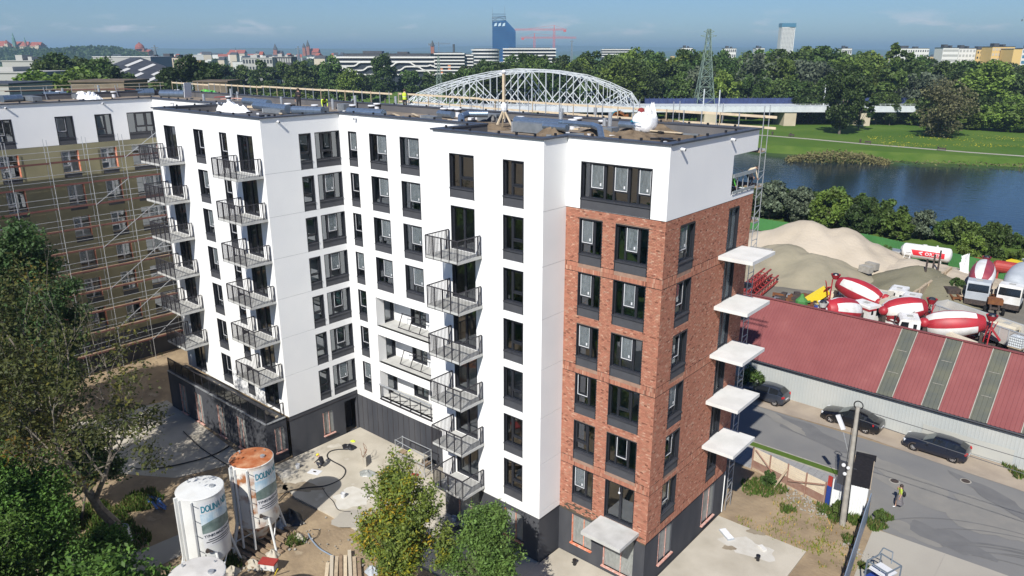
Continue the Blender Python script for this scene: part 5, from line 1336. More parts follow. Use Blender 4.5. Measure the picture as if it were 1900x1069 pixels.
# odds and ends of the yard
def junk(name, label, cat, mb, m, q, z=0, rz=0, **k):
    p = gpt(q[0], q[1], z); return single(name, mb, m, label, cat, loc=(p.x, p.y, 0), rz=rz, **k)
a, b = gpt(1388, 560, .8), gpt(1444, 514, .8); d = b - a
t = thing('boom_section', 'red lattice conveyor boom sections lying beside the sand', 'boom', (a.x, a.y, 0), math.atan2(d.y, d.x))
for k, (y0, z0) in enumerate(((0, .2), (1.3, .2), (.6, 1.3))):
    mb = MB(); L = d.length - k * .8
    for y in (0, .8):
        for z_ in (0, .8): mb.bar((0, y0 + y, z0 + z_), (L, y0 + y, z0 + z_), .16)
    for j in range(int(L / 1.2)):
        x = j * 1.2; mb.bar((x, y0, z0), (x + 1.2, y0, z0 + .8), .08).bar((x, y0 + .8, z0), (x + 1.2, y0 + .8, z0 + .8), .08).bar((x, y0, z0 + .8), (x + .6, y0 + .8, z0 + .8), .08)
    mb.build('lattice', ['redp'], t)
mb = MB().box(-1.6, 1.6, -.7, .7, .5, .7)
for x in (-1.5, -.5, .5, 1.5): mb.bar((x, -.7, .6), (x + .3, .7, 1.4), .1)
mb.bar((-1.6, .7, 1.4), (1.8, .7, 1.4), .12).bar((-1.5, -.7, 0), (-1.5, -.7, 1.2), .12).bar((1.6, -.7, 0), (1.6, -.7, 1.2), .12)
junk('loading_rack', 'orange yellow steel frame at the left end of the red roof', 'frame', mb, ['yellow'], (1420, 582), .6, .3)
mb = MB().lathe([(.5, 0), (.7, .3), (.7, .9), (.3, 1.3), (.15, 1.7)], 10).bar((-.8, 0, .3), (.9, .3, .9), .2)
junk('pump', 'green pump unit among the yard scrap', 'machine', mb, ['greenfence'], (1487, 562), .6)
mb = MB().obox((0, 0, 1.2), (2.6, .9, .9), 0, 0, R(-35)).box(-.4, .2, -.3, .3, 0, .8)
junk('tool_box', 'orange yellow metal box tilted among the yard scrap', 'box', mb, ['yellow'], (1516, 552), 1.0, .7)
mb = MB()
for k in range(2):
    for j in range(3): mb.box(k * 1.3 - 1.2, k * 1.3, -.6, .6, j * .55, j * .55 + .5)
junk('crate_stack', 'stack of pale yellow crates beside the striped mixer', 'crates', mb, ['cream'], (1551, 556), .8, .15)
mb = MB().lathe([(.32, 0), (.32, .9)], 12)
junk('oil_drum', 'blue drum among the yard scrap', 'drum', mb, ['bluep'], (1515, 574), .5)
rg = random.Random(4); mb = MB()
for k in range(70):
    q = gpt(rg.uniform(1440, 1560), rg.uniform(548, 582), .2); mb.obox((q.x, q.y, rg.uniform(.1, .5)), (rg.uniform(.3, 1.6), rg.uniform(.2, .6), rg.uniform(.2, .7)), rg.uniform(0, 3), rg.choice((0, 0, 1, 2)))
o = mb.build('scrap_metal', ['chassis', 'galv', 'rust']); o['kind'] = 'stuff'
for k, (q, z) in enumerate((((1603, 512), 0), ((1612, 508), 0), ((1622, 504), 0), ((1606, 505), .9), ((1617, 499), .9))):
    p = gpt(q[0], q[1], z); single('concrete_block', MB().box(-.8, .8, -.45, .45, z, z + .85), ['conc'], ('grey concrete block in the stack between the two heaps, bottom row', 'grey concrete block on top of the stack between the two heaps')[z > 0], 'block', 'stacked concrete blocks', loc=(p.x, p.y, 0), rz=R(-30 + 3 * k))
for k, (x, y) in enumerate(((1716, 512), (1730, 503), (1741, 495))):
    p = gpt(x, y, 1.7); single('steel_post', MB().box(-.1, .1, -.1, .1, 0, 3.9), ['chassis'], 'dark upright steel post at the edge of the grit heap', 'post', 'three dark steel posts', loc=(p.x, p.y, 0))
a, b = gpt(1686, 560, 1.0), gpt(1765, 505, 1.0)
t = thing('bay_wall', 'timber and concrete bay wall right of the dark grit heap', 'wall', (a.x, a.y, 0))
me = None
for k in range(5): MB().bar((a.x + (b.x - a.x) * k / 5, a.y + (b.y - a.y) * k / 5, .25 + .0), (a.x + (b.x - a.x) * (k + 1) / 5 - .1, a.y + (b.y - a.y) * (k + 1) / 5, .25), .3, 3.0).build('bay_panel', ['wood'], t, world=True)
p = gpt(1684, 566, 1); MB().box(p.x - .3, p.x + .3, p.y - 2.2, p.y + .2, 0, 1.6).build('bay_panel', ['conc'], t, world=True)
mb = MB().box(-1.2, 1.2, -.8, .8, 0, 1.3).bar((-1, -.6, 1.3), (-1, -.6, 2.0), .1)
junk('machine_body', 'red machine body beside the green fence', 'machine', mb, ['redp'], (1803, 490), .5, .4)
mb = MB().lathe([(.55, -1.6), (.8, -1.3), (.8, 1.3), (.55, 1.6)], 16, (0, 0, 1.6), (1, 0, 0)).box(-1, -.8, -.5, .5, 0, 1).box(.8, 1, -.5, .5, 0, 1)
junk('cylinder_tank', 'faded red cylinder lying by the green fence', 'tank', mb, ['redp'], (1868, 502), 1.2)
mb = MB().box(-1.6, 1.6, -.7, .7, .6, 2.2).box(-1.2, -.9, -.6, .6, 0, .6).box(.9, 1.2, -.6, .6, 0, .6)
junk('machine_body', 'yellow machine body at the right end of the green fence', 'machine', mb, ['yellow'], (1893, 500), 1.2, -.3)
mb = MB().box(-1.7, 1.7, -.9, .9, 0, .2)
for k in range(5): mb.box(-1.6, 1.6, -.85, .85, .22 + k * .28, .22 + k * .28 + .2)
mb.lathe([(.5, -.2), (.5, .2)], 12, (.6, 0, 2.0), (0, 1, 0)); 
junk('steel_stack', 'grey stack of steel plates with a reel on top, left of the fuel tank', 'stack', mb, ['galv'], (1668, 474), .8, .05)
for k, q in enumerate(((1640, 462), (1648, 478))): pass
mb = MB(); rg = random.Random(2)
for k in range(9): mb.quad((rg.uniform(-.5, .5), rg.uniform(-.3, .3), 0), (rg.uniform(.2, .9), rg.uniform(-.3, .3), .1), (rg.uniform(.1, .5), rg.uniform(-.3, .3), rg.uniform(2, 3.8)), (rg.uniform(-.6, 0), rg.uniform(-.3, .3), rg.uniform(1.8, 3.4)))
junk('plastic_sheet', 'torn pale plastic sheet hanging on the bay wall scrub', 'sheet', mb, ['bag'], (1783, 520), 0)
mb = MB().box(-.9, .9, -.6, .6, .95, 1.05)
for x in (-.8, .8):
    for y in (-.5, .5): mb.box(x - .06, x + .06, y - .06, y + .06, 0, .95)
junk('table', 'rough timber table in front of the maroon mixer', 'table', mb, ['wood'], (1795, 556), .5, .2)
mb = MB().lathe([(.5, -1.2), (.5, 1.2)], 14, (0, 0, .5), (0, 1, 0))
for k in range(4):
    for j in range(3): mb.box(-1.6 + j * 1.05, -.6 + j * 1.05, -3.4 - 0, -2.4, k * .6, k * .6 + .56)
junk('block_wall', 'pale block stack with a grey roll behind the scaffold corner', 'stack', mb, ['conc'], (1422, 470), 1.0, .1)
for q, lab in (((1790, 614), 'cream fuel tank cover lying behind the red roof ridge'),):
    mb = MB().obox((0, 0, 2.0), (2.6, .9, .5), 0, 0, R(5)).box(-.9, .9, -.3, .3, 0, 1.8); junk('tank_cover', lab, 'tank', mb, ['truckpale'], (1782, 640), 1.5, R(-15))
# ================================================================== SCAFFOLDS
def scaffold(name, label, P, along, out, n, bay, z0, ztop, decks, width=.75, plankm='plank', rails=True, diag=True, toe='steelred', inst_at=None):
    """frames of two standards every bay along `along`, decks and guard rails; `out` points away from the wall"""
    P, a, o = Vector(P), Vector(along), Vector(out)
    t = thing(name, label, 'scaffold', P)
    me = MB().tube((0, 0, z0), (0, 0, ztop), .026, n=6).mesh('standard', 'galv')
    for k in range(n + 1):
        for w_ in (0, width):
            q = a * (k * bay) + o * w_; inst('standard', me, t, q)
    for d in decks:
        for k in range(n):
            m2 = MB(); p0, p1 = a * (k * bay + .04) + Vector((0, 0, d)), a * ((k + 1) * bay - .04) + Vector((0, 0, d))
            for j in range(2): m2.bar(p0 + o * (.2 + .36 * j), p1 + o * (.2 + .36 * j), .33, .05)
            m2.build('deck', [plankm], t)
            if toe: MB().bar(p0 + o * (width - .02) + Vector((0, 0, .09)), p1 + o * (width - .02) + Vector((0, 0, .06)), .03, .14).build('toe_board', [toe], t)
            if rails:
                for h in (.5, 1.0): MB().tube(p0 + o * width + Vector((0, 0, h)), p1 + o * width + Vector((0, 0, h)), .02, n=5).build('guard_rail', ['galv'], t)
        for k in range(n + 1):
            q = a * (k * bay) + Vector((0, 0, d - .04)); MB().bar(q, q + o * width, .05).build('transom', ['galv'], t)
    if diag:
        dz = sorted(decks, reverse=True)
        for i in range(len(dz) - 1):
            k = n - 1 if i % 2 == 0 else n - 2
            if k < 0: continue
            MB().tube(a * ((k + 1) * bay) + o * width + Vector((0, 0, dz[i] + (1.9 if i == 0 else 0))), a * (k * bay) + o * width + Vector((0, 0, dz[i + 1] + (1.9 if i == 0 else 0))), .028, n=6).build('diagonal_brace', ['galv'], t)
    return t
scaffold('scaffold', 'long scaffold with red toe boards in front of the olive unfinished wall', (-54.2, -26.6, 0), (0, 1, 0), (1, 0, 0), 9, 3.05, 0, 21.6, [19.6 - 1.95 * k for k in range(10)], .8)
NS = scaffold('scaffold', 'steel scaffold tower rising past the roof at the right rear corner', (.05, 10.2, 0), (-1, 0, 0), (0, 1, 0), 8, 2.8, 0, 25.75, [23.2 - 2.0 * k for k in range(11)], .75, toe='galv', diag=False, rails=False)
mb = MB()
for k in range(22): mb.bar((.05, 10.2, .6 + k * 1.0), (.05, 10.95, .9 + k * 1.0), .03); mb.bar((.05, 10.2, 1.1 + k), (.05, 10.95, 1.1 + k), .03)
mb.build('end_frame_bracing', ['galv'], NS, world=True)
# timber guard rails round the back of the roof
t = thing('roof_guard_rail', 'timber guard rail on posts along the far edge of the roof', 'guard rail', (-30, 10.0, ZR))
k = 0; x = -68
while x < -.2:
    z1 = 25.35 if x < -30 else 25.15
    MB().bar((x, 10.02, ZR + .3), (x, 10.02, z1 + .15), .05).build('rail_post', ['galv' if k % 3 else 'wood'], t, world=True); x += 1.15; k += 1
for a, b, z1, y in ((-68, -60, 25.3, 10.05), (-60, -50, 25.35, 10.08), (-50, -40, 25.38, 10.05), (-40, -31, 25.36, 10.08), (-31, -22, 25.3, 10.9), (-22, -13, 25.2, 10.93), (-13, -4, 25.15, 10.9), (-4, .4, 25.12, 10.93)):
    MB().bar((a, y, z1 + .03), (b + .1, y, z1 - .02), .05, .14).build('top_rail', ['woodpale'], t, world=True)
    if a >= -31: MB().bar((a, y, z1 - .58), (b + .1, y, z1 - .62), .05, .13).build('mid_rail', ['woodpale'], t, world=True)
t = thing('roof_guard_rail', 'tube guard rail along the left far edge of the far wing roof', 'guard rail', (XB, -10, ZR))
for k in range(18):
    y = -30 + k * 2.3; MB().bar((XB + .1, y, ZR), (XB + .1, y, ZR + 1.35), .04).build('rail_post', ['galv'], t, world=True)
    if k % 3 == 0: MB().bar((XB + .6, y - .3, ZR), (XB + .12, y - .3, ZR + 1.2), .05).build('rail_strut', ['galv'], t, world=True)
for h in (1.0, 1.35): MB().bar((XB + .1, -30, ZR + h), (XB + .1, 9.5, ZR + h), .05).build('top_rail', ['woodpale'], t, world=True)

# ================================================================== THINGS ON THE ROOF
def rp(px, py): return gpt(px, py, ZR)
tag(MB().sheet([(-5.6, .5), (-.5, .5), (-.5, 9.3), (-5.6, 9.3)], ZR + .012).sheet([(-13.2, -1.4), (-6.2, -1.4), (-6.2, 3.0), (-13.2, 3.0)], ZR + .012).sheet([(-26, 4.5), (-14.5, 4.5), (-14.5, 7.4), (-26, 7.4)], ZR + .012).build('soil_layer', ['soil'], B), kind='stuff')
MB().sheet([(-55, 2.2), (-42, 2.2), (-42, 9), (-55, 9)], ZR + .012).sheet([(-41, -3.6), (-28, -3.6), (-28, 3), (-41, 3)], ZR + .013).sheet([(-60, -30), (-56, -30), (-56, 4), (-60, 4)], ZR + .014).build('membrane_sheet', ['membrane'], B)
def mound(name, label, pts, m, seed, cat):
    pass
def heap(name, label, cat, c, rx, ry, h, m, seed, group=None, rough=.3, rot=0):
    rg = np.random.RandomState(seed); mb = MB(); n = 26; rings = 9
    ph = rg.uniform(0, 6.28, 8)
    vs = []
    for j in range(rings + 1):
        q = j / rings
        for i in range(n):
            a = 6.283 * i / n
            r = q * (1 + .13 * math.sin(2 * a + ph[0]) + .10 * math.sin(5 * a + ph[1]))
            z = h * (1 - q ** 1.6) * (1 + rough * math.sin(3 * a + ph[2] + 5 * q)) + rg.uniform(-.06, .06) * h * (1 - q)
            x, y = rx * r * math.cos(a), ry * r * math.sin(a)
            vs.append((x * math.cos(rot) - y * math.sin(rot), x * math.sin(rot) + y * math.cos(rot), z if j < rings else -.02))
    fs = [(j * n + i, (j + 1) * n + i, (j + 1) * n + (i + 1) % n, j * n + (i + 1) % n) for j in range(rings) for i in range(n)]
    mb.add(vs, [f for f in fs])
    return single(name, mb, [m], label, cat, group, loc=(c[0], c[1], c[2]), smooth=True)
for (q, rx, ry, h, lab) in (((1120, 252), 2.0, .8, .42, 'brown soil ridge along the front parapet of the brick corner'), ((1172, 256), 1.7, .9, .35, 'low brown soil ridge in front of the white bulk bag'), ((1236, 243), 2.4, 1.6, .55, 'brown soil heap to the right of the white bulk bag'),
                          ((1290, 236), 2.4, 1.5, .3, 'flat soil heap near the right end of the roof'), ((1024, 252), 1.1, .6, .4, 'small soil heap by the grey duct box'), ((905, 240), 1.5, .8, .3, 'soil heap left of the wooden mast')):
    p = rp(*q); heap('soil_heap', lab, 'soil heap', p, rx, ry, h, 'soil', int(q[0]), 'soil heaps on the roof', rot=.4)
# bulk bag
p = rp(1196, 244)
t = thing('bulk_bag', 'big white bulk bag with knotted top standing on the roof', 'bag', p)
mb = MB(); n = 28; rg = random.Random(3); prof = [(.50, 0), (.66, .06), (.70, .4), (.69, .78), (.62, .92), (.5, 1.0), (.2, 1.12)]
vs = []
for r, z in prof:
    for i in range(n):
        a = 6.283 * i / n; sq = 1 / max(abs(math.cos(a)), abs(math.sin(a))) ** .45; k = 1 + rg.uniform(-.03, .03) + (.05 * math.sin(5 * a) if z > .8 else 0)
        vs.append((r * sq * math.cos(a) * k, r * sq * math.sin(a) * k, z + (rg.uniform(-.04, .06) if z > .5 else 0)))
mb.add(vs, [(j * n + i, j * n + (i + 1) % n, (j + 1) * n + (i + 1) % n, (j + 1) * n + i) for j in range(len(prof) - 1) for i in range(n)] + [tuple((len(prof) - 1) * n + i for i in range(n))])
mb.build('bag_body', ['bag'], t, smooth=True)
mb = MB()
for x, y, h in ((-.45, .2, 1.25), (.0, .1, 1.55), (.38, .15, 1.75), (.3, -.25, 1.3), (-.2, -.3, 1.2)):
    for k in range(3):
        a = rg.uniform(0, 6.28); mb.add([(x - .25, y - .1, .95), (x + .25, y + .1, .95), (x + .1 * math.cos(a), y + .1 * math.sin(a), h)], [(0, 1, 2)])
        mb.add([(x + .1, y - .25, .95), (x - .1, y + .25, .95), (x + .12 * math.sin(a), y + .12 * math.cos(a), h)], [(0, 1, 2)])
mb.build('loose_top', ['bag'], t)
MB().ball((-.25, -.1, 1.18), .22, 9, 6).build('red_cloth', [mat('dull_red_cloth', (.22, .04, .04), rough=.9)], t)
MB().bar((-.3, -.93, .62), (.25, -.94, .56), .03).bar((-.42, -.92, .66), (-.3, -.93, .62), .07).build('lifting_loop', [M['teal']], t)
# wooden mast on a tripod
p = rp(935, 237)
t = thing('timber_mast', 'pale wooden mast on a tripod base standing on the roof', 'mast', p)
MB().box(-.07, .07, -.07, .07, .55, 3.3).build('shaft', ['woodpale'], t)
for a in (20, 140, 255): MB().bar((.62 * math.cos(R(a)), .62 * math.sin(R(a)), 0), (.05 * math.cos(R(a)), .05 * math.sin(R(a)), 1.05), .1).build('strut', ['woodpale'], t)
MB().ball((0, 0, 1.25), .2, 8, 6, (1, 1, 1.7)).build('film_wrap', ['bag'], t)
MB().lathe([(.12, 0), (.16, .1), (.05, .22)], 12, (0, 0, 3.3)).obox((-.2, 0, 3.28), (.25, .14, .12)).build('mast_head', ['tape'], t)
# ducts
def duct(label, pts, r, m='duct', ends=True):
    pts = [Vector(q) for q in pts]; t = thing('duct', label, 'duct', pts[0], 0, 'ventilation ducts on the roof')
    mb = MB()
    for a, b in zip(pts, pts[1:]):
        d = (b - a); n = max(1, int(d.length / .55))
        mb.tube(a, b, r, r, 14)
        for k in range(n + 1): q = a + d * k / n; mb.tube(q - d.normalized() * .02, q + d.normalized() * .02, r * 1.05, r * 1.05, 14)
    for q in pts[1:-1]: mb.ball(q, r * 1.02, 12, 8)
    mb.build('pipe', [m], t, world=True, smooth=False)
    return t
def rz_(px, py, h): p = rp(px, py); return (p.x, p.y, ZR + h)
duct('long blue foil duct bending down behind the front parapet', [rz_(1004, 243, .62), rz_(1098, 253, .62), rz_(1112, 258, .6), rz_(1117, 263, .1)], .17)
duct('short foil duct in front of the long one', [rz_(1010, 250, .5), rz_(1052, 254, .5)], .2)
duct('fat foil duct between the wooden mast and the roof vents', [rz_(958, 240, .5), rz_(1040, 248, .5)], .28)
duct('curved silver duct left of the notch in the parapet', [rz_(856, 232, .1), rz_(856, 229, .45), rz_(868, 227, .55), rz_(905, 227, .55)], .22)
duct('short duct beside the white vent caps', [rz_(815, 218, .3), rz_(840, 221, .3)], .22)
duct('flat foil duct in front of the standing worker', [rz_(648, 216, .35), rz_(712, 220, .35)], .3)
duct('foil duct in the middle of the wing roof', [rz_(545, 214, .4), rz_(600, 216, .4)], .3)
duct('foil duct on the wing roof beside the crumpled foil', [rz_(475, 205, .4), rz_(535, 212, .4)], .3)
duct('foil duct behind the crumpled foil on the wing roof', [rz_(455, 198, .5), rz_(500, 203, .5)], .28)
duct('grey duct near the bag at the right of the roof', [rz_(1150, 243, .4), rz_(1178, 245, .4)], .2)
duct('foil duct at the left end of the far wing roof', [rz_(5, 190, .3), rz_(40, 188, .3)], .35)
duct('foil duct along the far wing roof parapet', [rz_(82, 184, .35), rz_(125, 183, .35)], .35)
duct('small foil duct near the inner corner of the far wing', [rz_(255, 178, .35), rz_(285, 177, .35)], .4)
duct('short foil duct near the green sheet', [rz_(300, 180, .35), rz_(345, 181, .35)], .35)
def dbox(label, px, py, L, W_, H, rz=0):
    p = rp(px, py); t = thing('duct_box', label, 'duct box', p, rz, 'grey duct boxes on the roof')
    MB().box(-L / 2, L / 2, -W_ / 2, W_ / 2, .05, H).build('casing', ['ductdark'], t); MB().box(-L / 2 - .02, -L / 2 + .1, -W_ / 2 - .01, W_ / 2 + .01, .04, H + .01).build('flange', ['galv'], t)
for a in (('grey duct box behind the front parapet right of the mast', 985, 247, 2.4, .7, .6), ('grey duct box under the long blue duct', 1125, 252, 1.2, .8, .5), ('grey duct box by the white vent caps', 800, 226, 1.4, .7, .4), ('grey box at the edge of the wing roof', 600, 214, .7, .6, .6), ('low grey box in front of the flat foil duct', 690, 221, 2.6, .7, .35),
          ('grey box on the wing roof near the tripod clutter', 510, 211, 2.5, .6, .35), ('grey duct box behind the wooden mast', 910, 224, 1.8, .8, .5), ('grey duct box on the far wing roof', 60, 188, 3.0, .8, .5), ('grey duct box near the middle of the far wing roof', 140, 183, 2.4, .8, .5), ('grey duct box near the bending worker', 640, 207, .8, .8, .6)): dbox(*a)
vm = [MB().lathe([(.19, 0), (.19, .38)], 14).mesh('base', 'tape'), MB().lathe([(.26, .5), (.30, .56), (.26, .62)], 16).mesh('cap', 'tape'), MB().lathe([(.2, .38), (.24, .40), (.24, .5)], 14).mesh('mesh_collar', 'plastic')]
VP = [(824, 216), (838, 216), (850, 217), (965, 234), (1062, 240), (1118, 242), (1072, 236), (585, 209), (655, 209), (690, 210), (535, 206), (497, 200), (425, 191), (700, 206), (1196, 228), (195, 180), (212, 181), (110, 180), (330, 177), (470, 196)]
for k, q in enumerate(VP):
    t = thing('roof_vent', 'white mushroom roof vent with a dark collar', 'roof vent', rp(*q), 0, 'white roof vents')
    for m_ in vm: inst(m_.name.split('.')[0], m_, t)
pm = MB().tube((0, 0, 0), (0, 0, 1.0), .12, n=12).mesh('vent_pipe', 'galv')
for k, q in enumerate(((1121, 244), (1131, 245), (1042, 227), (1040, 243), (1104, 226), (918, 214), (735, 203), (660, 203), (655, 200), (618, 203), (600, 209), (523, 196), (430, 186), (442, 186), (380, 198), (95, 182), (118, 180), (185, 178))):
    tag(inst('vent_pipe', pm, None, rp(*q), 0, (1, 1, random.uniform(.7, 1.15))), 'grey vertical vent pipe on the roof', 'vent pipe', 'vent pipes on the roof')
# crumpled foil heap, tarps, boards, hoses
def crumple(name, label, cat, px, py, L, W_, H, m, seed):
    p = rp(px, py); rg = random.Random(seed); nx, ny = 16, 8; mb = MB(); vs = []
    for j in range(ny + 1):
        for i in range(nx + 1):
            u, v = i / nx, j / ny; e = max(0, 1 - (2 * u - 1) ** 4) * max(0, 1 - (2 * v - 1) ** 4)
            vs.append(((u - .5) * L + rg.uniform(-.1, .1), (v - .5) * W_ + rg.uniform(-.08, .08), e * H * rg.uniform(.25, 1.1)))
    mb.add(vs, [(j * (nx + 1) + i, j * (nx + 1) + i + 1, (j + 1) * (nx + 1) + i + 1, (j + 1) * (nx + 1) + i) for j in range(ny) for i in range(nx)])
    single(name, mb, [m], label, cat, loc=p)
crumple('crumpled_film', 'long heap of crumpled white film on the wing roof', 'film', 428, 207, 4.6, 1.4, .75, 'bag', 2)
crumple('crumpled_film', 'white and pink wrapping heap at the left of the wing roof', 'film', 385, 204, 2.6, 1.2, .45, 'bag', 4)
crumple('green_tarpaulin', 'bright green tarpaulin on the roof behind the wing', 'tarpaulin', 385, 178, 3.0, 2.0, .7, mat('green_tarp', (.02, .30, .14), rough=.6) and 'hivisgreen', 5)
crumple('white_film', 'white film over material on the far wing roof', 'film', 163, 184, 4.5, 1.6, .8, 'bag', 7)
crumple('netting_heap', 'rust brown heap of netting behind the bulk bag', 'netting', 1150, 232, 1.8, 1.4, .9, 'rust', 8)
crumple('grey_sheet', 'dark folded sheet lying behind the mast', 'sheet', 925, 226, 2.0, 1.0, .45, 'plastic', 9)
p = rp(350, 181); single('white_board', MB().obox((0, 0, .75), (.06, .95, 1.5), R(15), 0, R(6)), ['bag'], 'white insulation board standing upright on the roof', 'board', loc=p)
p = rp(753, 207); t = thing('jerry_can', 'yellow jerry can at the feet of the roof worker', 'can', p); MB().box(-.2, .2, -.12, .12, 0, .5).build('body', ['yellow'], t); MB().bar((-.1, 0, .56), (.1, 0, .56), .04).tube((.14, 0, .5), (.18, 0, .58), .035).build('handle', ['yellow'], t)
p = rp(1168, 239); single('rubber_glove', MB().ball((0, 0, .15), .2, 8, 5, (1.6, 1, .7)).bar((.2, 0, .2), (.42, .1, .3), .06).bar((.2, .05, .2), (.36, .22, .3), .06), ['yellow'], 'bright yellow bag beside the bulk bag', 'bag', loc=p)
p = rp(1143, 224); t = thing('hose_reel', 'blue black cable reel behind the netting heap', 'reel', p); MB().lathe([(.3, -.05), (.32, 0), (.3, .05)], 18, (0, 0, .35), (.7, -.7, 0)).build('flange', ['teal'], t); MB().lathe([(.2, -.2), (.2, .2)], 14, (0, 0, .35), (.7, -.7, 0)).build('hub', ['plastic'], t)
rg = random.Random(8)
for lab, pts, m, r in (('red hose lying across the wing roof', ((398, 184), (450, 186), (500, 190), (545, 192), (600, 197)), 'redp', .035), ('pink hose lying beside the red hose', ((410, 188), (440, 191), (480, 191)), 'salmon', .05), ('dark red pipe lying along the back parapet', ((760, 206), (850, 212), (935, 220), (1020, 226), (1110, 233)), 'steelred', .06), ('red pipe along the far wing roof', ((10, 176), (110, 170), (230, 168), (320, 172)), 'steelred', .07)):
    tag(MB().path([rp(*q) + Vector((0, 0, .12 + rg.uniform(0, .3))) for q in pts], r, 6).build('hose', [m]), lab, 'hose')
rg = random.Random(21); mb = MB()
for k in range(170):
    x = rg.uniform(-52, -1); y = rg.uniform(2.6, 9.2)
    if k % 3 == 0: x, y = rg.uniform(-41, -28), rg.uniform(-3.8, 8)
    if k % 5 == 0: x, y = rg.uniform(-68, -56), rg.uniform(-30, 8)
    s_ = rg.uniform(.08, .5); mb.obox((x, y, ZR + .06), (s_ * rg.uniform(1, 3), s_ * .5, rg.uniform(.06, .25)), rg.uniform(0, 3), rg.choice((0, 0, 1, 1, 2, 3)))
o = mb.build('roof_offcuts', ['ductdark', 'plastic', 'woodpale', 'tape']); o['kind'] = 'stuff'
rg = random.Random(31)
for k, (q, l_) in enumerate((((770, 216), 2.4), ((735, 216), 1.8), ((1262, 243), 1.6), ((1230, 248), 2.6), ((520, 213), 1.6), ((1085, 230), 2.2))):
    p = rp(*q); single('roof_plank', MB().obox((0, 0, .12), (l_, .18, .05), rg.uniform(-.6, .2)), ['woodpale'], ('pale plank lying on the roof right of the standing worker', 'short pale plank left of the yellow can', 'pale plank on the soil near the right parapet', 'long plank across the soil behind the brick corner', 'plank at the edge of the wing roof', 'plank lying behind the ducts')[k], 'plank', loc=p)

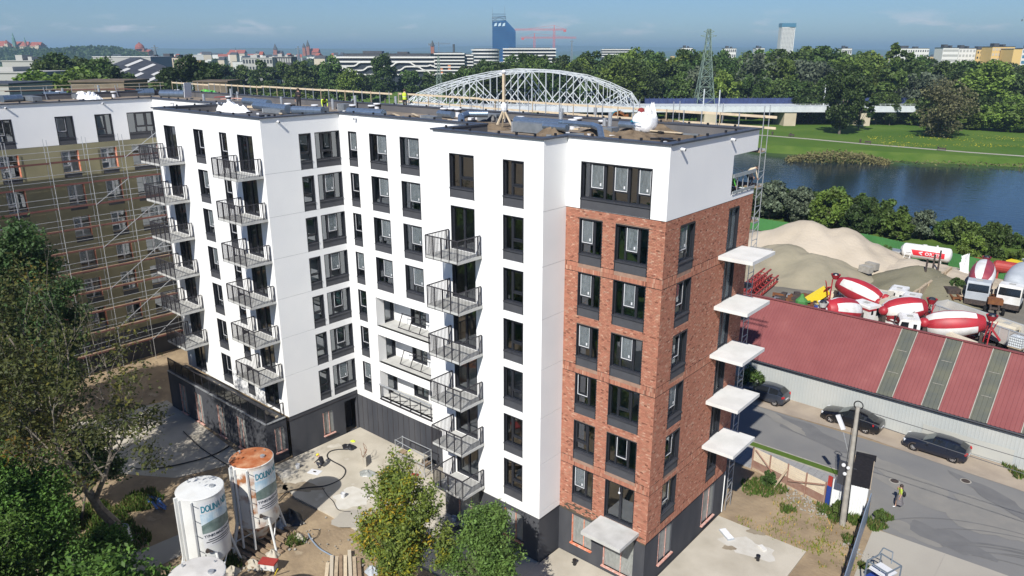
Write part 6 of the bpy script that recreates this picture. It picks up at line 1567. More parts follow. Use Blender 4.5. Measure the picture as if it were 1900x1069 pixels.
# ================================================================== SILOS AND YARD
def wrap(me, R0, az, zoff, out=.012):
    for v in me.vertices:
        x, y, z_ = v.co; a = az + x / R0; r = R0 + out + z_ * .2; v.co = Vector((r * math.cos(a), r * math.sin(a), y + zoff))
def patch(R0, az, w_, z0, z1, out, nx=14, topw=None):
    mb = MB()
    for k in range(nx):
        a, b = az - w_ / 2 / R0 + w_ / R0 * k / nx, az - w_ / 2 / R0 + w_ / R0 * (k + 1) / nx; r = R0 + out
        za = topw(k / nx) if topw else z1; zb = topw((k + 1) / nx) if topw else z1
        mb.quad((r * math.cos(a), r * math.sin(a), z0), (r * math.cos(b), r * math.sin(b), z0), (r * math.cos(b), r * math.sin(b), zb), (r * math.cos(a), r * math.sin(a), za))
    return mb
def silo(label, x, y, zt, body, lid, banner=True, az=R(20), rot=0):
    R0 = 1.25; zb = zt - 4.0
    t = thing('silo', label, 'silo', (x, y, 0), 0, 'plaster silos')
    MB().lathe([(R0, zb), (R0, zt)], 48, cap=False).build('drum', [body], t, smooth=True)
    MB().lathe([(R0 + .015, zt - .05), (R0 + .02, zt), (R0 - .02, zt + .03)], 48, cap=False).lathe([(R0 + .012, zb), (R0 + .012, zb + .06)], 48, cap=False).build('rim', [body], t)
    MB().lathe([(R0 - .01, zt + .02), (R0 * .6, zt + .07), (.01, zt + .12)], 48, cap=False).build('lid', [lid], t, smooth=True)
    MB().lathe([(R0, zb), (.32, zb - 1.35), (.2, zb - 1.5)], 32, cap=False).build('cone', [body], t, smooth=True)
    MB().lathe([(.14, 0), (.14, .12)], 10, (.5, .45, zt + .06)).lathe([(.05, 0), (.05, .15)], 8, (-.9, -.2, zt + .04)).lathe([(.04, 0), (.04, .1)], 8, (-.1, .95, zt + .04)).build('lid_fitting', ['galv'], t)
    ang = [az + R(70), az + R(160), az + R(250), az + R(340)]
    for k, a in enumerate(ang):
        c, s_ = math.cos(a), math.sin(a); top = zt - .05 if k in (1, 2) else zb + .5
        if k in (1, 2): MB().bar(((R0 + .55) * c, (R0 + .55) * s_, .05), ((R0 + .09) * c, (R0 + .09) * s_, zb + .2), .15).bar(((R0 + .09) * c, (R0 + .09) * s_, zb + .2), ((R0 + .09) * c, (R0 + .09) * s_, top), .15).build('leg', ['silo'], t)
        else: MB().tube(((R0 + .5) * c, (R0 + .5) * s_, .05), ((R0 + .02) * c, (R0 + .02) * s_, top), .07, n=10).build('leg', ['silo'], t)
        MB().obox(((R0 + .55) * c, (R0 + .55) * s_, .04), (.42, .42, .1), a).build('foot', ['wood'], t)
        a2 = ang[(k + 1) % 4]; MB().tube(((R0 + .35) * c, (R0 + .35) * s_, .75), ((R0 + .02) * math.cos(a2), (R0 + .02) * math.sin(a2), zb + .05), .04, n=8).build('brace', ['silo'], t)
    a = az + R(-72); c, s_ = math.cos(a), math.sin(a)     # ladder channel and rungs
    for q in (-62, -96): MB().bar(((R0 + .06) * math.cos(az + R(q)), (R0 + .06) * math.sin(az + R(q)), .3), ((R0 + .06) * math.cos(az + R(q)), (R0 + .06) * math.sin(az + R(q)), zt - .1), .10).build('channel', ['silo'], t)
    mb = MB()
    for k in range(4):
        q = az + R(-55); mb.bar(((R0 + .05) * math.cos(az + R(-62)), (R0 + .05) * math.sin(az + R(-62)), zt - .25 - k * .95), ((R0 + .3) * math.cos(q), (R0 + .3) * math.sin(q), zt - .2 - k * .95), .03)
    mb.build('rung', ['galv'], t)
    v = az + R(-40); MB().lathe([(.07, -.1), (.12, .1)], 10, ((R0 + .1) * math.cos(v), (R0 + .1) * math.sin(v), zb + .85), (math.cos(v), math.sin(v), 0)).bar(((R0 + .12) * math.cos(v), (R0 + .12) * math.sin(v), zb + .85), ((R0 + .2) * math.cos(v + .2), (R0 + .2) * math.sin(v + .2), zb + .75), .04).build('valve', ['chassis'], t)
    o = MB().bar(((R0 + .01) * math.cos(v - .1), (R0 + .01) * math.sin(v - .1), zb + .25), ((R0 + .01) * math.cos(v - .1), (R0 + .01) * math.sin(v - .1), zb + .55), .03).build('level_slot', ['plastic'], t)
    if banner:
        w_ = 2.0
        patch(R0, az, w_, zt - .92, zt - .22, .005).build('banner_header', ['tape'], t)
        patch(R0, az, w_, zt - 1.75, zt - .92, .006).build('banner_sky', ['printsky'], t)
        patch(R0, az, w_, zt - 2.15, zt - 1.75, .009, 20, lambda u: zt - 1.62 + .12 * math.sin(5 * u) + .22 * u).build('banner_landscape', ['printland'], t)
        patch(R0, az, w_, zt - 3.05, zt - 2.15, .006).build('banner_footer', ['tape'], t)
        for txt, sz, zz, m, bd, sp_ in (('DOLINA NIDY', .56, zt - .82, 'teal', .014, .92), ('TYNKI MASZYNOWE', .225, zt - 2.42, 'printblack', .006, .92)):
            me = text_mesh('lettering', txt, sz, 0, .0, bd, sp_)
            wd = max(vv.co.x for vv in me.vertices); sc = (w_ - .12) / wd
            for vv in me.vertices: vv.co.x = vv.co.x * sc - (w_ - .12) / 2
            wrap(me, R0, az, zz, .014); me.materials.append(M[m]); inst('lettering', me, t)
        for k, (h, ww) in enumerate(((.055, 1.5), (.055, 1.75), (.04, 1.2))): patch(R0, az, ww, zt - 2.62 - k * .13, zt - 2.62 - k * .13 + h, .012).build('printed_line', ['printblack'], t)
    return t
silo('white plaster silo with a clean white lid, lettered DOLINA NIDY', -19.65, -14.75, 5.6, 'silo', 'silo', True, R(14))
silo('rust streaked plaster silo with a rusty brown lid beside the dark plinth', -20.2, -11.25, 5.7, 'silorust', 'silotop', True, R(19))
silo('nearest silo with dusty grey lid cut off by the lower picture edge', -12.75, -18.5, 5.75, 'silo', 'silogrey', False, R(17))
def yardp(px, py, z=0): return gpt(px, py, z)
# timbers and generator under the silos
rg = random.Random(9)
t = thing('timber_raft', 'dark timber raft under the rusty silo', 'timbers', (-20.2, -11.3, 0))
for k in range(9): MB().obox((0 + rg.uniform(-.1, .1), -1.9 + k * .45, .06), (4.2, .22, .1), R(8) + rg.uniform(-.03, .03)).build('timber', ['plank'], t)
p = yardp(500, 1060); t = thing('mortar_pump', 'small red topped machine standing right of the silo feet', 'machine', p, R(30))
MB().box(-.5, .5, -.28, .28, .62, .72).build('lid', ['redp'], t); MB().box(-.42, .42, -.22, .22, .2, .62).build('body', ['farwhite'], t)
for x in (-.35, .35):
    for y in (-.2, .2): MB().box(x - .04, x + .04, y - .04, y + .04, 0, .2).build('leg', ['chassis'], t)
MB().bar((.5, -.3, .05), (.9, -.6, .75), .05).build('yellow_lance', ['yellow'], t)
for k, q in enumerate(((505, 1030), (555, 1000), (430, 1060), (470, 1048))):
    p = yardp(*q); heap('cement_bag', ('pale cement bag beside the red machine', 'pale stone by the right foot of the rusty silo', 'white bag at the foot of the clean silo', 'pale bag between the two silos')[k], 'bag', p, .55, .4, .3, 'concrete', 30 + k, 'pale bags under the silos')
p = yardp(540, 962); heap('black_bag', 'dark blue plastic bag heap between the silo and the slab edge', 'bag', p, .95, .7, .55, 'plastic', 41)
p = yardp(522, 975); heap('grey_bag', 'grey bag leaning on the dark plastic heap', 'bag', p, .45, .4, .4, 'truckgrey', 42)
p = yardp(648, 831); heap('hose_coil', 'black coiled hose lying on the courtyard slab', 'coil', (p.x, p.y, .06), .6, .45, .22, 'plastic', 43)
p = yardp(655, 820); heap('yellow_rag', 'yellow rag beside the black coil', 'rag', (p.x, p.y, .06), .25, .16, .08, 'hivis', 44)
p = yardp(682, 880); heap('sheeted_heap', 'grey plastic covered heap at the edge of the yellow green tree', 'heap', (p.x, p.y, .06), .6, .5, .22, 'filmg', 45)
p = yardp(850, 988); heap('black_sack', 'black sack beside the buckets near the balcony column', 'sack', (p.x, p.y, .06), .8, .45, .35, 'plastic', 46)
bm = MB().lathe([(.13, 0), (.17, .32)], 14, cap=False).lathe([(.13, .0), (.13, .02)], 14).mesh('bucket', 'tape')
for q, lab in (((637, 924), 'white bucket standing on the courtyard slab in the sun'), ((553, 870), 'white bucket beside the crouching worker'), ((862, 978), 'white bucket by the black sack, right'), ((843, 968), 'blue white bucket by the black sack, left')):
    p = yardp(*q); t = inst('bucket', bm, None, (p.x, p.y, .056)); tag(t, lab, 'bucket')
    mb = MB(); 
    for k in range(10):
        a, b = math.pi * k / 10, math.pi * (k + 1) / 10; mb.bar((.17 * math.cos(a), .0, .32 + .12 * math.sin(a)), (.17 * math.cos(b), 0, .32 + .12 * math.sin(b)), .012)
    mb.build('handle', ['galv'], t)
p = yardp(770, 883); single('red_tool', MB().obox((0, 0, .1), (.5, .16, .08), .3).obox((.2, .05, .14), (.15, .1, .12), .3), ['redp'], 'small red tool lying on the courtyard slab', 'tool', loc=p)
# concrete upstand with bars
p = yardp(676, 862); t = thing('drain_upstand', 'small concrete upstand with bent reinforcing bars', 'upstand', p, R(-35))
MB().prism([(-.6, -.05), (.5, -.05), (.5, .12), (-.6, .12)], 0, .7).build('block', ['concrete'], t)
mb = MB(); rg = random.Random(5)
for k in range(6):
    x = rg.uniform(-.5, .4); q = Vector((x, .03, .6))
    for j in range(4): q2 = q + Vector((rg.uniform(-.2, .2), rg.uniform(-.15, .15), .2)); mb.tube(q, q2, .014, n=5); q = q2
mb.build('rebar', ['rust'], t)
# hoses
def hose(label, pts, r, m, z=.09):
    P = [gpt(a, b, z) for a, b in pts]; Q = []
    for i in range(len(P) - 1):
        p0, p1, p2, p3 = P[max(0, i - 1)], P[i], P[i + 1], P[min(len(P) - 1, i + 2)]
        for k in range(6):
            u = k / 6; Q.append(.5 * ((2 * p1) + (p2 - p0) * u + (2 * p0 - 5 * p1 + 4 * p2 - p3) * u * u + (3 * p1 - p0 - 3 * p2 + p3) * u ** 3))
    Q.append(P[-1]); tag(MB().path(Q, r, 6).build('hose', [m]), label, 'hose')
hose('thick black hose looping over the courtyard slab to the black coil', ((515, 930), (535, 912), (570, 905), (605, 901), (632, 889), (641, 876), (636, 866), (616, 855), (607, 847), (612, 838), (628, 834), (645, 834)), .042, 'plastic')
hose('thin cable crossing the slab past the white bucket', ((598, 905), (608, 920), (618, 930), (628, 946), (650, 949)), .02, 'plastic')
hose('blue grey hose lying on the sand', ((572, 990), (577, 1000), (592, 1017), (610, 1028), (622, 1035), (628, 1046)), .045, 'bluefence', .03)
hose('thin black cable curling on the sand', ((560, 995), (585, 998), (592, 984), (580, 982)), .02, 'plastic', .03)
hose('black hose running left over the sand to the silo', ((252, 870), (300, 868), (360, 855), (400, 842), (425, 828)), .05, 'plastic', .03)
hose('black cable lying from the terrace towards the rusty silo', ((340, 800), (372, 830), (420, 862)), .035, 'plastic', .03)
hose('short blue hose on the sand near the slab edge', ((690, 1056), (705, 1048), (712, 1047)), .045, 'bluefence', .03)
p = yardp(290, 935); t = None
crp = MB(); rg = random.Random(3)
for k in range(7): crp.obox((rg.uniform(-.8, .8), rg.uniform(-.25, .25), .06 + rg.uniform(0, .1)), (rg.uniform(.6, 1.5), .14, .06), rg.uniform(-.4, .4))
single('blue_strapping', crp, [M['teal'] and mat('blue_film_strip', (.05, .12, .33), rough=.5)], 'bundle of blue film strips lying left of the clean silo', 'film', loc=p)
# board stack at the lower edge
p = yardp(640, 1062); t = thing('board_stack', 'stack of timber boards and white wrapped profiles at the lower edge', 'board stack', p, R(-38))
for k in range(8): MB().obox((rg.uniform(-.3, .3), -1.0 + k * .26, .12 + rg.uniform(0, .12)), (2.4 + rg.uniform(-.5, .6), .2, .08), rg.uniform(-.04, .04)).build('board', [('woodpale', 'farbeige', 'wood', 'plank')[k % 4]], t)
p = yardp(690, 1060); heap('grey_sack', 'grey plastic bundle beside the board stack', 'bundle', p, .5, .35, .3, 'truckgrey', 51)
# low rolling scaffold by the dark board wall
a, b = gpt(742, 858), gpt(795, 884); c = (a + b) / 2; d = b - a
t = thing('rolling_scaffold', 'low rolling scaffold loaded with pale bundles by the dark wall', 'scaffold', (c.x, c.y, .055), math.atan2(d.y, d.x)); L = d.length
for x in (-L / 2, L / 2):
    for y in (-.35, .35): MB().tube((x, y, 0), (x, y, 1.95), .03, n=8).build('standard', ['galv'], t)
    mb = MB()
    for k in range(5): mb.tube((x, -.35, .3 + k * .4), (x, .35, .3 + k * .4), .02, n=6)
    mb.build('rung_frame', ['galv'], t)
MB().box(-L / 2, L / 2, -.33, .33, .85, .92).build('deck', ['plank'], t); MB().tube((-L / 2, -.35, 1.95), (L / 2, -.35, 1.75), .025).tube((-L / 2, .35, 1.9), (L / 2, .35, 1.9), .025).bar((-L / 2, -.36, .98), (L / 2, -.36, .98), .02, .12).tube((L / 2, -.35, .1), (L / 2 - .7, -.35, .8), .02).build('guard_rail', ['galv'], t)
for k in range(3): o = MB().obox((.35 + .05 * k, 0, .06 + k * .15), (1.5, .6, .13)).build('insulation_bundle', ['concrete'], loc=(c.x, c.y, .98), rz=math.atan2(d.y, d.x)); tag(o, 'pale flat bundle in the pile on the low rolling scaffold', 'bundle', 'pale bundles on the rolling scaffold')
o = MB().ball((0, 0, .18), .28, 10, 6, (1, .8, .8)).build('hi_vis_vest', ['hivis'], loc=(c.x - .35, c.y + .1, 1.0)); tag(o, 'bright yellow vest lying on the low rolling scaffold', 'vest')
# pad odds and ends
p = gpt(1348, 993, .05); t = thing('insulation_board', 'grey board lying on the pale slab by the brick corner', 'board', p, R(-35)); MB().box(-.55, .55, -.22, .22, 0, .1).build('board', ['truckgrey'], t); MB().box(-.5, .5, -.2, .2, .1, .13).build('top_sheet', ['bag'], t)
p = gpt(1414, 1018, .05); single('tile_pack', MB().obox((0, 0, .04), (.55, .25, .08), R(-35)).obox((.05, 0, .1), (.5, .22, .05), R(-33)), ['farwhite'], 'small pale pack lying on the pale slab', 'pack', loc=p)
for q, lab in (((1406, 1040), 'black drain stub standing on the pale slab'), ((1066, 1048), 'black drain stub in the shade by the notch')):
    p = gpt(q[0], q[1], .05); t = thing('drain_stub', lab, 'drain pipe', p); MB().lathe([(.1, 0), (.1, .3), (.13, .3), (.13, .36)], 14).build('pipe', ['plastic'], t); MB().bar((-.2, .05, .05), (.0, .0, .2), .07).build('flap', ['plastic'], t)
# blue site vehicle cut by the lower edge
p = gpt(1662, 1078, 1.2); t = thing('site_loader', 'blue and white open caged site vehicle cut by the lower edge', 'vehicle', (p.x, p.y - .4, 0), R(-20))
MB().box(-1.4, 1.4, -.7, .7, .5, 1.0).box(.3, 1.5, -.6, .6, 1.0, 1.35).build('body', ['bluep'], t)
mb = MB()
for x in (-1.3, -.1):
    for y in (-.6, .6): mb.bar((x, y, 1.0), (x, y, 2.1), .06)
mb.bar((-1.3, -.6, 2.1), (-.1, -.6, 2.1), .06).bar((-1.3, .6, 2.1), (-.1, .6, 2.1), .06).bar((-1.3, -.6, 2.1), (-1.3, .6, 2.1), .06).bar((-.1, -.6, 2.1), (-.1, .6, 2.1), .06).bar((-1.25, .2, 2.1), (-1.1, .35, 2.7), .05).bar((-.5, .3, 2.1), (-.6, .45, 2.7), .05).bar((-1.1, .35, 2.7), (-.6, .45, 2.7), .05)
mb.build('cage', ['cranegrey'], t); MB().box(-1.2, -.2, -.5, .5, 1.6, 1.66).box(-1.2, -.75, -.5, -.05, 1.7, 1.74).box(-.68, -.25, -.5, -.05, 1.7, 1.74).build('panel', ['tape'], t)
wheel_set(t, [-.9, .9], .75, .4)
# cream crate, beams and slab pieces at the left edge
p = yardp(30, 945); t = thing('timber_crate', 'cream timber crate half hidden in the left undergrowth', 'crate', p, R(35))
for y in (-.9, .9): MB().box(-1.3, 1.3, y - .1, y + .1, 0, 1.1).build('side', ['woodpale'], t)
for x in (-1.3, 1.3): MB().box(x - .1, x + .1, -.8, .8, 0, 1.1).build('side', ['woodpale'], t)
MB().box(-1.2, 1.2, -.8, .8, .8, .9).build('fill', ['grass'], t)
for q, lab, l_, a in (((118, 1055), 'squared timber beam leaning in the lower left undergrowth', 2.2, -60), ((72, 1064), 'short squared timber at the lower left edge', 1.5, -20)):
    p = yardp(*q); single('timber_beam', MB().obox((0, 0, .3), (l_, .22, .2), R(a), 0, R(8)), ['wood'], lab, 'beam', loc=p)
# ================================================================== TREES
def leafmat(name, c, c2, trans=.28, rnd=.45):
    m = mat(name, c, c2, scale=1.2, rough=.62, attr='tint', trans=trans, spec=.35)
    n, l = m.node_tree.nodes, m.node_tree.links
    oi = n.new('ShaderNodeObjectInfo'); mr = n.new('ShaderNodeMapRange'); mr.inputs['To Min'].default_value = 1 - rnd; mr.inputs['To Max'].default_value = 1 + rnd
    l.new(oi.outputs['Random'], mr.inputs['Value'])
    hs = n.new('ShaderNodeHueSaturation')
    mh = n.new('ShaderNodeMapRange'); mh.inputs['To Min'].default_value = .485; mh.inputs['To Max'].default_value = .512
    mm = n.new('ShaderNodeMath'); mm.operation = 'FRACT'; ml = n.new('ShaderNodeMath'); ml.operation = 'MULTIPLY'; ml.inputs[1].default_value = 7.31
    l.new(oi.outputs['Random'], ml.inputs[0]); l.new(ml.outputs[0], mm.inputs[0]); l.new(mm.outputs[0], mh.inputs['Value'])
    l.new(mr.outputs[0], hs.inputs['Value']); l.new(mh.outputs[0], hs.inputs['Hue'])
    b = n['Principled BSDF']; src = b.inputs['Base Color'].links[0].from_socket
    l.new(src, hs.inputs['Color']); l.new(hs.outputs[0], b.inputs['Base Color'])
    for k in n:
        if k.type == 'BSDF_TRANSLUCENT': l.new(hs.outputs[0], k.inputs['Color'])
    M[name] = m
leafmat('leaf_forest', (.055, .098, .022), (.075, .118, .028))
leafmat('leaf_light', (.105, .165, .028), (.125, .18, .032))
leafmat('leaf_willow', (.115, .120, .055), (.135, .125, .06), rnd=.1)
leafmat('leaf_grey', (.105, .135, .085), (.12, .145, .09), rnd=.1)
leafmat('leaf_olive', (.060, .078, .018), (.078, .088, .022), rnd=.05)
leafmat('leaf_bright', (.070, .150, .022), (.095, .175, .030), rnd=.05)
leafmat('leaf_dark', (.045, .092, .028), (.060, .108, .030), rnd=.05)
leafmat('leaf_turning', (.135, .200, .034), (.165, .225, .04), rnd=.05)
leafmat('leaf_fresh', (.085, .165, .034), (.11, .19, .042), rnd=.05)

def leaves_mesh(name, P, size, m, rg, tint=None, asp=.55, up=.35):
    """a leaf quad at each point of P"""
    N = len(P)
    nrm = rg.normal(size=(N, 3)); nrm[:, 2] = np.abs(nrm[:, 2]) + up; nrm /= np.linalg.norm(nrm, axis=1)[:, None]
    t = rg.normal(size=(N, 3)); a = np.cross(nrm, t); a /= np.linalg.norm(a, axis=1)[:, None] + 1e-9; b = np.cross(nrm, a)
    s = (size * rg.uniform(.4, 1.6, N))[:, None]
    V = np.stack([P - a * s, P - b * s * asp, P + a * s, P + b * s * asp], 1).reshape(-1, 3)
    me = bpy.data.meshes.new(name)
    me.vertices.add(4 * N); me.vertices.foreach_set('co', V.ravel())
    me.loops.add(4 * N); me.loops.foreach_set('vertex_index', np.arange(4 * N))
    me.polygons.add(N); me.polygons.foreach_set('loop_start', np.arange(N) * 4); me.polygons.foreach_set('loop_total', np.full(N, 4))
    me.update(calc_edges=True)
    if tint is None: tint = np.ones((N, 3))
    tint = tint * rg.uniform(.75, 1.3, (N, 1))
    c = np.ones((N, 4, 4)); c[:, :, :3] = tint[:, None]
    ca = me.color_attributes.new('tint', 'FLOAT_COLOR', 'POINT'); ca.data.foreach_set('color', c.ravel())
    me.materials.append(M[m]); return me

def crown_points(rg, n, shape, clumps, R_, H, z0, fill=.35):
    """points on lumpy clumps spread through an ellipsoidal, poplar or willow crown"""
    C = []
    while len(C) < clumps:
        q = rg.uniform(-1, 1, 3)
        if np.linalg.norm(q) > 1: continue
        if shape == 'round': r = 1.0
        elif shape == 'poplar': r = (1 - .75 * max(0, q[2])) * (1 if q[2] > -.7 else .8)
        else: r = 1.0
        if np.linalg.norm(q) < fill: continue
        C.append((q[0] * R_ * r, q[1] * R_ * r, z0 + (q[2] * .5 + .5) * H))
    C = np.array(C); cr = R_ * rg.uniform(.20, .40, clumps) * (1 if shape != 'poplar' else .8)
    k = rg.randint(0, clumps, n); d = rg.normal(size=(n, 3)); d /= np.linalg.norm(d, axis=1)[:, None]
    rad = rg.uniform(.55, 1.05, n)
    P = C[k] + d * (cr[k] * rad)[:, None] * np.array([1, 1, .8])
    tint = np.array([1, 1, 1.])[None] * (rg.uniform(.72, 1.3, clumps)[k])[:, None]
    return P, tint
FT = {}
def far_variant(key, seed, shape, R_, H, z0, n, clumps, size, m, fill=.35):
    rg = np.random.RandomState(seed)
    P, tint = crown_points(rg, n, shape, clumps, R_, H, z0, fill)
    me = leaves_mesh('crown', P, size, m, rg, tint, .7)
    mb = MB(); mb.tube((0, 0, -1), (0, 0, z0 + H * .45), R_ * .06, R_ * .02, 7)
    for k in range(5):
        a = rg.uniform(0, 6.28); mb.tube((0, 0, z0 + H * .1 * k * .6), (R_ * .55 * math.cos(a), R_ * .55 * math.sin(a), z0 + H * (.25 + .1 * k)), R_ * .03, R_ * .008, 5)
    FT[key] = (me, mb.mesh('trunk', 'bark'))
# unit trees 10 m tall
for k in range(5): far_variant('broad%d' % k, 10 + k, 'round', 3.3, 8.6, 1.4, 7000, 60, .235, 'leaf_forest', .42)
for k in range(2): far_variant('light%d' % k, 20 + k, 'round', 3.6, 8.4, 1.6, 7000, 54, .235, 'leaf_light', .42)
for k in range(2): far_variant('poplar%d' % k, 30 + k, 'poplar', 2.0, 9.4, .6, 5500, 50, .21, 'leaf_forest', .3)
far_variant('willow', 41, 'round', 4.6, 9.6, .25, 8500, 70, .20, 'leaf_willow', .5)
far_variant('lone', 42, 'round', 3.6, 9.0, 1.1, 8500, 55, .22, 'leaf_forest', .35)
far_variant('grey', 43, 'round', 4.4, 7.6, 2.0, 4000, 40, .30, 'leaf_grey', .45)
for k in range(3): far_variant('bush%d' % k, 50 + k, 'round', 5.0, 9.4, .2, 6500, 44, .42, 'leaf_forest', .3)
for k in range(2): far_variant('bushlight%d' % k, 60 + k, 'round', 5.0, 9.2, .3, 6000, 40, .40, 'leaf_light', .3)
far_variant('bushgrey', 66, 'round', 4.6, 9.2, .3, 6000, 44, .36, 'leaf_grey', .3)
def ftree(key, p, h, label, group=None, name='tree', wide=1.0, cat='tree'):
    t = thing(name, label, cat, p, random.uniform(0, 6.28), group); s_ = h / 10
    inst('crown', FT[key][0], t, (0, 0, 0), 0, (s_ * wide, s_ * wide, s_)); inst('trunk', FT[key][1], t, (0, 0, 0), 0, (s_, s_, s_))
    return t
rg = random.Random(17)
def ytop(px):
    q = [(840, 128), (880, 112), (960, 102), (1040, 104), (1100, 102), (1160, 98), (1220, 100), (1290, 97), (1360, 97), (1430, 90), (1500, 92), (1560, 98), (1620, 101), (1680, 104), (1740, 110), (1800, 112), (1860, 116), (1960, 116), (2200, 112), (2500, 110)]
    for (a, b), (c, d) in zip(q, q[1:]):
        if a <= px <= c: return b + (d - b) * (px - a) / (c - a)
    return 110
GF = 'dense green trees of the wood beyond the river'
def xs(a, b, st, j): 
    x = a
    while x < b: yield x + rg.uniform(-j, j); x += st
for D, st in ((352, 30), (372, 32), (398, 34), (428, 36), (470, 44)):
    for px in xs(866, 2260, st, 10):
        if D < 360 and px < 900: continue
        Dd = D + rg.uniform(-8, 8); p = far(px, Dd, -1.0)
        front = D < 380
        h = (zat(ytop(px) + rg.uniform(-5, 14), Dd) + 1) * (rg.uniform(.62, .92) if D < 360 else rg.uniform(.82, .98) if front else 1)
        k = rg.choice(['broad0', 'broad1', 'broad2', 'broad3', 'broad4', 'broad0', 'broad2', 'poplar0', 'light0' if px > 1050 else 'broad1', 'light1' if px > 1300 else 'broad4', 'grey' if px > 1250 else 'broad3'])
        ftree(k, p, h, 'dense green tree standing in the wood beyond the river', GF, wide=rg.uniform(.75, 1.1) if k[0] != 'p' else 1.2)
# hedge of shrubs along the wood edge, right
for px in xs(1690, 2200, 26, 8):
    D = rg.uniform(318, 332); ftree(rg.choice(['bush0', 'bush1', 'bushlight0', 'bush2']), far(px, D, -1.2), rg.uniform(8, 13), 'rounded shrub at the foot of the wood beyond the park lawn', 'shrubs along the wood edge', 'shrub', 1.1, 'shrub')
for px, D, h, k in ((1835, 300, 11, 'bushlight0'), (1875, 296, 12, 'bushlight1'), (1795, 305, 10, 'bushlight1'), (1915, 292, 11, 'bushlight0')):
    ftree(k, far(px, D, -1.2), h, 'yellow green shrub lit by the sun right of the brown willow', 'light shrubs right of the willow', 'shrub', 1.2, 'shrub')
p = far(1557, 287, -1); ftree('lone', p, 25, 'tall dark leafy tree standing alone on the park lawn right of the bridge', None, wide=.78)
p = far(1592, 300, -1); ftree('poplar0', p, 22, 'slimmer dark tree close behind the lone park tree', None, wide=1.2)
p = far(1742, 277, -1.1); ftree('willow', p, 19.5, 'rounded brownish willow whose crown reaches the park lawn', None, wide=.98)
p = far(1640, 330, -1); ftree('poplar1', p, 34, 'tall narrow poplar rising above the wood', None, wide=.9)
p = far(1665, 350, -1); ftree('poplar0', p, 33, 'second narrow poplar just right of the tallest one', None, wide=.8)
p = far(1705, 338, -1); ftree('grey', p, 22, 'silver grey willow crown behind the brown willow', None, wide=.9)
p = far(1815, 335, -1); ftree('light0', p, 25, 'broad bright green tree behind the willow, right', None, wide=1.15)
for px, D, h in ((1500, 332, 15), (1530, 335, 18), (1470, 340, 17), (1440, 345, 19), (1625, 325, 13), (1650, 322, 12)): ftree(rg.choice(['broad0', 'broad3', 'bush1']), far(px, D, -1), h, 'green tree at the wood edge behind the viaduct', 'trees behind the viaduct', wide=1.0)
# far left bank trees
GL = 'trees on the river bank left of the bridge'
for px, D, yt, k, w_ in ((425, 470, 118, 'broad0', 1), (455, 478, 122, 'broad1', .9), (490, 465, 112, 'broad2', .9), (530, 475, 118, 'broad3', 1), (566, 470, 114, 'broad4', 1), (600, 480, 116, 'broad0', .9), (622, 452, 104, 'broad2', .85), (672, 470, 138, 'broad1', 1.1), (715, 455, 103, 'broad3', .8), (760, 470, 128, 'broad0', 1.1), (800, 475, 134, 'broad4', 1.1), (835, 480, 136, 'broad1', 1.1), (860, 490, 130, 'broad2', 1.2), (580, 455, 150, 'broad2', 1.2), (510, 452, 150, 'broad1', 1.2), (440, 455, 152, 'broad4', 1.2), (550, 500, 122, 'broad1', 1), (690, 500, 140, 'broad3', 1.2), (410, 490, 120, 'broad3', 1)):
    ftree(k, far(px, D, -1), zat(yt, D) + 1, 'dark green tree on the bank between the wing roof and the bridge', GL, wide=w_)
p = far(650, 440, -1); ftree('light0', p, zat(130, 440) + 1, 'light green rounded tree among the dark bank trees', None, wide=1.0)
for px, D, yt in ((560, 425, 172), (520, 420, 168), (600, 428, 174), (490, 415, 170)): ftree('bushlight1', far(px, D, -1), zat(yt, D) + 1, 'low yellowish shrub at the water left of the bridge', 'low shrubs on the left bank', 'shrub', 1.5, 'shrub')
for px, D, yt, k, w_ in ((362, 300, 104, 'broad2', 1.0), (345, 310, 122, 'broad0', 1.1), (390, 305, 118, 'broad3', 1.1), (125, 290, 102, 'broad1', 1.0), (178, 300, 104, 'broad0', 1.0), (150, 310, 108, 'broad4', 1.0), (225, 285, 122, 'broad2', 1.1), (205, 300, 112, 'broad3', 1.0), (105, 280, 118, 'broad3', 1.0)):
    ftree(k, far(px, D, 0), zat(yt, D), 'big dark tree standing beyond the left end of the roof', 'big trees beyond the left roof', wide=w_)
for px, D, yt, k in ((75, 230, 138, 'light0'), (105, 225, 142, 'light1'), (150, 228, 130, 'light1'), (172, 235, 134, 'light0'), (190, 232, 140, 'light1'), (330, 270, 150, 'bush0'), (300, 260, 152, 'bush1')):
    ftree(k, far(px, D, 0), zat(yt, D), 'light green tree in front of the big dark trees at the left', 'light trees beyond the left roof', wide=1.2)
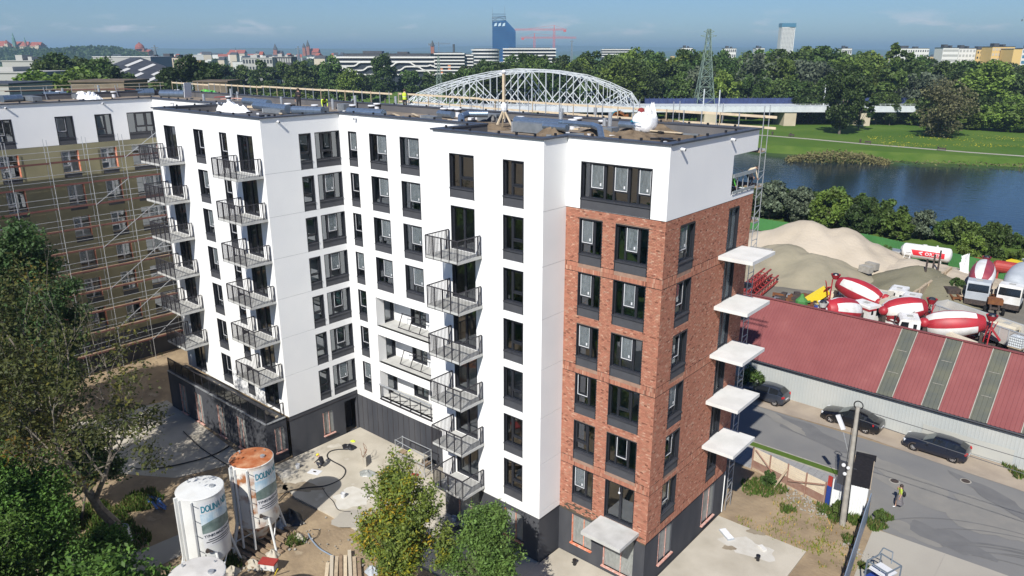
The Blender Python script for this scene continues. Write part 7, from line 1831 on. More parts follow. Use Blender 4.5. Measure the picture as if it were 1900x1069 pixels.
# river bushes on the near bank
for x, y, h, k, lab, w_ in ((-40, 98, 6.5, 'bush0', 'dark round bush at the left end of the green fence', .8), (-33.5, 99, 7.2, 'bushgrey', 'grey green bush in front of the water, leftmost of the pair', .75), (-28, 98, 6.8, 'bushgrey', 'grey green bush beside the olive one', .75), (-22.5, 97, 7.4, 'bushlight1', 'olive green bush behind the big sand heap', .75), (-17.5, 96.5, 6.2, 'bush1', 'dark bush behind the right shoulder of the sand heap', .8), (-12, 98, 5.0, 'bushlight0', 'low yellow green bush left of the fuel tank', .9),
                             (-9, 100, 5.0, 'bushgrey', 'sparse grey bush between the water and the fuel tank', .8), (-4, 99.5, 4.8, 'bush2', 'dark bush behind the fuel tank', .8), (1.5, 96, 5.2, 'bush0', 'dense dark bush to the right of the fuel tank', .8), (-.3, 89.2, 4.6, 'bushlight0', 'bright yellow green bush just right of the fuel tank', .75), (7, 96, 4.8, 'bush1', 'dark bush above the green fence at the right', .85), (12.5, 95, 4.8, 'bush2', 'dark bush at the right edge above the yellow machine', .85), (5.5, 86.5, 3.6, 'bushlight1', 'low bush growing over the green fence at the right', .9), (18, 96, 5, 'bush0', 'dark bush at the far right of the river bank', .85), (24, 97, 5, 'bush1', 'outermost dark bush on the river bank', .85), (11, 85, 3.4, 'bushlight0', 'small yellow green bush beside the green fence end', .9)):
    ftree(k, (x, y, -.2), h, lab, 'bushes on the near river bank', 'bush', w_, 'bush')
for k in range(26):
    x = -46 + k * 3.1; ftree(rg.choice(['bush0', 'bush1', 'bush2', 'bushgrey', 'bushlight1']), (x + rg.uniform(-1, 1), 101.5 + rg.uniform(-1.5, 2.5) + max(0, x - 2) * .3, -.6), (rg.uniform(4.6, 7.0) if x < -12 else rg.uniform(2.4, 4.2)), 'river bush in the rear row along the near bank', 'rear row of river bushes', 'bush', .9, 'bush')
p = gpt(1398, 716, .5); ftree('bush0', (p.x - .4, p.y + .8, -.1), 2.3, 'dark bush in the shade by the sheet wall next to the hatchback', None, 'bush', .9, 'bush')
ftree('bush1', (1.8, 45, -.1), 2.6, 'small green bush among the yard scrap', None, 'bush', .8, 'bush') if False else None
p = gpt(1772, 545, .5); ftree('bush2', (p.x, p.y, 0), 2.6, 'scrubby green bush under the torn plastic sheet', None, 'bush', .7, 'bush')
p = gpt(1642, 478, .5); ftree('bush0', (p.x, p.y, 0), 2.4, 'small green bush in front of the green fence by the steel stack', None, 'bush', .6, 'bush')
for q, h, lab in (((1425, 900), 1.2, 'green weed bush growing inside the slat fence'), ((1555, 955), 1.1, 'green weed bush at the foot of the blue gate post'), ((1632, 965), .9, 'green weed bush outside the blue grey fence')):
    p = gpt(*q); ftree('bush1', (p.x, p.y, -.1), h, lab, None, 'bush', .8, 'bush')
for k in range(16):  # unseen row added behind the drone so the panes mirror dark green
    ftree(rg.choice(['broad0', 'broad2', 'light0', 'broad3']), (-46 + k * 5.6 + rg.uniform(-2, 2), rg.uniform(-62, -46), 0), rg.uniform(8, 13), 'unseen tree added behind the drone to darken the window reflections', 'unseen trees added for the window reflections', wide=1.1)
# reeds on the far bank
rgn = np.random.RandomState(5); pts = []
for px in np.linspace(1462, 1650, 400):
    D = 230 + rgn.uniform(-5, 5) - (px - 1462) * .035
    for _ in range(7):
        q = far(px + rgn.uniform(-6, 6), D, 0); pts.append((q.x, q.y, -2.9 + rgn.uniform(0, 1) ** .8 * 2.9 * math.sin(math.pi * min(1, max(.05, (px - 1455) / 200)))))
for px in np.linspace(1650, 2000, 300):
    D = 221 - (px - 1650) * .03 + rgn.uniform(-2, 2); q = far(px, D, 0); pts.append((q.x, q.y, -2.6 + rgn.uniform(0, .9)))
M['leaf_reed'] = mat('reed_leaf', (.125, .120, .055), (.15, .135, .06), scale=.3, rough=.9, attr='tint')
o = bpy.data.objects.new('reeds', leaves_mesh('reeds', np.array(pts), .45, 'leaf_reed', rgn, None, .35)); COL.objects.link(o); o['kind'] = 'stuff'
# yellow flowers on the lawn
pts = []
for _ in range(4200):
    px = rgn.uniform(1610, 1980); D = rgn.uniform(246, 285); q = far(px, D, 0)
    if math.sin(q.x * .13 + 1) * math.sin(q.y * .21) + rgn.uniform(-.6, .6) > .25: pts.append((q.x, q.y, -.92))
M['flower'] = mat('yellow_flower', (.42, .36, .03), rough=.9, attr='tint', c2=(.36, .33, .03))
o = bpy.data.objects.new('meadow_flowers', leaves_mesh('meadow_flowers', np.array(pts), .15, 'flower', rgn, None, .8, 2)); COL.objects.link(o); o['kind'] = 'stuff'

# ------------------------------------------------------------------ near trees, grown branch by branch
def grow_tree(seed, H, r0, fork, spread, levels, kids, lean=(0, 0), ratio=.70, up=.12):
    rg = random.Random(seed); mb = MB(); tips = []
    def rot(d, ang, az):
        a = d.orthogonal().normalized(); b = d.cross(a); s_ = a * math.cos(az) + b * math.sin(az)
        return (d * math.cos(ang) + s_ * math.sin(ang)).normalized()
    def grow(p, d, L, r, lev):
        n = 4 if lev < 2 else 3; q = p; pts = [p]; rr = r
        for i in range(n):
            d = (d + Vector((rg.gauss(0, .13), rg.gauss(0, .13), rg.gauss(0, .10) + up * (1 if lev else 0)))).normalized()
            q2 = q + d * (L / n); r2 = r * (1 - .42 * (i + 1) / n)
            mb.tube(q, q2, rr, r2, 8 if lev < 2 else 5 if lev < 4 else 3, cap=False); q, rr = q2, r2; pts.append(q)
        if lev >= levels - 1:
            for k in range(1, len(pts)): tips.append((pts[k], lev))
        if lev < levels:
            nk = kids[min(lev, len(kids) - 1)]; az0 = rg.uniform(0, 6.28)
            for k in range(nk):
                f = 1.0 if k == 0 else rg.uniform(.35, .98)
                i = min(len(pts) - 2, int(f * (len(pts) - 1))); u = f * (len(pts) - 1) - i
                b = pts[i].lerp(pts[i + 1], min(1, u))
                ang = rg.uniform(.12, .35) if k == 0 else rg.uniform(.55, 1.0) * spread
                grow(b, rot(d, ang, az0 + k * 2.4 + rg.uniform(-.4, .4)), L * ratio * rg.uniform(.75, 1.15), rr * rg.uniform(.62, .85) if k else rr * .9, lev + 1)
    grow(Vector((0, 0, -.2)), Vector((lean[0], lean[1], 1)).normalized(), fork, r0, 0)
    top = max(t[0].z for t in tips); sc = H / top
    mb.v = [(x * sc, y * sc, z * sc if z > 0 else z) for x, y, z in mb.v]
    return mb, np.array([tuple(t[0] * sc) for t in tips])
def near_tree(name, label, p, seed, H, r0, fork, spread, levels, kids, leaf, per, size, sig, keep=None, tintf=None, lean=(0, 0), rz=0, ratio=.7, up=.12, barkm='bark', asp=.5, rad=None):
    t = thing(name, label, 'tree', p, rz)
    mb, T_ = grow_tree(seed, H, r0, fork, spread, levels, kids, lean, ratio, up)
    if rad:
        k = rad / np.percentile(np.hypot(T_[:, 0] - T_[:, 0].mean(), T_[:, 1] - T_[:, 1].mean()), 93); T_ = T_ * np.array([k, k, 1]); mb.v = [(x * k, y * k, z) for x, y, z in mb.v]
    mb.build('trunk', [barkm], t)
    rg = np.random.RandomState(seed)
    if keep is not None: T_ = T_[np.array([rg.uniform() < keep(q) for q in T_])]
    P = np.repeat(T_, per, 0) + rg.normal(size=(len(T_) * per, 3)) * np.array([sig, sig, sig * .7])
    tint = np.ones((len(P), 3)) if tintf is None else np.repeat(tintf(T_, rg), per, 0)
    o = bpy.data.objects.new('crown', leaves_mesh('crown', P, size, leaf, rg, tint, asp)); COL.objects.link(o); o.parent = t
    return t, len(P)
def tint_turn(T_, rg):
    c = np.ones((len(T_), 3)); q = rg.uniform(size=len(T_)) + .25 * np.sin(T_[:, 0] * 2.1) * np.sin(T_[:, 2] * 1.7)
    c[q > .80] = (1.7, 1.25, .55); c[q > .95] = (2.5, 1.3, .5); c[q < .2] = (.65, .72, .8); return c
def tint_olive(T_, rg):
    c = np.ones((len(T_), 3)); q = rg.uniform(size=len(T_)) + .25 * np.sin(T_[:, 0] * 1.1 + T_[:, 2]); c[q > .95] = (1.5, 1.25, .6); c[q > 1.16] = (2.2, 1.25, .5); c[q < .3] = (.7, .8, .85); return c
def tint_dark(T_, rg):
    return rg.uniform(.7, 1.35, (len(T_), 1)) * np.ones((1, 3))
def gappy(f, k): return lambda q: min(1, max(0, k + .9 * math.sin(q[0] * f + 1) * math.sin(q[1] * f + 2.2) + .5 * math.sin(q[2] * f * 1.4)))
NL = 0
for px, D, h, sd, lb in ((150, 25.5, 7.6, 71, 'middle'), (250, 23, 6.5, 73, 'right'), (60, 23.5, 7.0, 75, 'left')):
    near_tree('leafy_tree', 'leafy tree just below the lower left picture edge, %s of three' % lb, far(px, D, 0), sd, h, .14, 1.8, 1.0, 5, (4, 4, 3, 3, 2), 'leaf_bright', 12, .12, .32, tintf=tint_dark, rad=2.4)
t1, n_ = near_tree('tall_tree', 'tall half bare tree with olive leaves and white wrap round its trunk foot', (-26.4, -16.8, 0), 5, 19.0, .34, 5.2, 1.05, 6, (4, 4, 3, 3, 2, 2), 'leaf_olive', 19, .10, .36, rad=5.2,
    barkm='paletwig', keep=lambda q: (.12 if (q[2] > 9.5 and math.hypot(q[0] - .6, q[1]) < 3.4) else .62) , tintf=tint_olive, lean=(.015, .01), rz=1.0, ratio=.74)
NL += n_
MB().lathe([(.52, .05), (.46, .5), (.43, 1.05)], 16, cap=False).add([(-.5, -.35, 1.0), (-.75, -.45, .65), (-.42, -.5, .3), (-.35, -.4, .9)], [(0, 1, 2, 3)]).build('trunk_wrap', ['wrap'], t1)
t_, n_ = near_tree('leafy_tree', 'leafy tree turning yellow and orange in front of the courtyard', (-8.75, -9.25, 0), 12, 8.7, .16, 2.2, .95, 5, (5, 4, 4, 3, 3), 'leaf_turning', 24, .082, .19, rad=2.15, keep=gappy(1.5, .56), tintf=tint_turn, ratio=.72, rz=.5); NL += n_
t_, n_ = near_tree('leafy_tree', 'fresh green tree beside the white corner, right of the yellowing tree', (-5.45, -6.5, 0), 23, 6.7, .11, 1.4, .85, 5, (5, 4, 4, 3, 3), 'leaf_fresh', 22, .075, .17, rad=2.1, keep=gappy(1.9, .6), tintf=tint_dark, ratio=.70); NL += n_
p = far(24, 32.5, 0); t_, n_ = near_tree('leafy_tree', 'bright green tree filling the lower left corner', p, 31, 10.2, .18, 2.4, 1.0, 5, (5, 4, 4, 3, 3), 'leaf_bright', 24, .085, .30, rad=2.5, tintf=tint_dark, ratio=.74); NL += n_
p = far(-30, 28, 0); t_, n_ = near_tree('leafy_tree', 'bright green tree cut by the left edge below', p, 37, 8.2, .16, 2.2, 1.0, 5, (5, 4, 4, 3, 3), 'leaf_bright', 20, .085, .32, rad=2.6, tintf=tint_dark, ratio=.74); NL += n_
p = far(-25, 50, 0); t_, n_ = near_tree('leafy_tree', 'dark green tree standing at the left edge before the scaffold', p, 43, 19, .3, 4.5, .9, 6, (4, 4, 3, 3, 2, 2), 'leaf_dark', 20, .13, .38, rad=5.0, tintf=tint_dark, ratio=.72); NL += n_
p = far(112, 47, 0); t_, n_ = near_tree('leafy_tree', 'dark green pointed tree between the left edge tree and the half bare tree', p, 47, 18.2, .24, 5.5, .6, 6, (4, 4, 3, 3, 2, 2), 'leaf_dark', 20, .12, .34, rad=2.9, tintf=tint_dark, ratio=.68); NL += n_
p = far(215, 36, 0); t_, n_ = near_tree('small_tree', 'low green growth around the trunk of the half bare tree', (p.x, p.y, 0), 53, 3.2, .05, .8, 1.0, 4, (4, 4, 3, 3), 'leaf_bright', 12, .085, .22, tintf=tint_dark, rad=.9); NL += n_
p = far(150, 41, 0); t_, n_ = near_tree('small_tree', 'dark undergrowth tree left of the half bare trunk', (p.x, p.y, 0), 59, 6.2, .09, 1.5, 1.0, 5, (4, 4, 3, 3, 2), 'leaf_dark', 14, .10, .28, tintf=tint_dark, rad=1.5); NL += n_
p = far(50, 40, 0); t_, n_ = near_tree('small_tree', 'olive half bare tree at the left between the green crowns', (p.x, p.y, 0), 61, 12.5, .15, 3, 1.0, 5, (4, 4, 3, 3, 2), 'leaf_olive', 18, .10, .32, keep=lambda q: .7, tintf=tint_olive, rad=2.6); NL += n_
for q, h, lab in (((150, 1045), 1.6, 'leafy bush at the lower left below the crate'), ((60, 1010), 2.0, 'dark leafy bush in the lower left undergrowth'), ((20, 985), 2.2, 'dark bush at the left edge beside the crate'), ((120, 990), 1.8, 'bush left of the rough grass')):
    p = gpt(*q); ftree('bush%d' % (int(h * 10) % 3), (p.x, p.y, -.1), h, lab, None, 'bush', .9, 'bush')
print('near leaves', NL)
# ================================================================== BRIDGE
BD = 320.0
def bp(px, y, off=0): 
    p = far(px, BD + off, 0); p.z = zat(y, BD); return p
c0 = bp(980, 203)
br = thing('truss_bridge', 'pale steel bridge with three arched trusses over the river', 'bridge', (c0.x, c0.y, 0))
TC = [(776, 198), (799, 179), (842, 161), (885, 148), (935, 137), (986, 131), (1037, 133), (1087, 141), (1130, 155), (1169, 173), (1186, 197)]
for off in (0, 8, 16):
    ch, web = MB(), MB()
    sk_ = Vector((RGT.x, RGT.y, 0)) * (-.36 * off); top = [bp(a, b, off) + sk_ for a, b in TC]; bot = [bp(a, 200, off) + sk_ for a, _ in TC]
    for a, b in zip(top, top[1:]): ch.bar(a + Vector((0, 0, .45)), b + Vector((0, 0, .45)), .28); ch.bar(a - Vector((0, 0, .45)), b - Vector((0, 0, .45)), .28); ch.bar(a + Vector((0, 0, .45)), b - Vector((0, 0, .45)), .16); ch.bar(a - Vector((0, 0, .45)), a.lerp(b, .5) + Vector((0, 0, .45)), .16)
    ch.bar(bot[0], bot[-1], .6, .7)
    for k in range(1, len(TC) - 1): web.bar(top[k], bot[k], .24)
    for k in range(len(TC) - 1):
        m_ = (bot[k] + bot[k + 1]) / 2; tm = (top[k] + top[k + 1]) / 2
        if 0 < k < len(TC) - 2:
            if k % 2: web.bar(top[k], bot[k + 1], .36)
            else: web.bar(bot[k], top[k + 1], .36)
            c = (top[k] + bot[k + 1]) / 2 if k % 2 else (bot[k] + top[k + 1]) / 2
            web.bar(c, m_, .2); web.bar(c, tm, .2); web.bar(m_, tm, .18); web.bar(c, bot[k] if k % 2 else bot[k + 1], .28)
        else: web.bar(m_, top[1] if k == 0 else top[-2], .4); web.bar(top[1] if k == 0 else top[-2], m_, .3)
    t = ch.build('truss', ['bridge'], br, world=True); web.build('web_members', ['bridge'], t, world=True)
mb = MB()
for k in range(1, len(TC) - 1):
    for f in (0, .5):
        a = bp(TC[k][0] * (1 - f) + TC[k + 1][0] * f, TC[k][1] * (1 - f) + TC[k + 1][1] * f, 0); b = bp(TC[k][0] * (1 - f) + TC[k + 1][0] * f, TC[k][1] * (1 - f) + TC[k + 1][1] * f, 16) - Vector((RGT.x, RGT.y, 0)) * 5.76
        mb.bar(a, b, .3); 
        if f == 0: a2 = bp(*TC[k + 1], 16) - Vector((RGT.x, RGT.y, 0)) * 5.76; mb.bar(a, a2, .2)
mb.build('top_bracing', ['bridge'], br, world=True)
mb = MB()
a, b, c, d = bp(690, 197, -1), bp(1700, 197, -1), bp(1700, 197, 16), bp(690, 197, 16)
zb = zat(208, BD)
P4 = [a, b, c, d]; mb.add([(q.x, q.y, zb) for q in P4] + [tuple(q) for q in P4], [(0, 3, 2, 1), (4, 5, 6, 7), (0, 1, 5, 4), (1, 2, 6, 5), (2, 3, 7, 6), (3, 0, 4, 7)])
mb.build('deck', ['bridge'], br, world=True)
mb = MB(); zt_ = zat(195, BD)
for k in range(110): 
    q = far(690 + k * 9.2, BD - 1.2, 0); mb.box(q.x - .05, q.x + .05, q.y - .05, q.y + .05, zat(197, BD), zat(192.5, BD))
q, q2 = far(690, BD - 1.2, zat(193, BD)), far(1700, BD - 1.2, zat(193, BD)); mb.bar(q, q2, .1); mb.build('parapet_railing', ['bridge'], br, world=True)
mb = MB()
q, q2 = far(1195, BD + 15, 0), far(1690, BD + 15, 0)
mb.quad((q.x, q.y, zat(197, BD)), (q2.x, q2.y, zat(197, BD)), (q2.x, q2.y, zat(185, BD)), (q.x, q.y, zat(187, BD)))
for k in range(60):
    u = q.lerp(q2, k / 60); mb.box(u.x - .1, u.x + .1, u.y - .1, u.y + .1, zat(197, BD), zat(184.5, BD))
mb.build('blue_barrier', ['bluenet'], br, world=True)
for px in (1178, 1310, 1455, 1590, 770):
    q = far(px, BD + 6, 0); o = MB().obox((q.x, q.y, (zb - 3.5) / 2), (5.0, 13, zb + 3.5), YAW); o.build('pier', ['stone'], br, world=True)
# masts along the viaduct
for k, (px, yt) in enumerate(((1334, 168), (1305, 166), (1528, 157))):
    q = far(px, BD + 5, zat(197, BD)); single('catenary_mast', MB().box(-.18, .18, -.18, .18, 0, zat(yt, BD) - q.z), ['bridge'], 'thin pale mast standing on the viaduct', 'mast', 'pale masts on the viaduct', loc=q)
# lattice pylons
def pylon(px, D, ytop, wpx, label, m='pylon', arms=((.93, 1.25), (.76, .9))):
    p = far(px, D, -1); H = zat(ytop, D) + 1; w0 = wpx / FPX * D / 2
    t = thing('lattice_pylon', label, 'pylon', p, YAW); mb = MB(); th = .16 * max(1, D / 420)
    lv = [0, .14, .27, .39, .50, .60, .68, .76, .84, .93, 1.0]
    def wd(f): return w0 * (1 - f) ** 1.25 * .92 + w0 * .14
    for f0, f1 in zip(lv, lv[1:]):
        a, b = wd(f0), wd(f1)
        cs = [((-a, -a), (-b, -b)), ((a, -a), (b, -b)), ((a, a), (b, b)), ((-a, a), (-b, b))]
        for i in range(4):
            (x0, y0), (x1, y1) = cs[i]; (u0, v0), (u1, v1) = cs[(i + 1) % 4]
            mb.bar((x0, y0, f0 * H), (x1, y1, f1 * H), th * 1.5); mb.bar((x0, y0, f0 * H), (u1, v1, f1 * H), th); mb.bar((u0, v0, f0 * H), (x1, y1, f1 * H), th); mb.bar((x1, y1, f1 * H), (u1, v1, f1 * H), th)
    mb.build('lattice', [m], t)
    mb = MB()
    for f, s_ in arms:
        w_ = w0 * s_
        for sg in (-1, 1): mb.bar((0, 0, f * H + .6), (sg * w_, 0, f * H), th * 1.3).bar((0, 0, f * H - .8), (sg * w_, 0, f * H), th * 1.3)
    mb.build('cross_arm', [m], t); return t
pylon(1303, 336, 54, 38, 'tall green lattice pylon in front of the wood', arms=((.93, .75), (.975, .5)))
pylon(816, 432, 104, 16, 'small green lattice pylon left of the bridge arch', arms=())
pylon(292, 1500, 84, 8, 'distant lattice pylon behind the concrete block', 'cranegrey', ((.9, 1.6), (.8, 1.4)))
pylon(556, 1500, 86, 6, 'distant lattice pylon left of the two towered church', 'cranegrey', ((.9, 1.6),))
pylon(1060, 1400, 74, 5, 'distant slim lattice mast right of the red cranes', 'cranegrey', ((.95, 1.2),))

# ================================================================== THE CITY BEHIND
WU = {}
def block(name, label, px0, px1, ytop, D, depth, wall, rows=0, colsn=0, roof=None, z0=-1, group=None, cat='building', wm='farwin', wfill=(.6, .55), y0f=.1, band=False, rot=0, roofm='darkroof', pent=True):
    a, b = far(px0, D, 0), far(px1, D, 0); L = (b - a).length; H = zat(ytop, D)
    t = thing(name, label, cat, (a.x, a.y, z0), math.atan2((b - a).y, (b - a).x) + rot, group)
    h = H - z0
    MB().box(0, L, 0, depth, 0, h).build('wall', [wall], t)
    if roof == 'gable':
        hr = depth * .35; MB().add([(-.3, -.4, h), (L + .3, -.4, h), (L + .3, depth + .4, h), (-.3, depth + .4, h), (-.3, depth / 2, h + hr), (L + .3, depth / 2, h + hr)], [(0, 1, 5, 4), (2, 3, 4, 5), (0, 4, 3), (1, 2, 5)]).build('roof', [roofm], t)
    else:
        mb = MB().box(-.3, L + .3, -.3, depth + .3, h, h + max(.35, h * .012))
        if pent: mb.box(L * .2, L * .42, depth * .3, depth * .7, h, h + h * .06 + 1).box(L * .6, L * .72, depth * .3, depth * .7, h, h + h * .04 + .8)
        mb.build('roof', [roofm], t)
    if rows:
        ch = h * (1 - y0f) / rows
        if band:
            me = MB().box(L * .02, L * .98, -.06, -.01, 0, ch * wfill[1]).mesh('window_band', wm)
            for r in range(rows): inst('window_band', me, t, (0, 0, h * y0f + r * ch + ch * .25))
        else:
            cw = L / colsn
            me = MB().box(cw * (1 - wfill[0]) / 2, cw * (1 + wfill[0]) / 2, -.08, -.01, 0, ch * wfill[1]).mesh('window', wm)
            for r in range(rows):
                for c in range(colsn): inst('window', me, t, (c * cw, 0, h * y0f + r * ch + ch * .25))
    return t
# castle on its wooded hill
mb = MB(); prev = None
HP = [(-400, 104), (-250, 100), (-120, 97), (-20, 95), (40, 96), (90, 98), (110, 99), (140, 95), (170, 93), (200, 93), (222, 96), (250, 102), (275, 107)]
for k in range(len(HP)):
    px, y = HP[k]; a, b, c = far(px, 1780, -1), far(px, 1980, zat(y, 1980)), far(px, 2300, zat(y, 2300) - 3)
    if prev: mb.quad(prev[0], a, b, prev[1]); mb.quad(prev[1], b, c, prev[2])
    prev = (a, b, c)
struct('castle_hill', mb, ['hill'], smooth=True)
rgn = np.random.RandomState(8); pts = []
for k in range(len(HP) - 1):
    for _ in range(420):
        u, v = rgn.uniform(), rgn.uniform(); px = HP[k][0] * (1 - u) + HP[k + 1][0] * u; y = HP[k][1] * (1 - u) + HP[k + 1][1] * u; D = 1780 + 200 * v; q = far(px, D, 0)
        for _ in range(4): pts.append((q.x + rgn.uniform(-5, 5), q.y + rgn.uniform(-5, 5), -1 + (zat(y, 1980) + 1) * v + rgn.uniform(1, 12)))
o = bpy.data.objects.new('hill_wood', leaves_mesh('hill_wood', np.array(pts), 3.2, 'leaf_forest', rgn, None, .8)); COL.objects.link(o); o['kind'] = 'stuff'
CD_ = 2000
def cz(y): return zat(y, CD_)
a = far(0, CD_, 0); t = thing('castle', 'pale castle with red roofs and a green spire on the wooded hill', 'castle', a, YAW)
def cx(px): return (px) / FPX * CD_ * .97
def cblk(nm, p0, p1, yb, yt, d0, d1, m): MB().box(cx(p0), cx(p1), d0, d1, cz(yb), cz(yt)).build(nm, [m], t)
def croof(p0, p1, yb, yt, d0, d1, m='rooftile'):
    x0, x1, z0, z1, dm = cx(p0), cx(p1), cz(yb), cz(yt), (d0 + d1) / 2
    MB().add([(x0, d0, z0), (x1, d0, z0), (x1, d1, z0), (x0, d1, z0), (x0 + (x1 - x0) * .12, dm, z1), (x1 - (x1 - x0) * .12, dm, z1)], [(0, 1, 5, 4), (2, 3, 4, 5), (0, 4, 3), (1, 2, 5)]).build('roof', [m], t)
def ctower(p, wpx, yb, yt, ysp, m, ms): 
    w_ = cx(wpx) / 2; MB().box(cx(p) - w_, cx(p) + w_, -6 - w_, -6 + w_, cz(yb), cz(yt)).build('tower', [m], t); MB().lathe([(w_ * 1.3, cz(yt)), (w_ * .95, cz(yt) * .6 + cz(ysp) * .4), (w_ * .35, cz(yt) * .35 + cz(ysp) * .65), (w_ * .5, cz(yt) * .25 + cz(ysp) * .75), (.3, cz(ysp))], 8, (cx(p), -6, 0)).build('spire', [ms], t)
cblk('wall', -30, 20, 101, 86, 0, 30, 'stone'); cblk('wall', 4, 20, 103, 86, -8, 0, 'stone'); cblk('wall', 24, 78, 100, 85, 0, 30, 'stone'); cblk('wall', 66, 81, 101, 88, -12, 0, 'stone'); croof(-32, 21, 86, 76, -1, 31); croof(24, 58, 86, 77, -1, 31); croof(56, 80, 86, 78, -1, 31)
ctower(22, 6, 100, 81, 74, 'stone', 'rooftile'); ctower(36, 5, 86, 78, 61, 'copper', 'copper'); ctower(56, 3, 86, 79, 69, 'brickfar', 'copper'); ctower(78, 6, 100, 84, 81, 'stone', 'rooftile')
me = MB().box(0, 3, -.15, 0, 0, 4).mesh('window', 'farwin')
for k in range(9): inst('window', me, t, (cx(27 + 4.4 * k), -.05, cz(93))); inst('window', me, t, (cx(27 + 4.4 * k), -.05, cz(98)))
# churches
def church(label, px, D, body, roofs, towers, domes=(), bm='brickfar', rm='darkroof'):
    t = thing('church', label, 'church', far(px, D, 0), YAW); s_ = D / FPX
    for x0, x1, yb, yt, dp in body: MB().box(x0 * s_, x1 * s_, 0, dp, zat(yb, D), zat(yt, D)).build('nave', [bm], t)
    for x0, x1, yb, yt, dp in roofs: MB().add([(x0 * s_, -1, zat(yb, D)), (x1 * s_, -1, zat(yb, D)), (x1 * s_, dp + 1, zat(yb, D)), (x0 * s_, dp + 1, zat(yb, D)), (x0 * s_, dp / 2, zat(yt, D)), (x1 * s_, dp / 2, zat(yt, D))], [(0, 1, 5, 4), (2, 3, 4, 5), (0, 4, 3), (1, 2, 5)]).build('roof', [rm], t)
    for x, w_, yb, yt, ys in towers:
        MB().box((x - w_ / 2) * s_, (x + w_ / 2) * s_, -w_ * s_ - 1, -1, zat(yb, D), zat(yt, D)).build('tower', [bm], t); MB().lathe([(w_ * .72 * s_, zat(yt, D)), (w_ * .4 * s_, zat(yt * .55 + ys * .45, D)), (.3, zat(ys, D))], 8, (x * s_, -1 - w_ * s_ / 2, 0)).build('spire', ['darkroof'], t)
    for x, r, yb, yt in domes:
        z0, z1 = zat(yb, D), zat(yt, D); h = z1 - z0; MB().lathe([(r * s_, z0), (r * s_ * .97, z0 + h * .3), (r * s_ * .78, z0 + h * .55), (r * s_ * .42, z0 + h * .76), (r * s_ * .16, z0 + h * .84), (r * s_ * .16, z0 + h * .94), (.2, z1)], 16, (x * s_, 6, 0)).build('dome', [rm], t)
church('domed church far away left of the concrete block', 250, 2000, [(0, 27, 104, 96, 30), (4, 20, 98, 90, 20)], [(0, 28, 96, 92, 30)], [], [(11, 8, 91, 78)], 'brickfar', 'rooftile')
church('long roofed church far away in the middle left', 426, 2200, [(0, 28, 104, 99, 25)], [(0, 28, 99, 92.5, 25)], [(14, 1.2, 96, 93, 88)], (), 'farbeige', 'rooftile')
church('single spired tower with low body far behind the wing roof', 508, 2200, [(0, 16, 104, 98, 20)], [(0, 16, 98, 94, 20)], [(6, 6, 104, 92, 81)], (), 'brickfar', 'darkroof')
church('two towered brick church far behind the wing roof', 563, 2200, [(6, 28, 104, 97, 25)], [(6, 28, 97, 90, 25)], [(4, 5, 104, 88, 80), (11, 5, 104, 86, 74)], (), 'brickfar', 'rooftile')
church('slim brick church tower behind the office terraces', 800, 1300, [(0, 14, 104, 99, 20)], [(0, 14, 99, 97, 20)], [(4, 6, 104, 86, 75)], (), 'brickfar', 'darkroof')
single('chimney', MB().lathe([(2.2, 0), (1.8, zat(82, 1300) + 1)], 12), ['darkroof'], 'dark slim chimney behind the round office building', 'chimney', loc=far(843, 1300, -1))
# blocks on the left
block('concrete_block', 'pale concrete block with small square windows beyond the dark hall roof', 296, 352, 107, 520, 16, 'farbeige', 6, 12, wfill=(.5, .5), y0f=.05)
block('stair_tower', 'pale round ended stair block beside the concrete block', 286, 300, 109, 515, 14, 'farwhite', 6, 3, band=True, wm='fargrey')
block('flat_building', 'long low pale building with dark windows at the left edge', -120, 84, 136, 235, 22, 'fargrey', 2, 22, wfill=(.5, .5), y0f=.2, roofm='fargrey')
block('flat_building', 'grey flat building with roof units behind the low pale one', 25, 82, 114, 330, 18, 'fargrey', 2, 8, wfill=(.5, .4), y0f=.3, roofm='fargrey')
block('flat_building', 'low dark roofed shed in front of the pale building at the left', -80, 52, 158, 165, 16, 'fargrey', 1, 8, wfill=(.5, .4), y0f=.3, roofm='darkroof', pent=False)
block('flat_building', 'tan walled low building behind the left roof edge', 168, 262, 153, 150, 10, 'brownwall', 0, 0, roofm='brownroof', pent=False)
block('flat_building', 'brown boarded low building behind the roof guard rail', 382, 440, 153, 180, 9, 'brownwall', 1, 12, wfill=(.3, .55), y0f=.05, wm='wood', roofm='brownroof', pent=False)
a = far(172, 415, 0); t = thing('arena_hall', 'large hall with sloping dark roof and white skylight strips', 'hall', (a.x, a.y, 0), YAW); s_ = 415 / FPX
zt_, zr_ = zat(108, 415), zat(148, 415); W1 = 170 * s_
zA = zt_ - 8
def hz(x, y): return zA + (2 - zA) * max(0, x / W1 - .12) / .88 + .16 * y
xs_ = [0, .12 * W1, W1]
mb = MB()
for x0, x1 in zip(xs_, xs_[1:]): mb.quad((x0, 0, hz(x0, 0)), (x1, 0, hz(x1, 0)), (x1, 50, hz(x1, 50)), (x0, 50, hz(x0, 50)))
mb.quad((0, 0, -1), (W1, 0, -1), (W1, 0, hz(W1, 0)), (.12 * W1, 0, hz(.12 * W1, 0))); mb.quad((0, 0, -1), (.12 * W1, 0, hz(.12 * W1, 0)), (0, 0, hz(0, 0)), (0, 0, -1)); mb.quad((W1, 0, -1), (W1, 50, -1), (W1, 50, hz(W1, 50)), (W1, 0, hz(W1, 0)))
mb.build('roof', ['darkroof'], t)
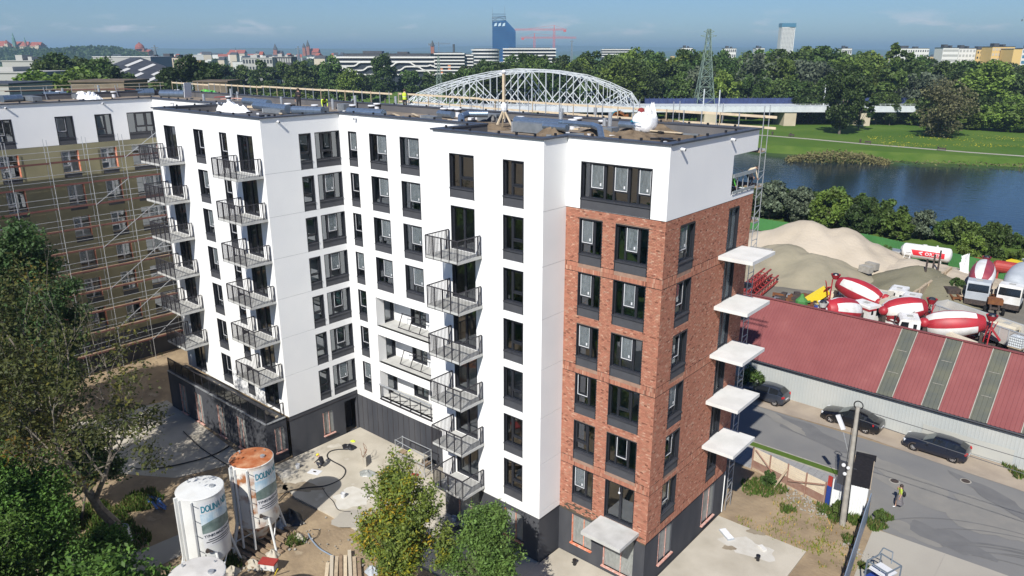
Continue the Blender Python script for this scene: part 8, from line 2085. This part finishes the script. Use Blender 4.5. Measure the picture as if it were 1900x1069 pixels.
for k in range(5):
    for j in range(2):
        x, y, d_ = W1 * (.2 + k * .14 - j * .05), 4 + 22 * j, W1 * .035; MB().quad((x, y, hz(x, y) + .25), (x + d_, y, hz(x + d_, y) + .25), (x + d_, y + 20, hz(x + d_, y + 20) + .25), (x, y + 20, hz(x, y + 20) + .25)).build('skylight_strip', ['farwhite'], t)
block('flat_building', 'grey roofed hall edge behind the big trees at the left', 185, 290, 106, 480, 30, 'fargrey', 0, 0, roofm='farwhite', pent=False)
block('flat_building', 'mid grey office block between the bank trees', 455, 510, 108, 640, 20, 'fargrey', 4, 10, roofm='fargrey')
block('flat_building', 'dark glazed office block behind the bank trees, left', 510, 545, 106, 650, 18, 'darkroof', 4, 8, wm='fargrey', roofm='fargrey')
# office terraces with white bands
def terraces(label, px0, px1, ytop, ybot, D, nf, wavy=False, round_=False, rust=0):
    a, b = far(px0, D, 0), far(px1, D, 0); L = (b - a).length; z0, z1 = zat(ybot, D), zat(ytop, D); fh = (z1 - z0) / nf
    t = thing('office_building', label, 'office building', (a.x, a.y, 0), math.atan2((b - a).y, (b - a).x))
    if round_:
        r = L / 2; MB().lathe([(r * .93, 0), (r * .93, z1)], 28, (r, r, 0)).build('glass_wall', ['farwin'], t)
        for k in range(nf + 1): MB().lathe([(r * (1.02 - .03 * (k % 2)), z0 + k * fh), (r * (1.02 - .03 * (k % 2)), z0 + k * fh + fh * .38)], 28, (r, r, 0)).build('white_band', ['farwhite'], t)
    else:
        MB().box(0, L, 1.2, 20, 0, z1).build('glass_wall', ['farwin'], t)
        for k in range(nf + 1):
            mb = MB()
            if wavy and k < nf - 1:
                n = 46; pts = []
                for i in range(n + 1):
                    u = i / n; s__ = (math.tanh(3 * math.sin(u * 17 + k * 1.4)) * .5 + .5) * fh * .9 if (.05 < u < .35 or .55 < u < .95) else 0; pts.append((u * L, s__))
                for (x0, s0), (x1, s1) in zip(pts, pts[1:]): mb.bar((x0, .2, z0 + k * fh + s0 + fh * .17), (x1, .2, z0 + k * fh + s1 + fh * .17), 1.6, fh * .30)
            else: mb.box(-.4, L + .4, -.4, 20, z0 + k * fh, z0 + k * fh + fh * .36)
            mb.build('white_band', ['farwhite'], t)
    for k in range(rust): MB().box(L * (.18 + .27 * k), L * (.27 + .27 * k), .2 if not round_ else -.3, 1.1, z0 + fh * (.2 + k % 2), z0 + fh * (2.2 + k % 2)).build('orange_panel', ['farorange'], t)
    MB().box(L * .1, L * .9, 5, 16, z1 + fh * .3, z1 + fh * .6).build('roof_plant', ['darkroof'], t)
    return t
terraces('long office building with white wavy floor bands behind the bank trees', 628, 812, 108, 140, 600, 4, True)
terraces('office building with white balconies and orange panels next to the wavy one', 808, 862, 101, 138, 590, 6, rust=2)
terraces('narrow office wing with orange panels left of the bridge arch', 856, 878, 104, 140, 595, 6, rust=2)
terraces('round office terraces with white bands behind the orange panelled ones', 874, 928, 94, 120, 680, 4, round_=True)
terraces('long terraced white office building under the blue tower', 934, 1030, 92, 116, 720, 4)
block('dark_roofscape', 'dark roof hall behind the wavy office building', 640, 800, 100, 760, 40, 'darkroof', 0, 0)
terraces('distant white banded office building right of the red cranes', 1116, 1172, 93, 106, 1100, 3)
# blue tower
D = 1475; a = far(914, D, 0); s_ = D / FPX; Z = lambda y: zat(y, D)
t = thing('blue_tower', 'dark blue glass tower with a slanted top', 'tower', (a.x, a.y, 0), YAW)
def tw(x0, x1, zt0, zt1, y0, y1): return [(x0, y0, 0), (x1, y0, 0), (x1, y1, 0), (x0, y1, 0), (x0, y0, zt0), (x1, y0, zt1), (x1, y1, zt1), (x0, y1, zt0)]
BX = [(0, 3, 2, 1), (4, 5, 6, 7), (0, 1, 5, 4), (1, 2, 6, 5), (2, 3, 7, 6), (3, 0, 4, 7)]
xa, xb, xc = 0, 24 * s_, 41 * s_
MB().add(tw(xa, xb, Z(40), Z(38), 0, 30), BX).build('shaft', ['bluetower'], t)
MB().add([(xb, 0, 0), (xc, 0, 0), (xc, 34, 0), (xb, 34, 0), (xb, 0, Z(38)), (xc, 0, Z(57)), (xc, 34, Z(57)), (xb, 34, Z(38))], BX).build('slanted_shaft', ['bluetower'], t)
mb = MB()
for k in range(22): z_ = 20 + k * 3.6; mb.box(-.2, xb - .1, -.25, -.02, z_, z_ + .8); mb.box(xb + .1, xc + .2, -.25, -.02, z_, z_ + .8) if z_ < Z(58) else None
mb.build('floor_line', ['bluetower2'], t)
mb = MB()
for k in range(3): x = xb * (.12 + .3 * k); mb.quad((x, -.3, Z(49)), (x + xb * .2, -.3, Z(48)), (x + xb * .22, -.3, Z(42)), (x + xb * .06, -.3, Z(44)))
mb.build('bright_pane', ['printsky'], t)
mb = MB().bar((0, 2, Z(40)), (0, 2, Z(32)), .9).bar((xb, 2, Z(38)), (xb * .95, 2, Z(31)), .9).bar((0, 2, Z(33)), (xb, 2, Z(31)), .9).bar((0, 2, Z(40)), (xb * .5, 2, Z(32)), .7).bar((xb * .5, 2, Z(32)), (xb, 2, Z(38)), .7).bar((xb * .3, 2, Z(39)), (0, 2, Z(33)), .6)
mb.build('roof_frame', ['cranegrey'], t)
MB().bar((.5, 4, Z(34)), (.5, 4, Z(14)), .35).bar((xb * .9, 4, Z(34)), (xb * .9, 4, Z(12)), .35).build('antenna', ['cranegrey'], t)
# white tower
D = 1880; a = far(1444, D, 0); s_ = D / FPX
t = thing('white_tower', 'pale high-rise tower with a blue grey top band', 'tower', (a.x, a.y, 0), YAW); W1 = 24 * s_
MB().box(0, W1 * .55, 0, 22, 0, Z(50) if False else zat(50, D)).build('front_face', ['towerwhite'], t); MB().box(W1 * .55, W1, 1.5, 22, 0, zat(50, D)).build('side_face', ['towerwhite'], t); MB().box(-.6, W1 + .6, -.5, 23, zat(50, D) + .02, zat(43, D)).build('top_band', ['towerblue'], t)
mb = MB()
for k in range(22):
    z_ = 30 + k * 2.9
    if z_ > zat(51, D): break
    for c in range(9): mb.box(.8 + c * (W1 - 1.4) / 9, .8 + c * (W1 - 1.4) / 9 + (W1 / 9) * .5, -.12 if c < 5 else 1.38, -.02 if c < 5 else 1.48, z_, z_ + 1.3)
mb.build('windows', ['farwin'], t)['kind'] = 'stuff'
# tower cranes
def crane(label, px, D, ytop, yjib, pxl, pxr, m, th=1.3, group=None, lean=None):
    p = far(px, D, -1); s_ = D / FPX; t = thing('tower_crane', label, 'crane', p, YAW, group); H = zat(ytop, D) + 1; J = zat(yjib, D) + 1
    mb = MB(); w_ = th
    for x in (-w_, w_):
        for y in (-w_, w_): mb.bar((x, y, 0), (x, y, J), .4)
    k = 0
    while k < J: mb.bar((-w_, -w_, k), (w_, -w_, min(J, k + 4)), .3).bar((w_, -w_, k), (-w_, -w_, min(J, k + 4)), .3); k += 4
    mb.build('mast', [m], t)
    mb = MB()
    if lean is None:
        l, r = (pxl - px) * s_, (pxr - px) * s_
        for y in (-.9, .9): mb.bar((l, y, J), (r, y, J), .45)
        mb.bar((l, 0, J + 1.8), (r, 0, J + 1.8), .4)
        x = l
        while x < r - 2: mb.bar((x, 0, J + 1.8), (x + 1.5, -.9, J), .25).bar((x + 1.5, -.9, J), (x + 3, 0, J + 1.8), .25); x += 3
        mb.bar((0, 0, H), (l * .7, 0, J + 1.8), .25).bar((0, 0, H), (r * .8, 0, J + 1.8), .25).bar((0, 0, J), (0, 0, H), 1.0)
        q = r if abs(r) < abs(l) else l; mb.obox((q * .85, 0, J - 1), (4, 2, 3))
    else:
        e = Vector(((lean[0] - px) * s_, 0, zat(lean[1], D) + 1)); b = Vector((0, 0, J))
        mb.bar(b + Vector((-.9, 0, 0)), e, .5).bar(b + Vector((.9, 0, 0)), e + Vector((.4, 0, 0)), .5).bar(b + Vector((0, 0, 1.5)), e + Vector((.3, 0, .8)), .4)
        for k in range(16): mb.bar(b.lerp(e, k / 16) + Vector((-.8 * (1 - k / 16), 0, 0)), b.lerp(e, (k + 1) / 16) + Vector((.8 * (1 - k / 16), 0, 0)), .25)
        mb.bar(b, b + Vector((6, 0, 14)), .5).bar(b + Vector((6, 0, 14)), e, .15).obox(b + Vector((5, 0, 1)), (8, 3, 3))
        mb.bar(e, e + Vector((-3, 0, -9)), .15).obox(e + Vector((-3, 0, -10)), (1, 1, 2))
    mb.build('jib', [m], t); return t
crane('taller red tower crane right of the blue tower', 1027, 1200, 47, 56, 958, 1049, 'craneRed', group='red tower cranes')
crane('shorter red tower crane nearer the blue tower', 991, 1250, 62, 71, 967, 1065, 'craneRed', group='red tower cranes')
crane('grey tower crane behind the slim church tower', 815, 1500, 78, 82, 796, 836, 'cranegrey', .8)
crane('grey luffing crane standing at the right edge of the skyline', 1893, 760, 70, 88, 0, 0, 'cranegrey', 1.0, lean=(1880, 17))
# blocks on the right skyline
block('apartment_slab', 'long white block rising over the wood, middle right', 1655, 1716, 90, 900, 14, 'farwhite', 6, 14, wfill=(.5, .4))
block('apartment_slab', 'grey white block with horizontal balcony bands at the right', 1739, 1768, 89, 700, 14, 'farwhite', 7, 0, band=True, wm='fargrey', wfill=(.9, .45))
block('apartment_slab', 'pale block with stepped balconies right of the banded one', 1769, 1800, 90, 720, 14, 'farwhite', 7, 5, wfill=(.6, .5), wm='fargrey')
block('apartment_slab', 'low yellow block between the pale and the large yellow block', 1802, 1830, 92, 740, 14, 'faryellow', 6, 5, wfill=(.5, .4))
block('apartment_slab', 'large yellow block with recessed balconies at the right', 1829, 1870, 87, 700, 16, 'faryellow', 7, 7, wfill=(.7, .5), wm='farbeige')
block('apartment_slab', 'plain yellow gable wall beside the large yellow block', 1868, 1884, 91, 680, 18, 'faryellow', 0, 0, pent=False)
block('apartment_slab', 'white block with blue bands at the right edge of the skyline', 1885, 1960, 90, 720, 16, 'farwhite', 6, 0, band=True, wm='towerblue')
block('apartment_slab', 'small white house showing through the wood top left of the poplars', 1556, 1574, 90, 900, 12, 'farwhite', 4, 5)
block('apartment_slab', 'white block just right of the pale high-rise', 1398, 1414, 89.5, 1000, 12, 'farwhite', 5, 5)
block('apartment_slab', 'white block right of the lattice pylon top', 1340, 1362, 90, 1000, 12, 'farwhite', 5, 6)
block('apartment_slab', 'white block left of the lattice pylon top', 1262, 1282, 89, 1000, 12, 'farwhite', 5, 5)
# small houses of the old town, each its own thing
rg = random.Random(77)
GH = 'small distant houses of the city'
for k in range(240):
    px = rg.uniform(120, 1000) if k < 140 else rg.uniform(320, 660) if k >= 190 else rg.uniform(1130, 1900)
    D = rg.uniform(900, 2600) if k < 140 or k >= 190 else rg.uniform(1100, 2600)
    hpx = rg.uniform(5, 9) ; wpx = rg.uniform(6, 22)
    h = rg.uniform(9, 20) + (6 if k >= 190 else 0); p = far(px, D, -1); L = wpx / FPX * D; dp = rg.uniform(10, 16)
    t = thing('town_house', 'small pale house in the distant city', 'house', p, YAW + rg.uniform(-.6, .6), GH)
    wm_ = rg.choice(['farwhite', 'farwhite', 'farwhite', 'farbeige', 'fargrey', 'faryellow'] if k % 3 else ['farwhite', 'farbeige'])
    MB().box(-L / 2, L / 2, 0, dp, 0, h).build('wall', [wm_], t)
    if rg.random() < .55: MB().add([(-L / 2, -.4, h), (L / 2, -.4, h), (L / 2, dp + .4, h), (-L / 2, dp + .4, h), (-L / 2, dp / 2, h + dp * .4), (L / 2, dp / 2, h + dp * .4)], [(0, 1, 5, 4), (2, 3, 4, 5), (0, 4, 3), (1, 2, 5)]).build('roof', [rg.choice(['rooftile', 'darkroof', 'darkroof'])], t)
    else: MB().box(-L / 2 - .2, L / 2 + .2, -.2, dp + .2, h, h + .6).build('roof', [rg.choice(['fargrey', 'darkroof', 'farwhite'])], t)
# town trees between the houses
for k in range(120):
    px = rg.uniform(90, 1010) if k < 95 else rg.uniform(1120, 1900); D = rg.uniform(700, 1900)
    ftree(rg.choice(['broad0', 'broad1', 'broad2', 'broad4']), far(px, D, -1), rg.uniform(12, 20), 'distant green tree between the houses of the city', 'distant city trees', wide=1.6)

# ------------------------------------------------------------------ park path, benches
pth = [(1300, 245), (1425, 252), (1500, 258), (1600, 267), (1700, 275), (1800, 283), (1900, 290), (2050, 300)]
mb = MB(); q = [gpt(a, b, -1.0) for a, b in pth]
for a, b in zip(q, q[1:]): mb.quad((a.x, a.y - 1.3, -.97), (b.x, b.y - 1.3, -.97), (b.x, b.y + 1.3, -.97), (a.x, a.y + 1.3, -.97))
struct('park_path', mb, ['paving'])
q = [gpt(a, b, -1.0) for a, b in ((1590, 217), (1650, 220), (1700, 222), (1790, 227), (1900, 231), (2050, 236))]; mb = MB()
for a, b in zip(q, q[1:]): mb.quad((a.x, a.y - 1.6, -.968), (b.x, b.y - 1.6, -.968), (b.x, b.y + 1.6, -.968), (a.x, a.y + 1.6, -.968))
struct('park_path', mb, ['paving'])
for px, py, lab in ((1610, 267), (1747, 279), (1468, 254)) and ((1610, 267, 'dark park bench on the grass beside the far path, middle'), (1748, 280, 'dark park bench by the path right of the willow'), (1468, 254, 'dark park bench nearest the roof corner')):
    p = gpt(px, py, -1); t = thing('park_bench', lab, 'bench', p, R(8))
    MB().box(-1, 1, -.25, .25, .42, .48).build('seat', ['chassis'], t); MB().box(-1, 1, .25, .3, .5, .95).build('backrest', ['chassis'], t)
    for x in (-.85, .85): MB().box(x - .05, x + .05, -.2, .25, 0, .42).build('leg', ['chassis'], t)
for px, py, lab in ((1596, 265, 'dark litter bin left of the middle park bench'), (1433, 250, 'dark litter bin on the path near the roof corner')):
    p = gpt(px, py, -1); t = thing('litter_bin', lab, 'bin', p); MB().lathe([(.3, 0), (.34, 1.1), (.2, 1.2)], 12).build('body', ['chassis'], t)
# ================================================================== PEOPLE
def person(label, loc, rz, H, pose, top='cloth', legs='cloth', shoes='plastic', hair='hair', helmet=None, vest=None, skirt=None, longhair=False, bare_arms=False):
    """one skinned body, posed by joint places given for a 1.75 m figure facing local -Y"""
    J = {'pel': (0, 0, .95), 'abd': (0, 0, 1.12), 'che': (0, 0, 1.34), 'nek': (0, 0, 1.50), 'hed': (0, -.01, 1.63), 'crn': (0, -.01, 1.72),
         'shl': (.19, 0, 1.43), 'ell': (.24, .02, 1.15), 'wrl': (.25, -.04, .91), 'hnl': (.25, -.06, .82), 'shr': (-.19, 0, 1.43), 'elr': (-.24, .02, 1.15), 'wrr': (-.25, -.04, .91), 'hnr': (-.25, -.06, .82),
         'hpl': (.10, 0, .90), 'knl': (.11, -.02, .50), 'anl': (.11, .02, .09), 'tol': (.12, -.14, .04), 'hpr': (-.10, 0, .90), 'knr': (-.11, -.02, .50), 'anr': (-.11, .02, .09), 'tor': (-.12, -.14, .04)}
    J.update(pose)
    rad = {'pel': .145, 'abd': .125, 'che': .150, 'nek': .058, 'hed': .092, 'crn': .075, 'shl': .07, 'ell': .045, 'wrl': .034, 'hnl': .036, 'hpl': .095, 'knl': .062, 'anl': .045, 'tol': .042}
    for k in list(rad):
        if k.endswith('l') and k[:2] in ('sh', 'el', 'wr', 'hn', 'hp', 'kn', 'an', 'to'): rad[k[:2] + 'r'] = rad[k]
    E = [('pel', 'abd'), ('abd', 'che'), ('che', 'nek'), ('nek', 'hed'), ('hed', 'crn'), ('che', 'shl'), ('shl', 'ell'), ('ell', 'wrl'), ('wrl', 'hnl'), ('che', 'shr'), ('shr', 'elr'), ('elr', 'wrr'), ('wrr', 'hnr'), ('pel', 'hpl'), ('hpl', 'knl'), ('knl', 'anl'), ('anl', 'tol'), ('pel', 'hpr'), ('hpr', 'knr'), ('knr', 'anr'), ('anr', 'tor')]
    ks = list(J); s_ = H / 1.75
    me = bpy.data.meshes.new('body'); me.from_pydata([Vector(J[k]) * s_ for k in ks], [(ks.index(a), ks.index(b)) for a, b in E], [])
    ob = bpy.data.objects.new('tmp', me); COL.objects.link(ob)
    ob.modifiers.new('k', 'SKIN'); sv = me.skin_vertices[0].data
    for i, k in enumerate(ks): sv[i].radius = (rad[k] * s_ * (1.15 if k in ('che', 'pel', 'abd') else 1), rad[k] * s_ * (.8 if k in ('che', 'abd') else 1)); sv[i].use_root = (k == 'pel')
    sb = ob.modifiers.new('s', 'SUBSURF'); sb.levels = 1; sb.render_levels = 1
    dg = bpy.context.evaluated_depsgraph_get(); bm_ = bpy.data.meshes.new_from_object(ob.evaluated_get(dg)); bpy.data.objects.remove(ob)
    bm_.name = 'body'
    zone = {}
    mats = ['skin', top, legs, shoes]
    for m in mats: bm_.materials.append(M[m])
    seg = [(a, b, 3 if b[:2] == 'to' else 2 if b[:2] in ('kn', 'an', 'hp') else 0 if b[:2] in ('hn',) or a in ('nek', 'hed') else (0 if bare_arms and a[:2] in ('el',) else 1)) for a, b in E]
    if skirt: seg = [(a, b, 0 if (z == 2 and a[:2] == 'kn') else z) for a, b, z in seg]
    P = np.array([tuple(Vector(J[a]) * s_) for a, b, z in seg]); Q = np.array([tuple(Vector(J[b]) * s_) for a, b, z in seg]); d = Q - P; dd = (d * d).sum(1) + 1e-9
    for poly in bm_.polygons:
        c = np.array(poly.center); u = np.clip(((c - P) * d).sum(1) / dd, 0, 1); k = int(np.argmin((((P + d * u[:, None]) - c) ** 2).sum(1))); poly.material_index = seg[k][2]; poly.use_smooth = True
    t = thing('person', label, 'person', loc, rz)
    inst('body', bm_, t)
    mb = MB()
    for sd, sg in (('l', 1), ('r', -1)):
        a, b = Vector(J['wr' + sd]) * s_, Vector(J['hn' + sd]) * s_; dr = (b - a).normalized(); sx_ = dr.orthogonal().normalized()
        for f in range(4): o = b + sx_ * (.022 * (f - 1.5)); mb.tube(o, o + dr * .05, .010, .009, 5).tube(o + dr * .05, o + dr * (.085 - .008 * abs(f - 1.4)) + Vector((0, -.015, 0)), .009, .007, 5)
        mb.tube(a.lerp(b, .5) + sx_ * .03, b + sx_ * .06, .012, .009, 5)
    hd, cr_ = Vector(J['hed']) * s_, Vector(J['crn']) * s_; upv = (cr_ - hd).normalized()
    f = Vector((0, -1, 0)); f = (f - upv * f.dot(upv)).normalized(); sd_ = f.cross(upv)
    mb.tube(hd + f * .085, hd + f * .115 - upv * .02, .014, .018, 6)
    for sg in (-1, 1): mb.ball(hd + sd_ * sg * .09, .022, 6, 4)
    mb.build('hand_and_face', ['skin'], t)
    mb = MB()
    for sg in (-1, 1): mb.ball(hd + f * .082 + sd_ * sg * .034 + upv * .022, .011, 6, 4)
    mb.bar(hd + f * .088 - upv * .05 - sd_ * .025, hd + f * .088 - upv * .05 + sd_ * .025, .008); mb.build('eyes_and_mouth', ['hair'], t)
    if helmet:
        MB().lathe([(.13, 0), (.125, .05), (.09, .10), (.03, .125)], 14, hd + upv * .05, upv).build('helmet', [helmet], t, smooth=True)
    else:
        mb = MB().ball(hd + upv * .045 - f * .015, .112, 12, 8, (1, 1, .95))
        if longhair: mb.bar(hd - f * .07 + upv * .05, hd - f * .10 - upv * .34, .16, .07)
        mb.build('hair', [hair], t, smooth=True)
    if vest:
        p, a, c = Vector(J['pel']) * s_, Vector(J['abd']) * s_, Vector(J['che']) * s_; n_ = Vector(J['nek']) * s_
        ax = (n_ - p).normalized(); L = (n_ - p).length
        mb = MB().lathe([(.175, .02 * L), (.178, .35 * L), (.195, .62 * L), (.20, .80 * L), (.12, .97 * L)], 16, p, ax, cap=False)
        mb.build('vest', [vest], t, smooth=True); MB().lathe([(.182, .36 * L), (.183, .44 * L)], 16, p, ax, cap=False).build('reflective_band', ['tape'], t)
    if skirt:
        p = Vector(J['abd']) * s_; mb = MB(); n = 20; vs = []
        lo = (Vector(J['knl']) + Vector(J['knr'])) / 2 * s_; la = (Vector(J['anl']) + Vector(J['anr'])) / 2 * s_
        for z, r, q in ((1.02, .15, None), (.9, .20, None), (.6, .25, None), (.32, .31, None)):
            for i in range(n): a_ = 6.283 * i / n; k = 1 + .08 * math.sin(6 * a_); u = (1.0 - z) * .25; vs.append((r * k * s_ * math.cos(a_), r * k * .85 * s_ * math.sin(a_) + (.03 if z < .5 else 0), z * s_))
        mb.add(vs, [(j * n + (i + 1) % n, j * n + i, (j + 1) * n + i, (j + 1) * n + (i + 1) % n) for j in range(3) for i in range(n)]); mb.build('skirt', [skirt], t, smooth=True)
    return t
M['limetop'] = mat('lime_top', (.36, .46, .05), rough=.8)
M['greyTop'] = mat('dark_jacket', (.03, .03, .035), rough=.85)
p = gpt(1666, 941, -.04)
W1 = person('woman in lime top and long grey skirt walking, hand raised to her face', (p.x, p.y, -.04), R(-65), 1.68, {'wrr': (-.12, -.20, 1.42), 'hnr': (-.06, -.17, 1.52), 'elr': (-.25, -.12, 1.20), 'knl': (.10, -.16, .50), 'anl': (.10, -.20, .10), 'tol': (.11, -.37, .05), 'knr': (-.10, .04, .50), 'anr': (-.10, .28, .13), 'tor': (-.11, .14, .05)}, 'limetop', 'skin', 'tape', 'hair', skirt='greycloth', longhair=True, bare_arms=True)
c = Matrix.Rotation(R(-65), 3, 'Z') @ Vector((.0, .24, 0)); single('shoulder_bag', MB().ball((0, 0, 1.0), .2, 10, 7, (.8, .55, 1)).bar((0, 0, 1.15), (.0, -.2, 1.45), .04), ['plastic'], 'black bag hanging behind the walking woman', 'bag', loc=(p.x + c.x, p.y + c.y, -.04), rz=R(-65))
p = rp(752, 208)
person('roof worker in a hi vis yellow vest standing at the far roof edge', p, R(200), 1.78, {}, 'cloth', 'cloth', vest='hivis')
p = rp(556, 207)
person('roof worker in black clothes standing on the wing roof', p, R(30), 1.8, {'wrl': (.2, -.25, 1.2), 'hnl': (.15, -.32, 1.22), 'ell': (.27, -.05, 1.18)}, 'greyTop', 'greyTop')
p = rp(603, 211)
BEND = {'pel': (0, .12, .82), 'abd': (0, .04, .96), 'che': (0, -.16, 1.08), 'nek': (0, -.30, 1.12), 'hed': (0, -.42, 1.08), 'crn': (0, -.48, 1.10), 'shl': (.19, -.20, 1.05), 'ell': (.22, -.30, .80), 'wrl': (.18, -.40, .58), 'hnl': (.16, -.44, .50), 'shr': (-.19, -.20, 1.05), 'elr': (-.22, -.30, .80), 'wrr': (-.18, -.40, .58), 'hnr': (-.16, -.44, .50), 'hpl': (.10, .10, .78), 'knl': (.13, -.14, .44), 'hpr': (-.10, .10, .78), 'knr': (-.13, -.14, .44)}
person('roof worker in a pale yellow top bending over a box on the roof', p, R(60), 1.75, BEND, 'hivis', 'cloth')
p = gpt(597, 868, .055)
CR = {'pel': (0, .12, .36), 'abd': (0, .10, .52), 'che': (0, -.04, .72), 'nek': (0, -.14, .84), 'hed': (0, -.24, .90), 'crn': (0, -.28, .97), 'shl': (.19, -.06, .76), 'ell': (.24, -.26, .58), 'wrl': (.16, -.44, .42), 'hnl': (.13, -.50, .36), 'shr': (-.19, -.06, .76), 'elr': (-.24, -.26, .58), 'wrr': (-.16, -.44, .42), 'hnr': (-.13, -.50, .36), 'hpl': (.11, .06, .34), 'knl': (.17, -.30, .46), 'anl': (.15, -.06, .08), 'tol': (.17, -.22, .04), 'hpr': (-.11, .06, .34), 'knr': (-.17, -.30, .46), 'anr': (-.15, -.06, .08), 'tor': (-.17, -.22, .04)}
person('crouching worker in dark clothes and a yellow helmet on the courtyard slab', p, R(-75), 1.78, CR, 'greyTop', 'cloth', helmet='yellow')
q = gpt(584, 876, .055); t = thing('work_sheet', 'pale board on the slab in front of the crouching worker', 'board', q, R(20)); MB().box(-.45, .45, -.3, .3, 0, .02).build('sheet', ['tape'], t); MB().box(-.1, .1, -.05, .05, .02, .06).build('tool', ['chassis'], t)
person('worker in a green hi vis vest on the scaffold in the corner opening', (-.75, 8.1, 20.96), R(120), 1.75, BEND, 'hivisgreen', 'cloth', vest='hivisgreen')
person('worker in a pale top leaning out of the corner opening on the scaffold', (-.3, 9.85, 21.22), R(150), 1.75, {**BEND}, 'cream', 'cloth')
for px, py, lab, rz in ((1740, 279, 'person sitting by the park bench right of the willow', 0), (1467, 253, 'person on the park bench near the roof corner', 20)):
    q = gpt(px, py, -1); person(lab, (q.x, q.y - .05, -.62), R(rz), 1.72, {'pel': (0, .1, .50 - .3), 'abd': (0, .12, .68 - .3), 'che': (0, .1, .9 - .3), 'nek': (0, .06, 1.06 - .3), 'hed': (0, .03, 1.19 - .3), 'crn': (0, .03, 1.28 - .3), 'shl': (.19, .08, .99 - .3), 'ell': (.23, .0, .74 - .3), 'wrl': (.18, -.22, .66 - .3), 'hnl': (.16, -.3, .66 - .3), 'shr': (-.19, .08, .99 - .3), 'elr': (-.23, .0, .74 - .3), 'wrr': (-.18, -.22, .66 - .3), 'hnr': (-.16, -.3, .66 - .3), 'hpl': (.1, .05, .48 - .3), 'knl': (.12, -.38, .50 - .3), 'anl': (.12, -.36, -.27), 'tol': (.13, -.5, -.32), 'hpr': (-.1, .05, .48 - .3), 'knr': (-.12, -.38, .50 - .3), 'anr': (-.12, -.36, -.27), 'tor': (-.13, -.5, -.32)}, 'greyTop', 'cloth')
# platform rails and rest of the scaffold in the corner opening
t = thing('work_platform', 'working platform with pale boards in the corner opening', 'platform', (-.6, 8.4, 20.96))
MB().bar((.05, 6.95, 22.25), (.05, 9.8, 22.25), .05, .2).bar((.05, 6.95, 21.35), (.05, 9.8, 21.35), .05, .15).build('rail_board', ['galv'], t, world=True)
mb = MB()
for y in (7.6, 8.3, 9.0): mb.bar((.0, y, 21.2), (.0, y, 22.25), .04)
mb.bar((-2.9, 7.2, 23.2), (-.5, 9.4, 22.2), .05).bar((-2.9, 9.2, 22.7), (-.1, 7.0, 22.7), .05); mb.build('tube', ['galv'], t, world=True)

# ================================================================== AIR
hm = bpy.data.materials.new('haze'); hm.use_nodes = True
n, l = hm.node_tree.nodes, hm.node_tree.links; n.clear()
o = n.new('ShaderNodeOutputMaterial'); v = n.new('ShaderNodeVolumePrincipled')
v.inputs['Color'].default_value = (.50, .69, .95, 1); v.inputs['Density'].default_value = HAZE; v.inputs['Anisotropy'].default_value = .25
l.new(v.outputs[0], o.inputs['Volume'])
M['haze'] = hm
hb = MB().box(-24000, 24000, -3400, 24000, -5.0, 190).build('haze', ['haze']); hb['kind'] = 'stuff'
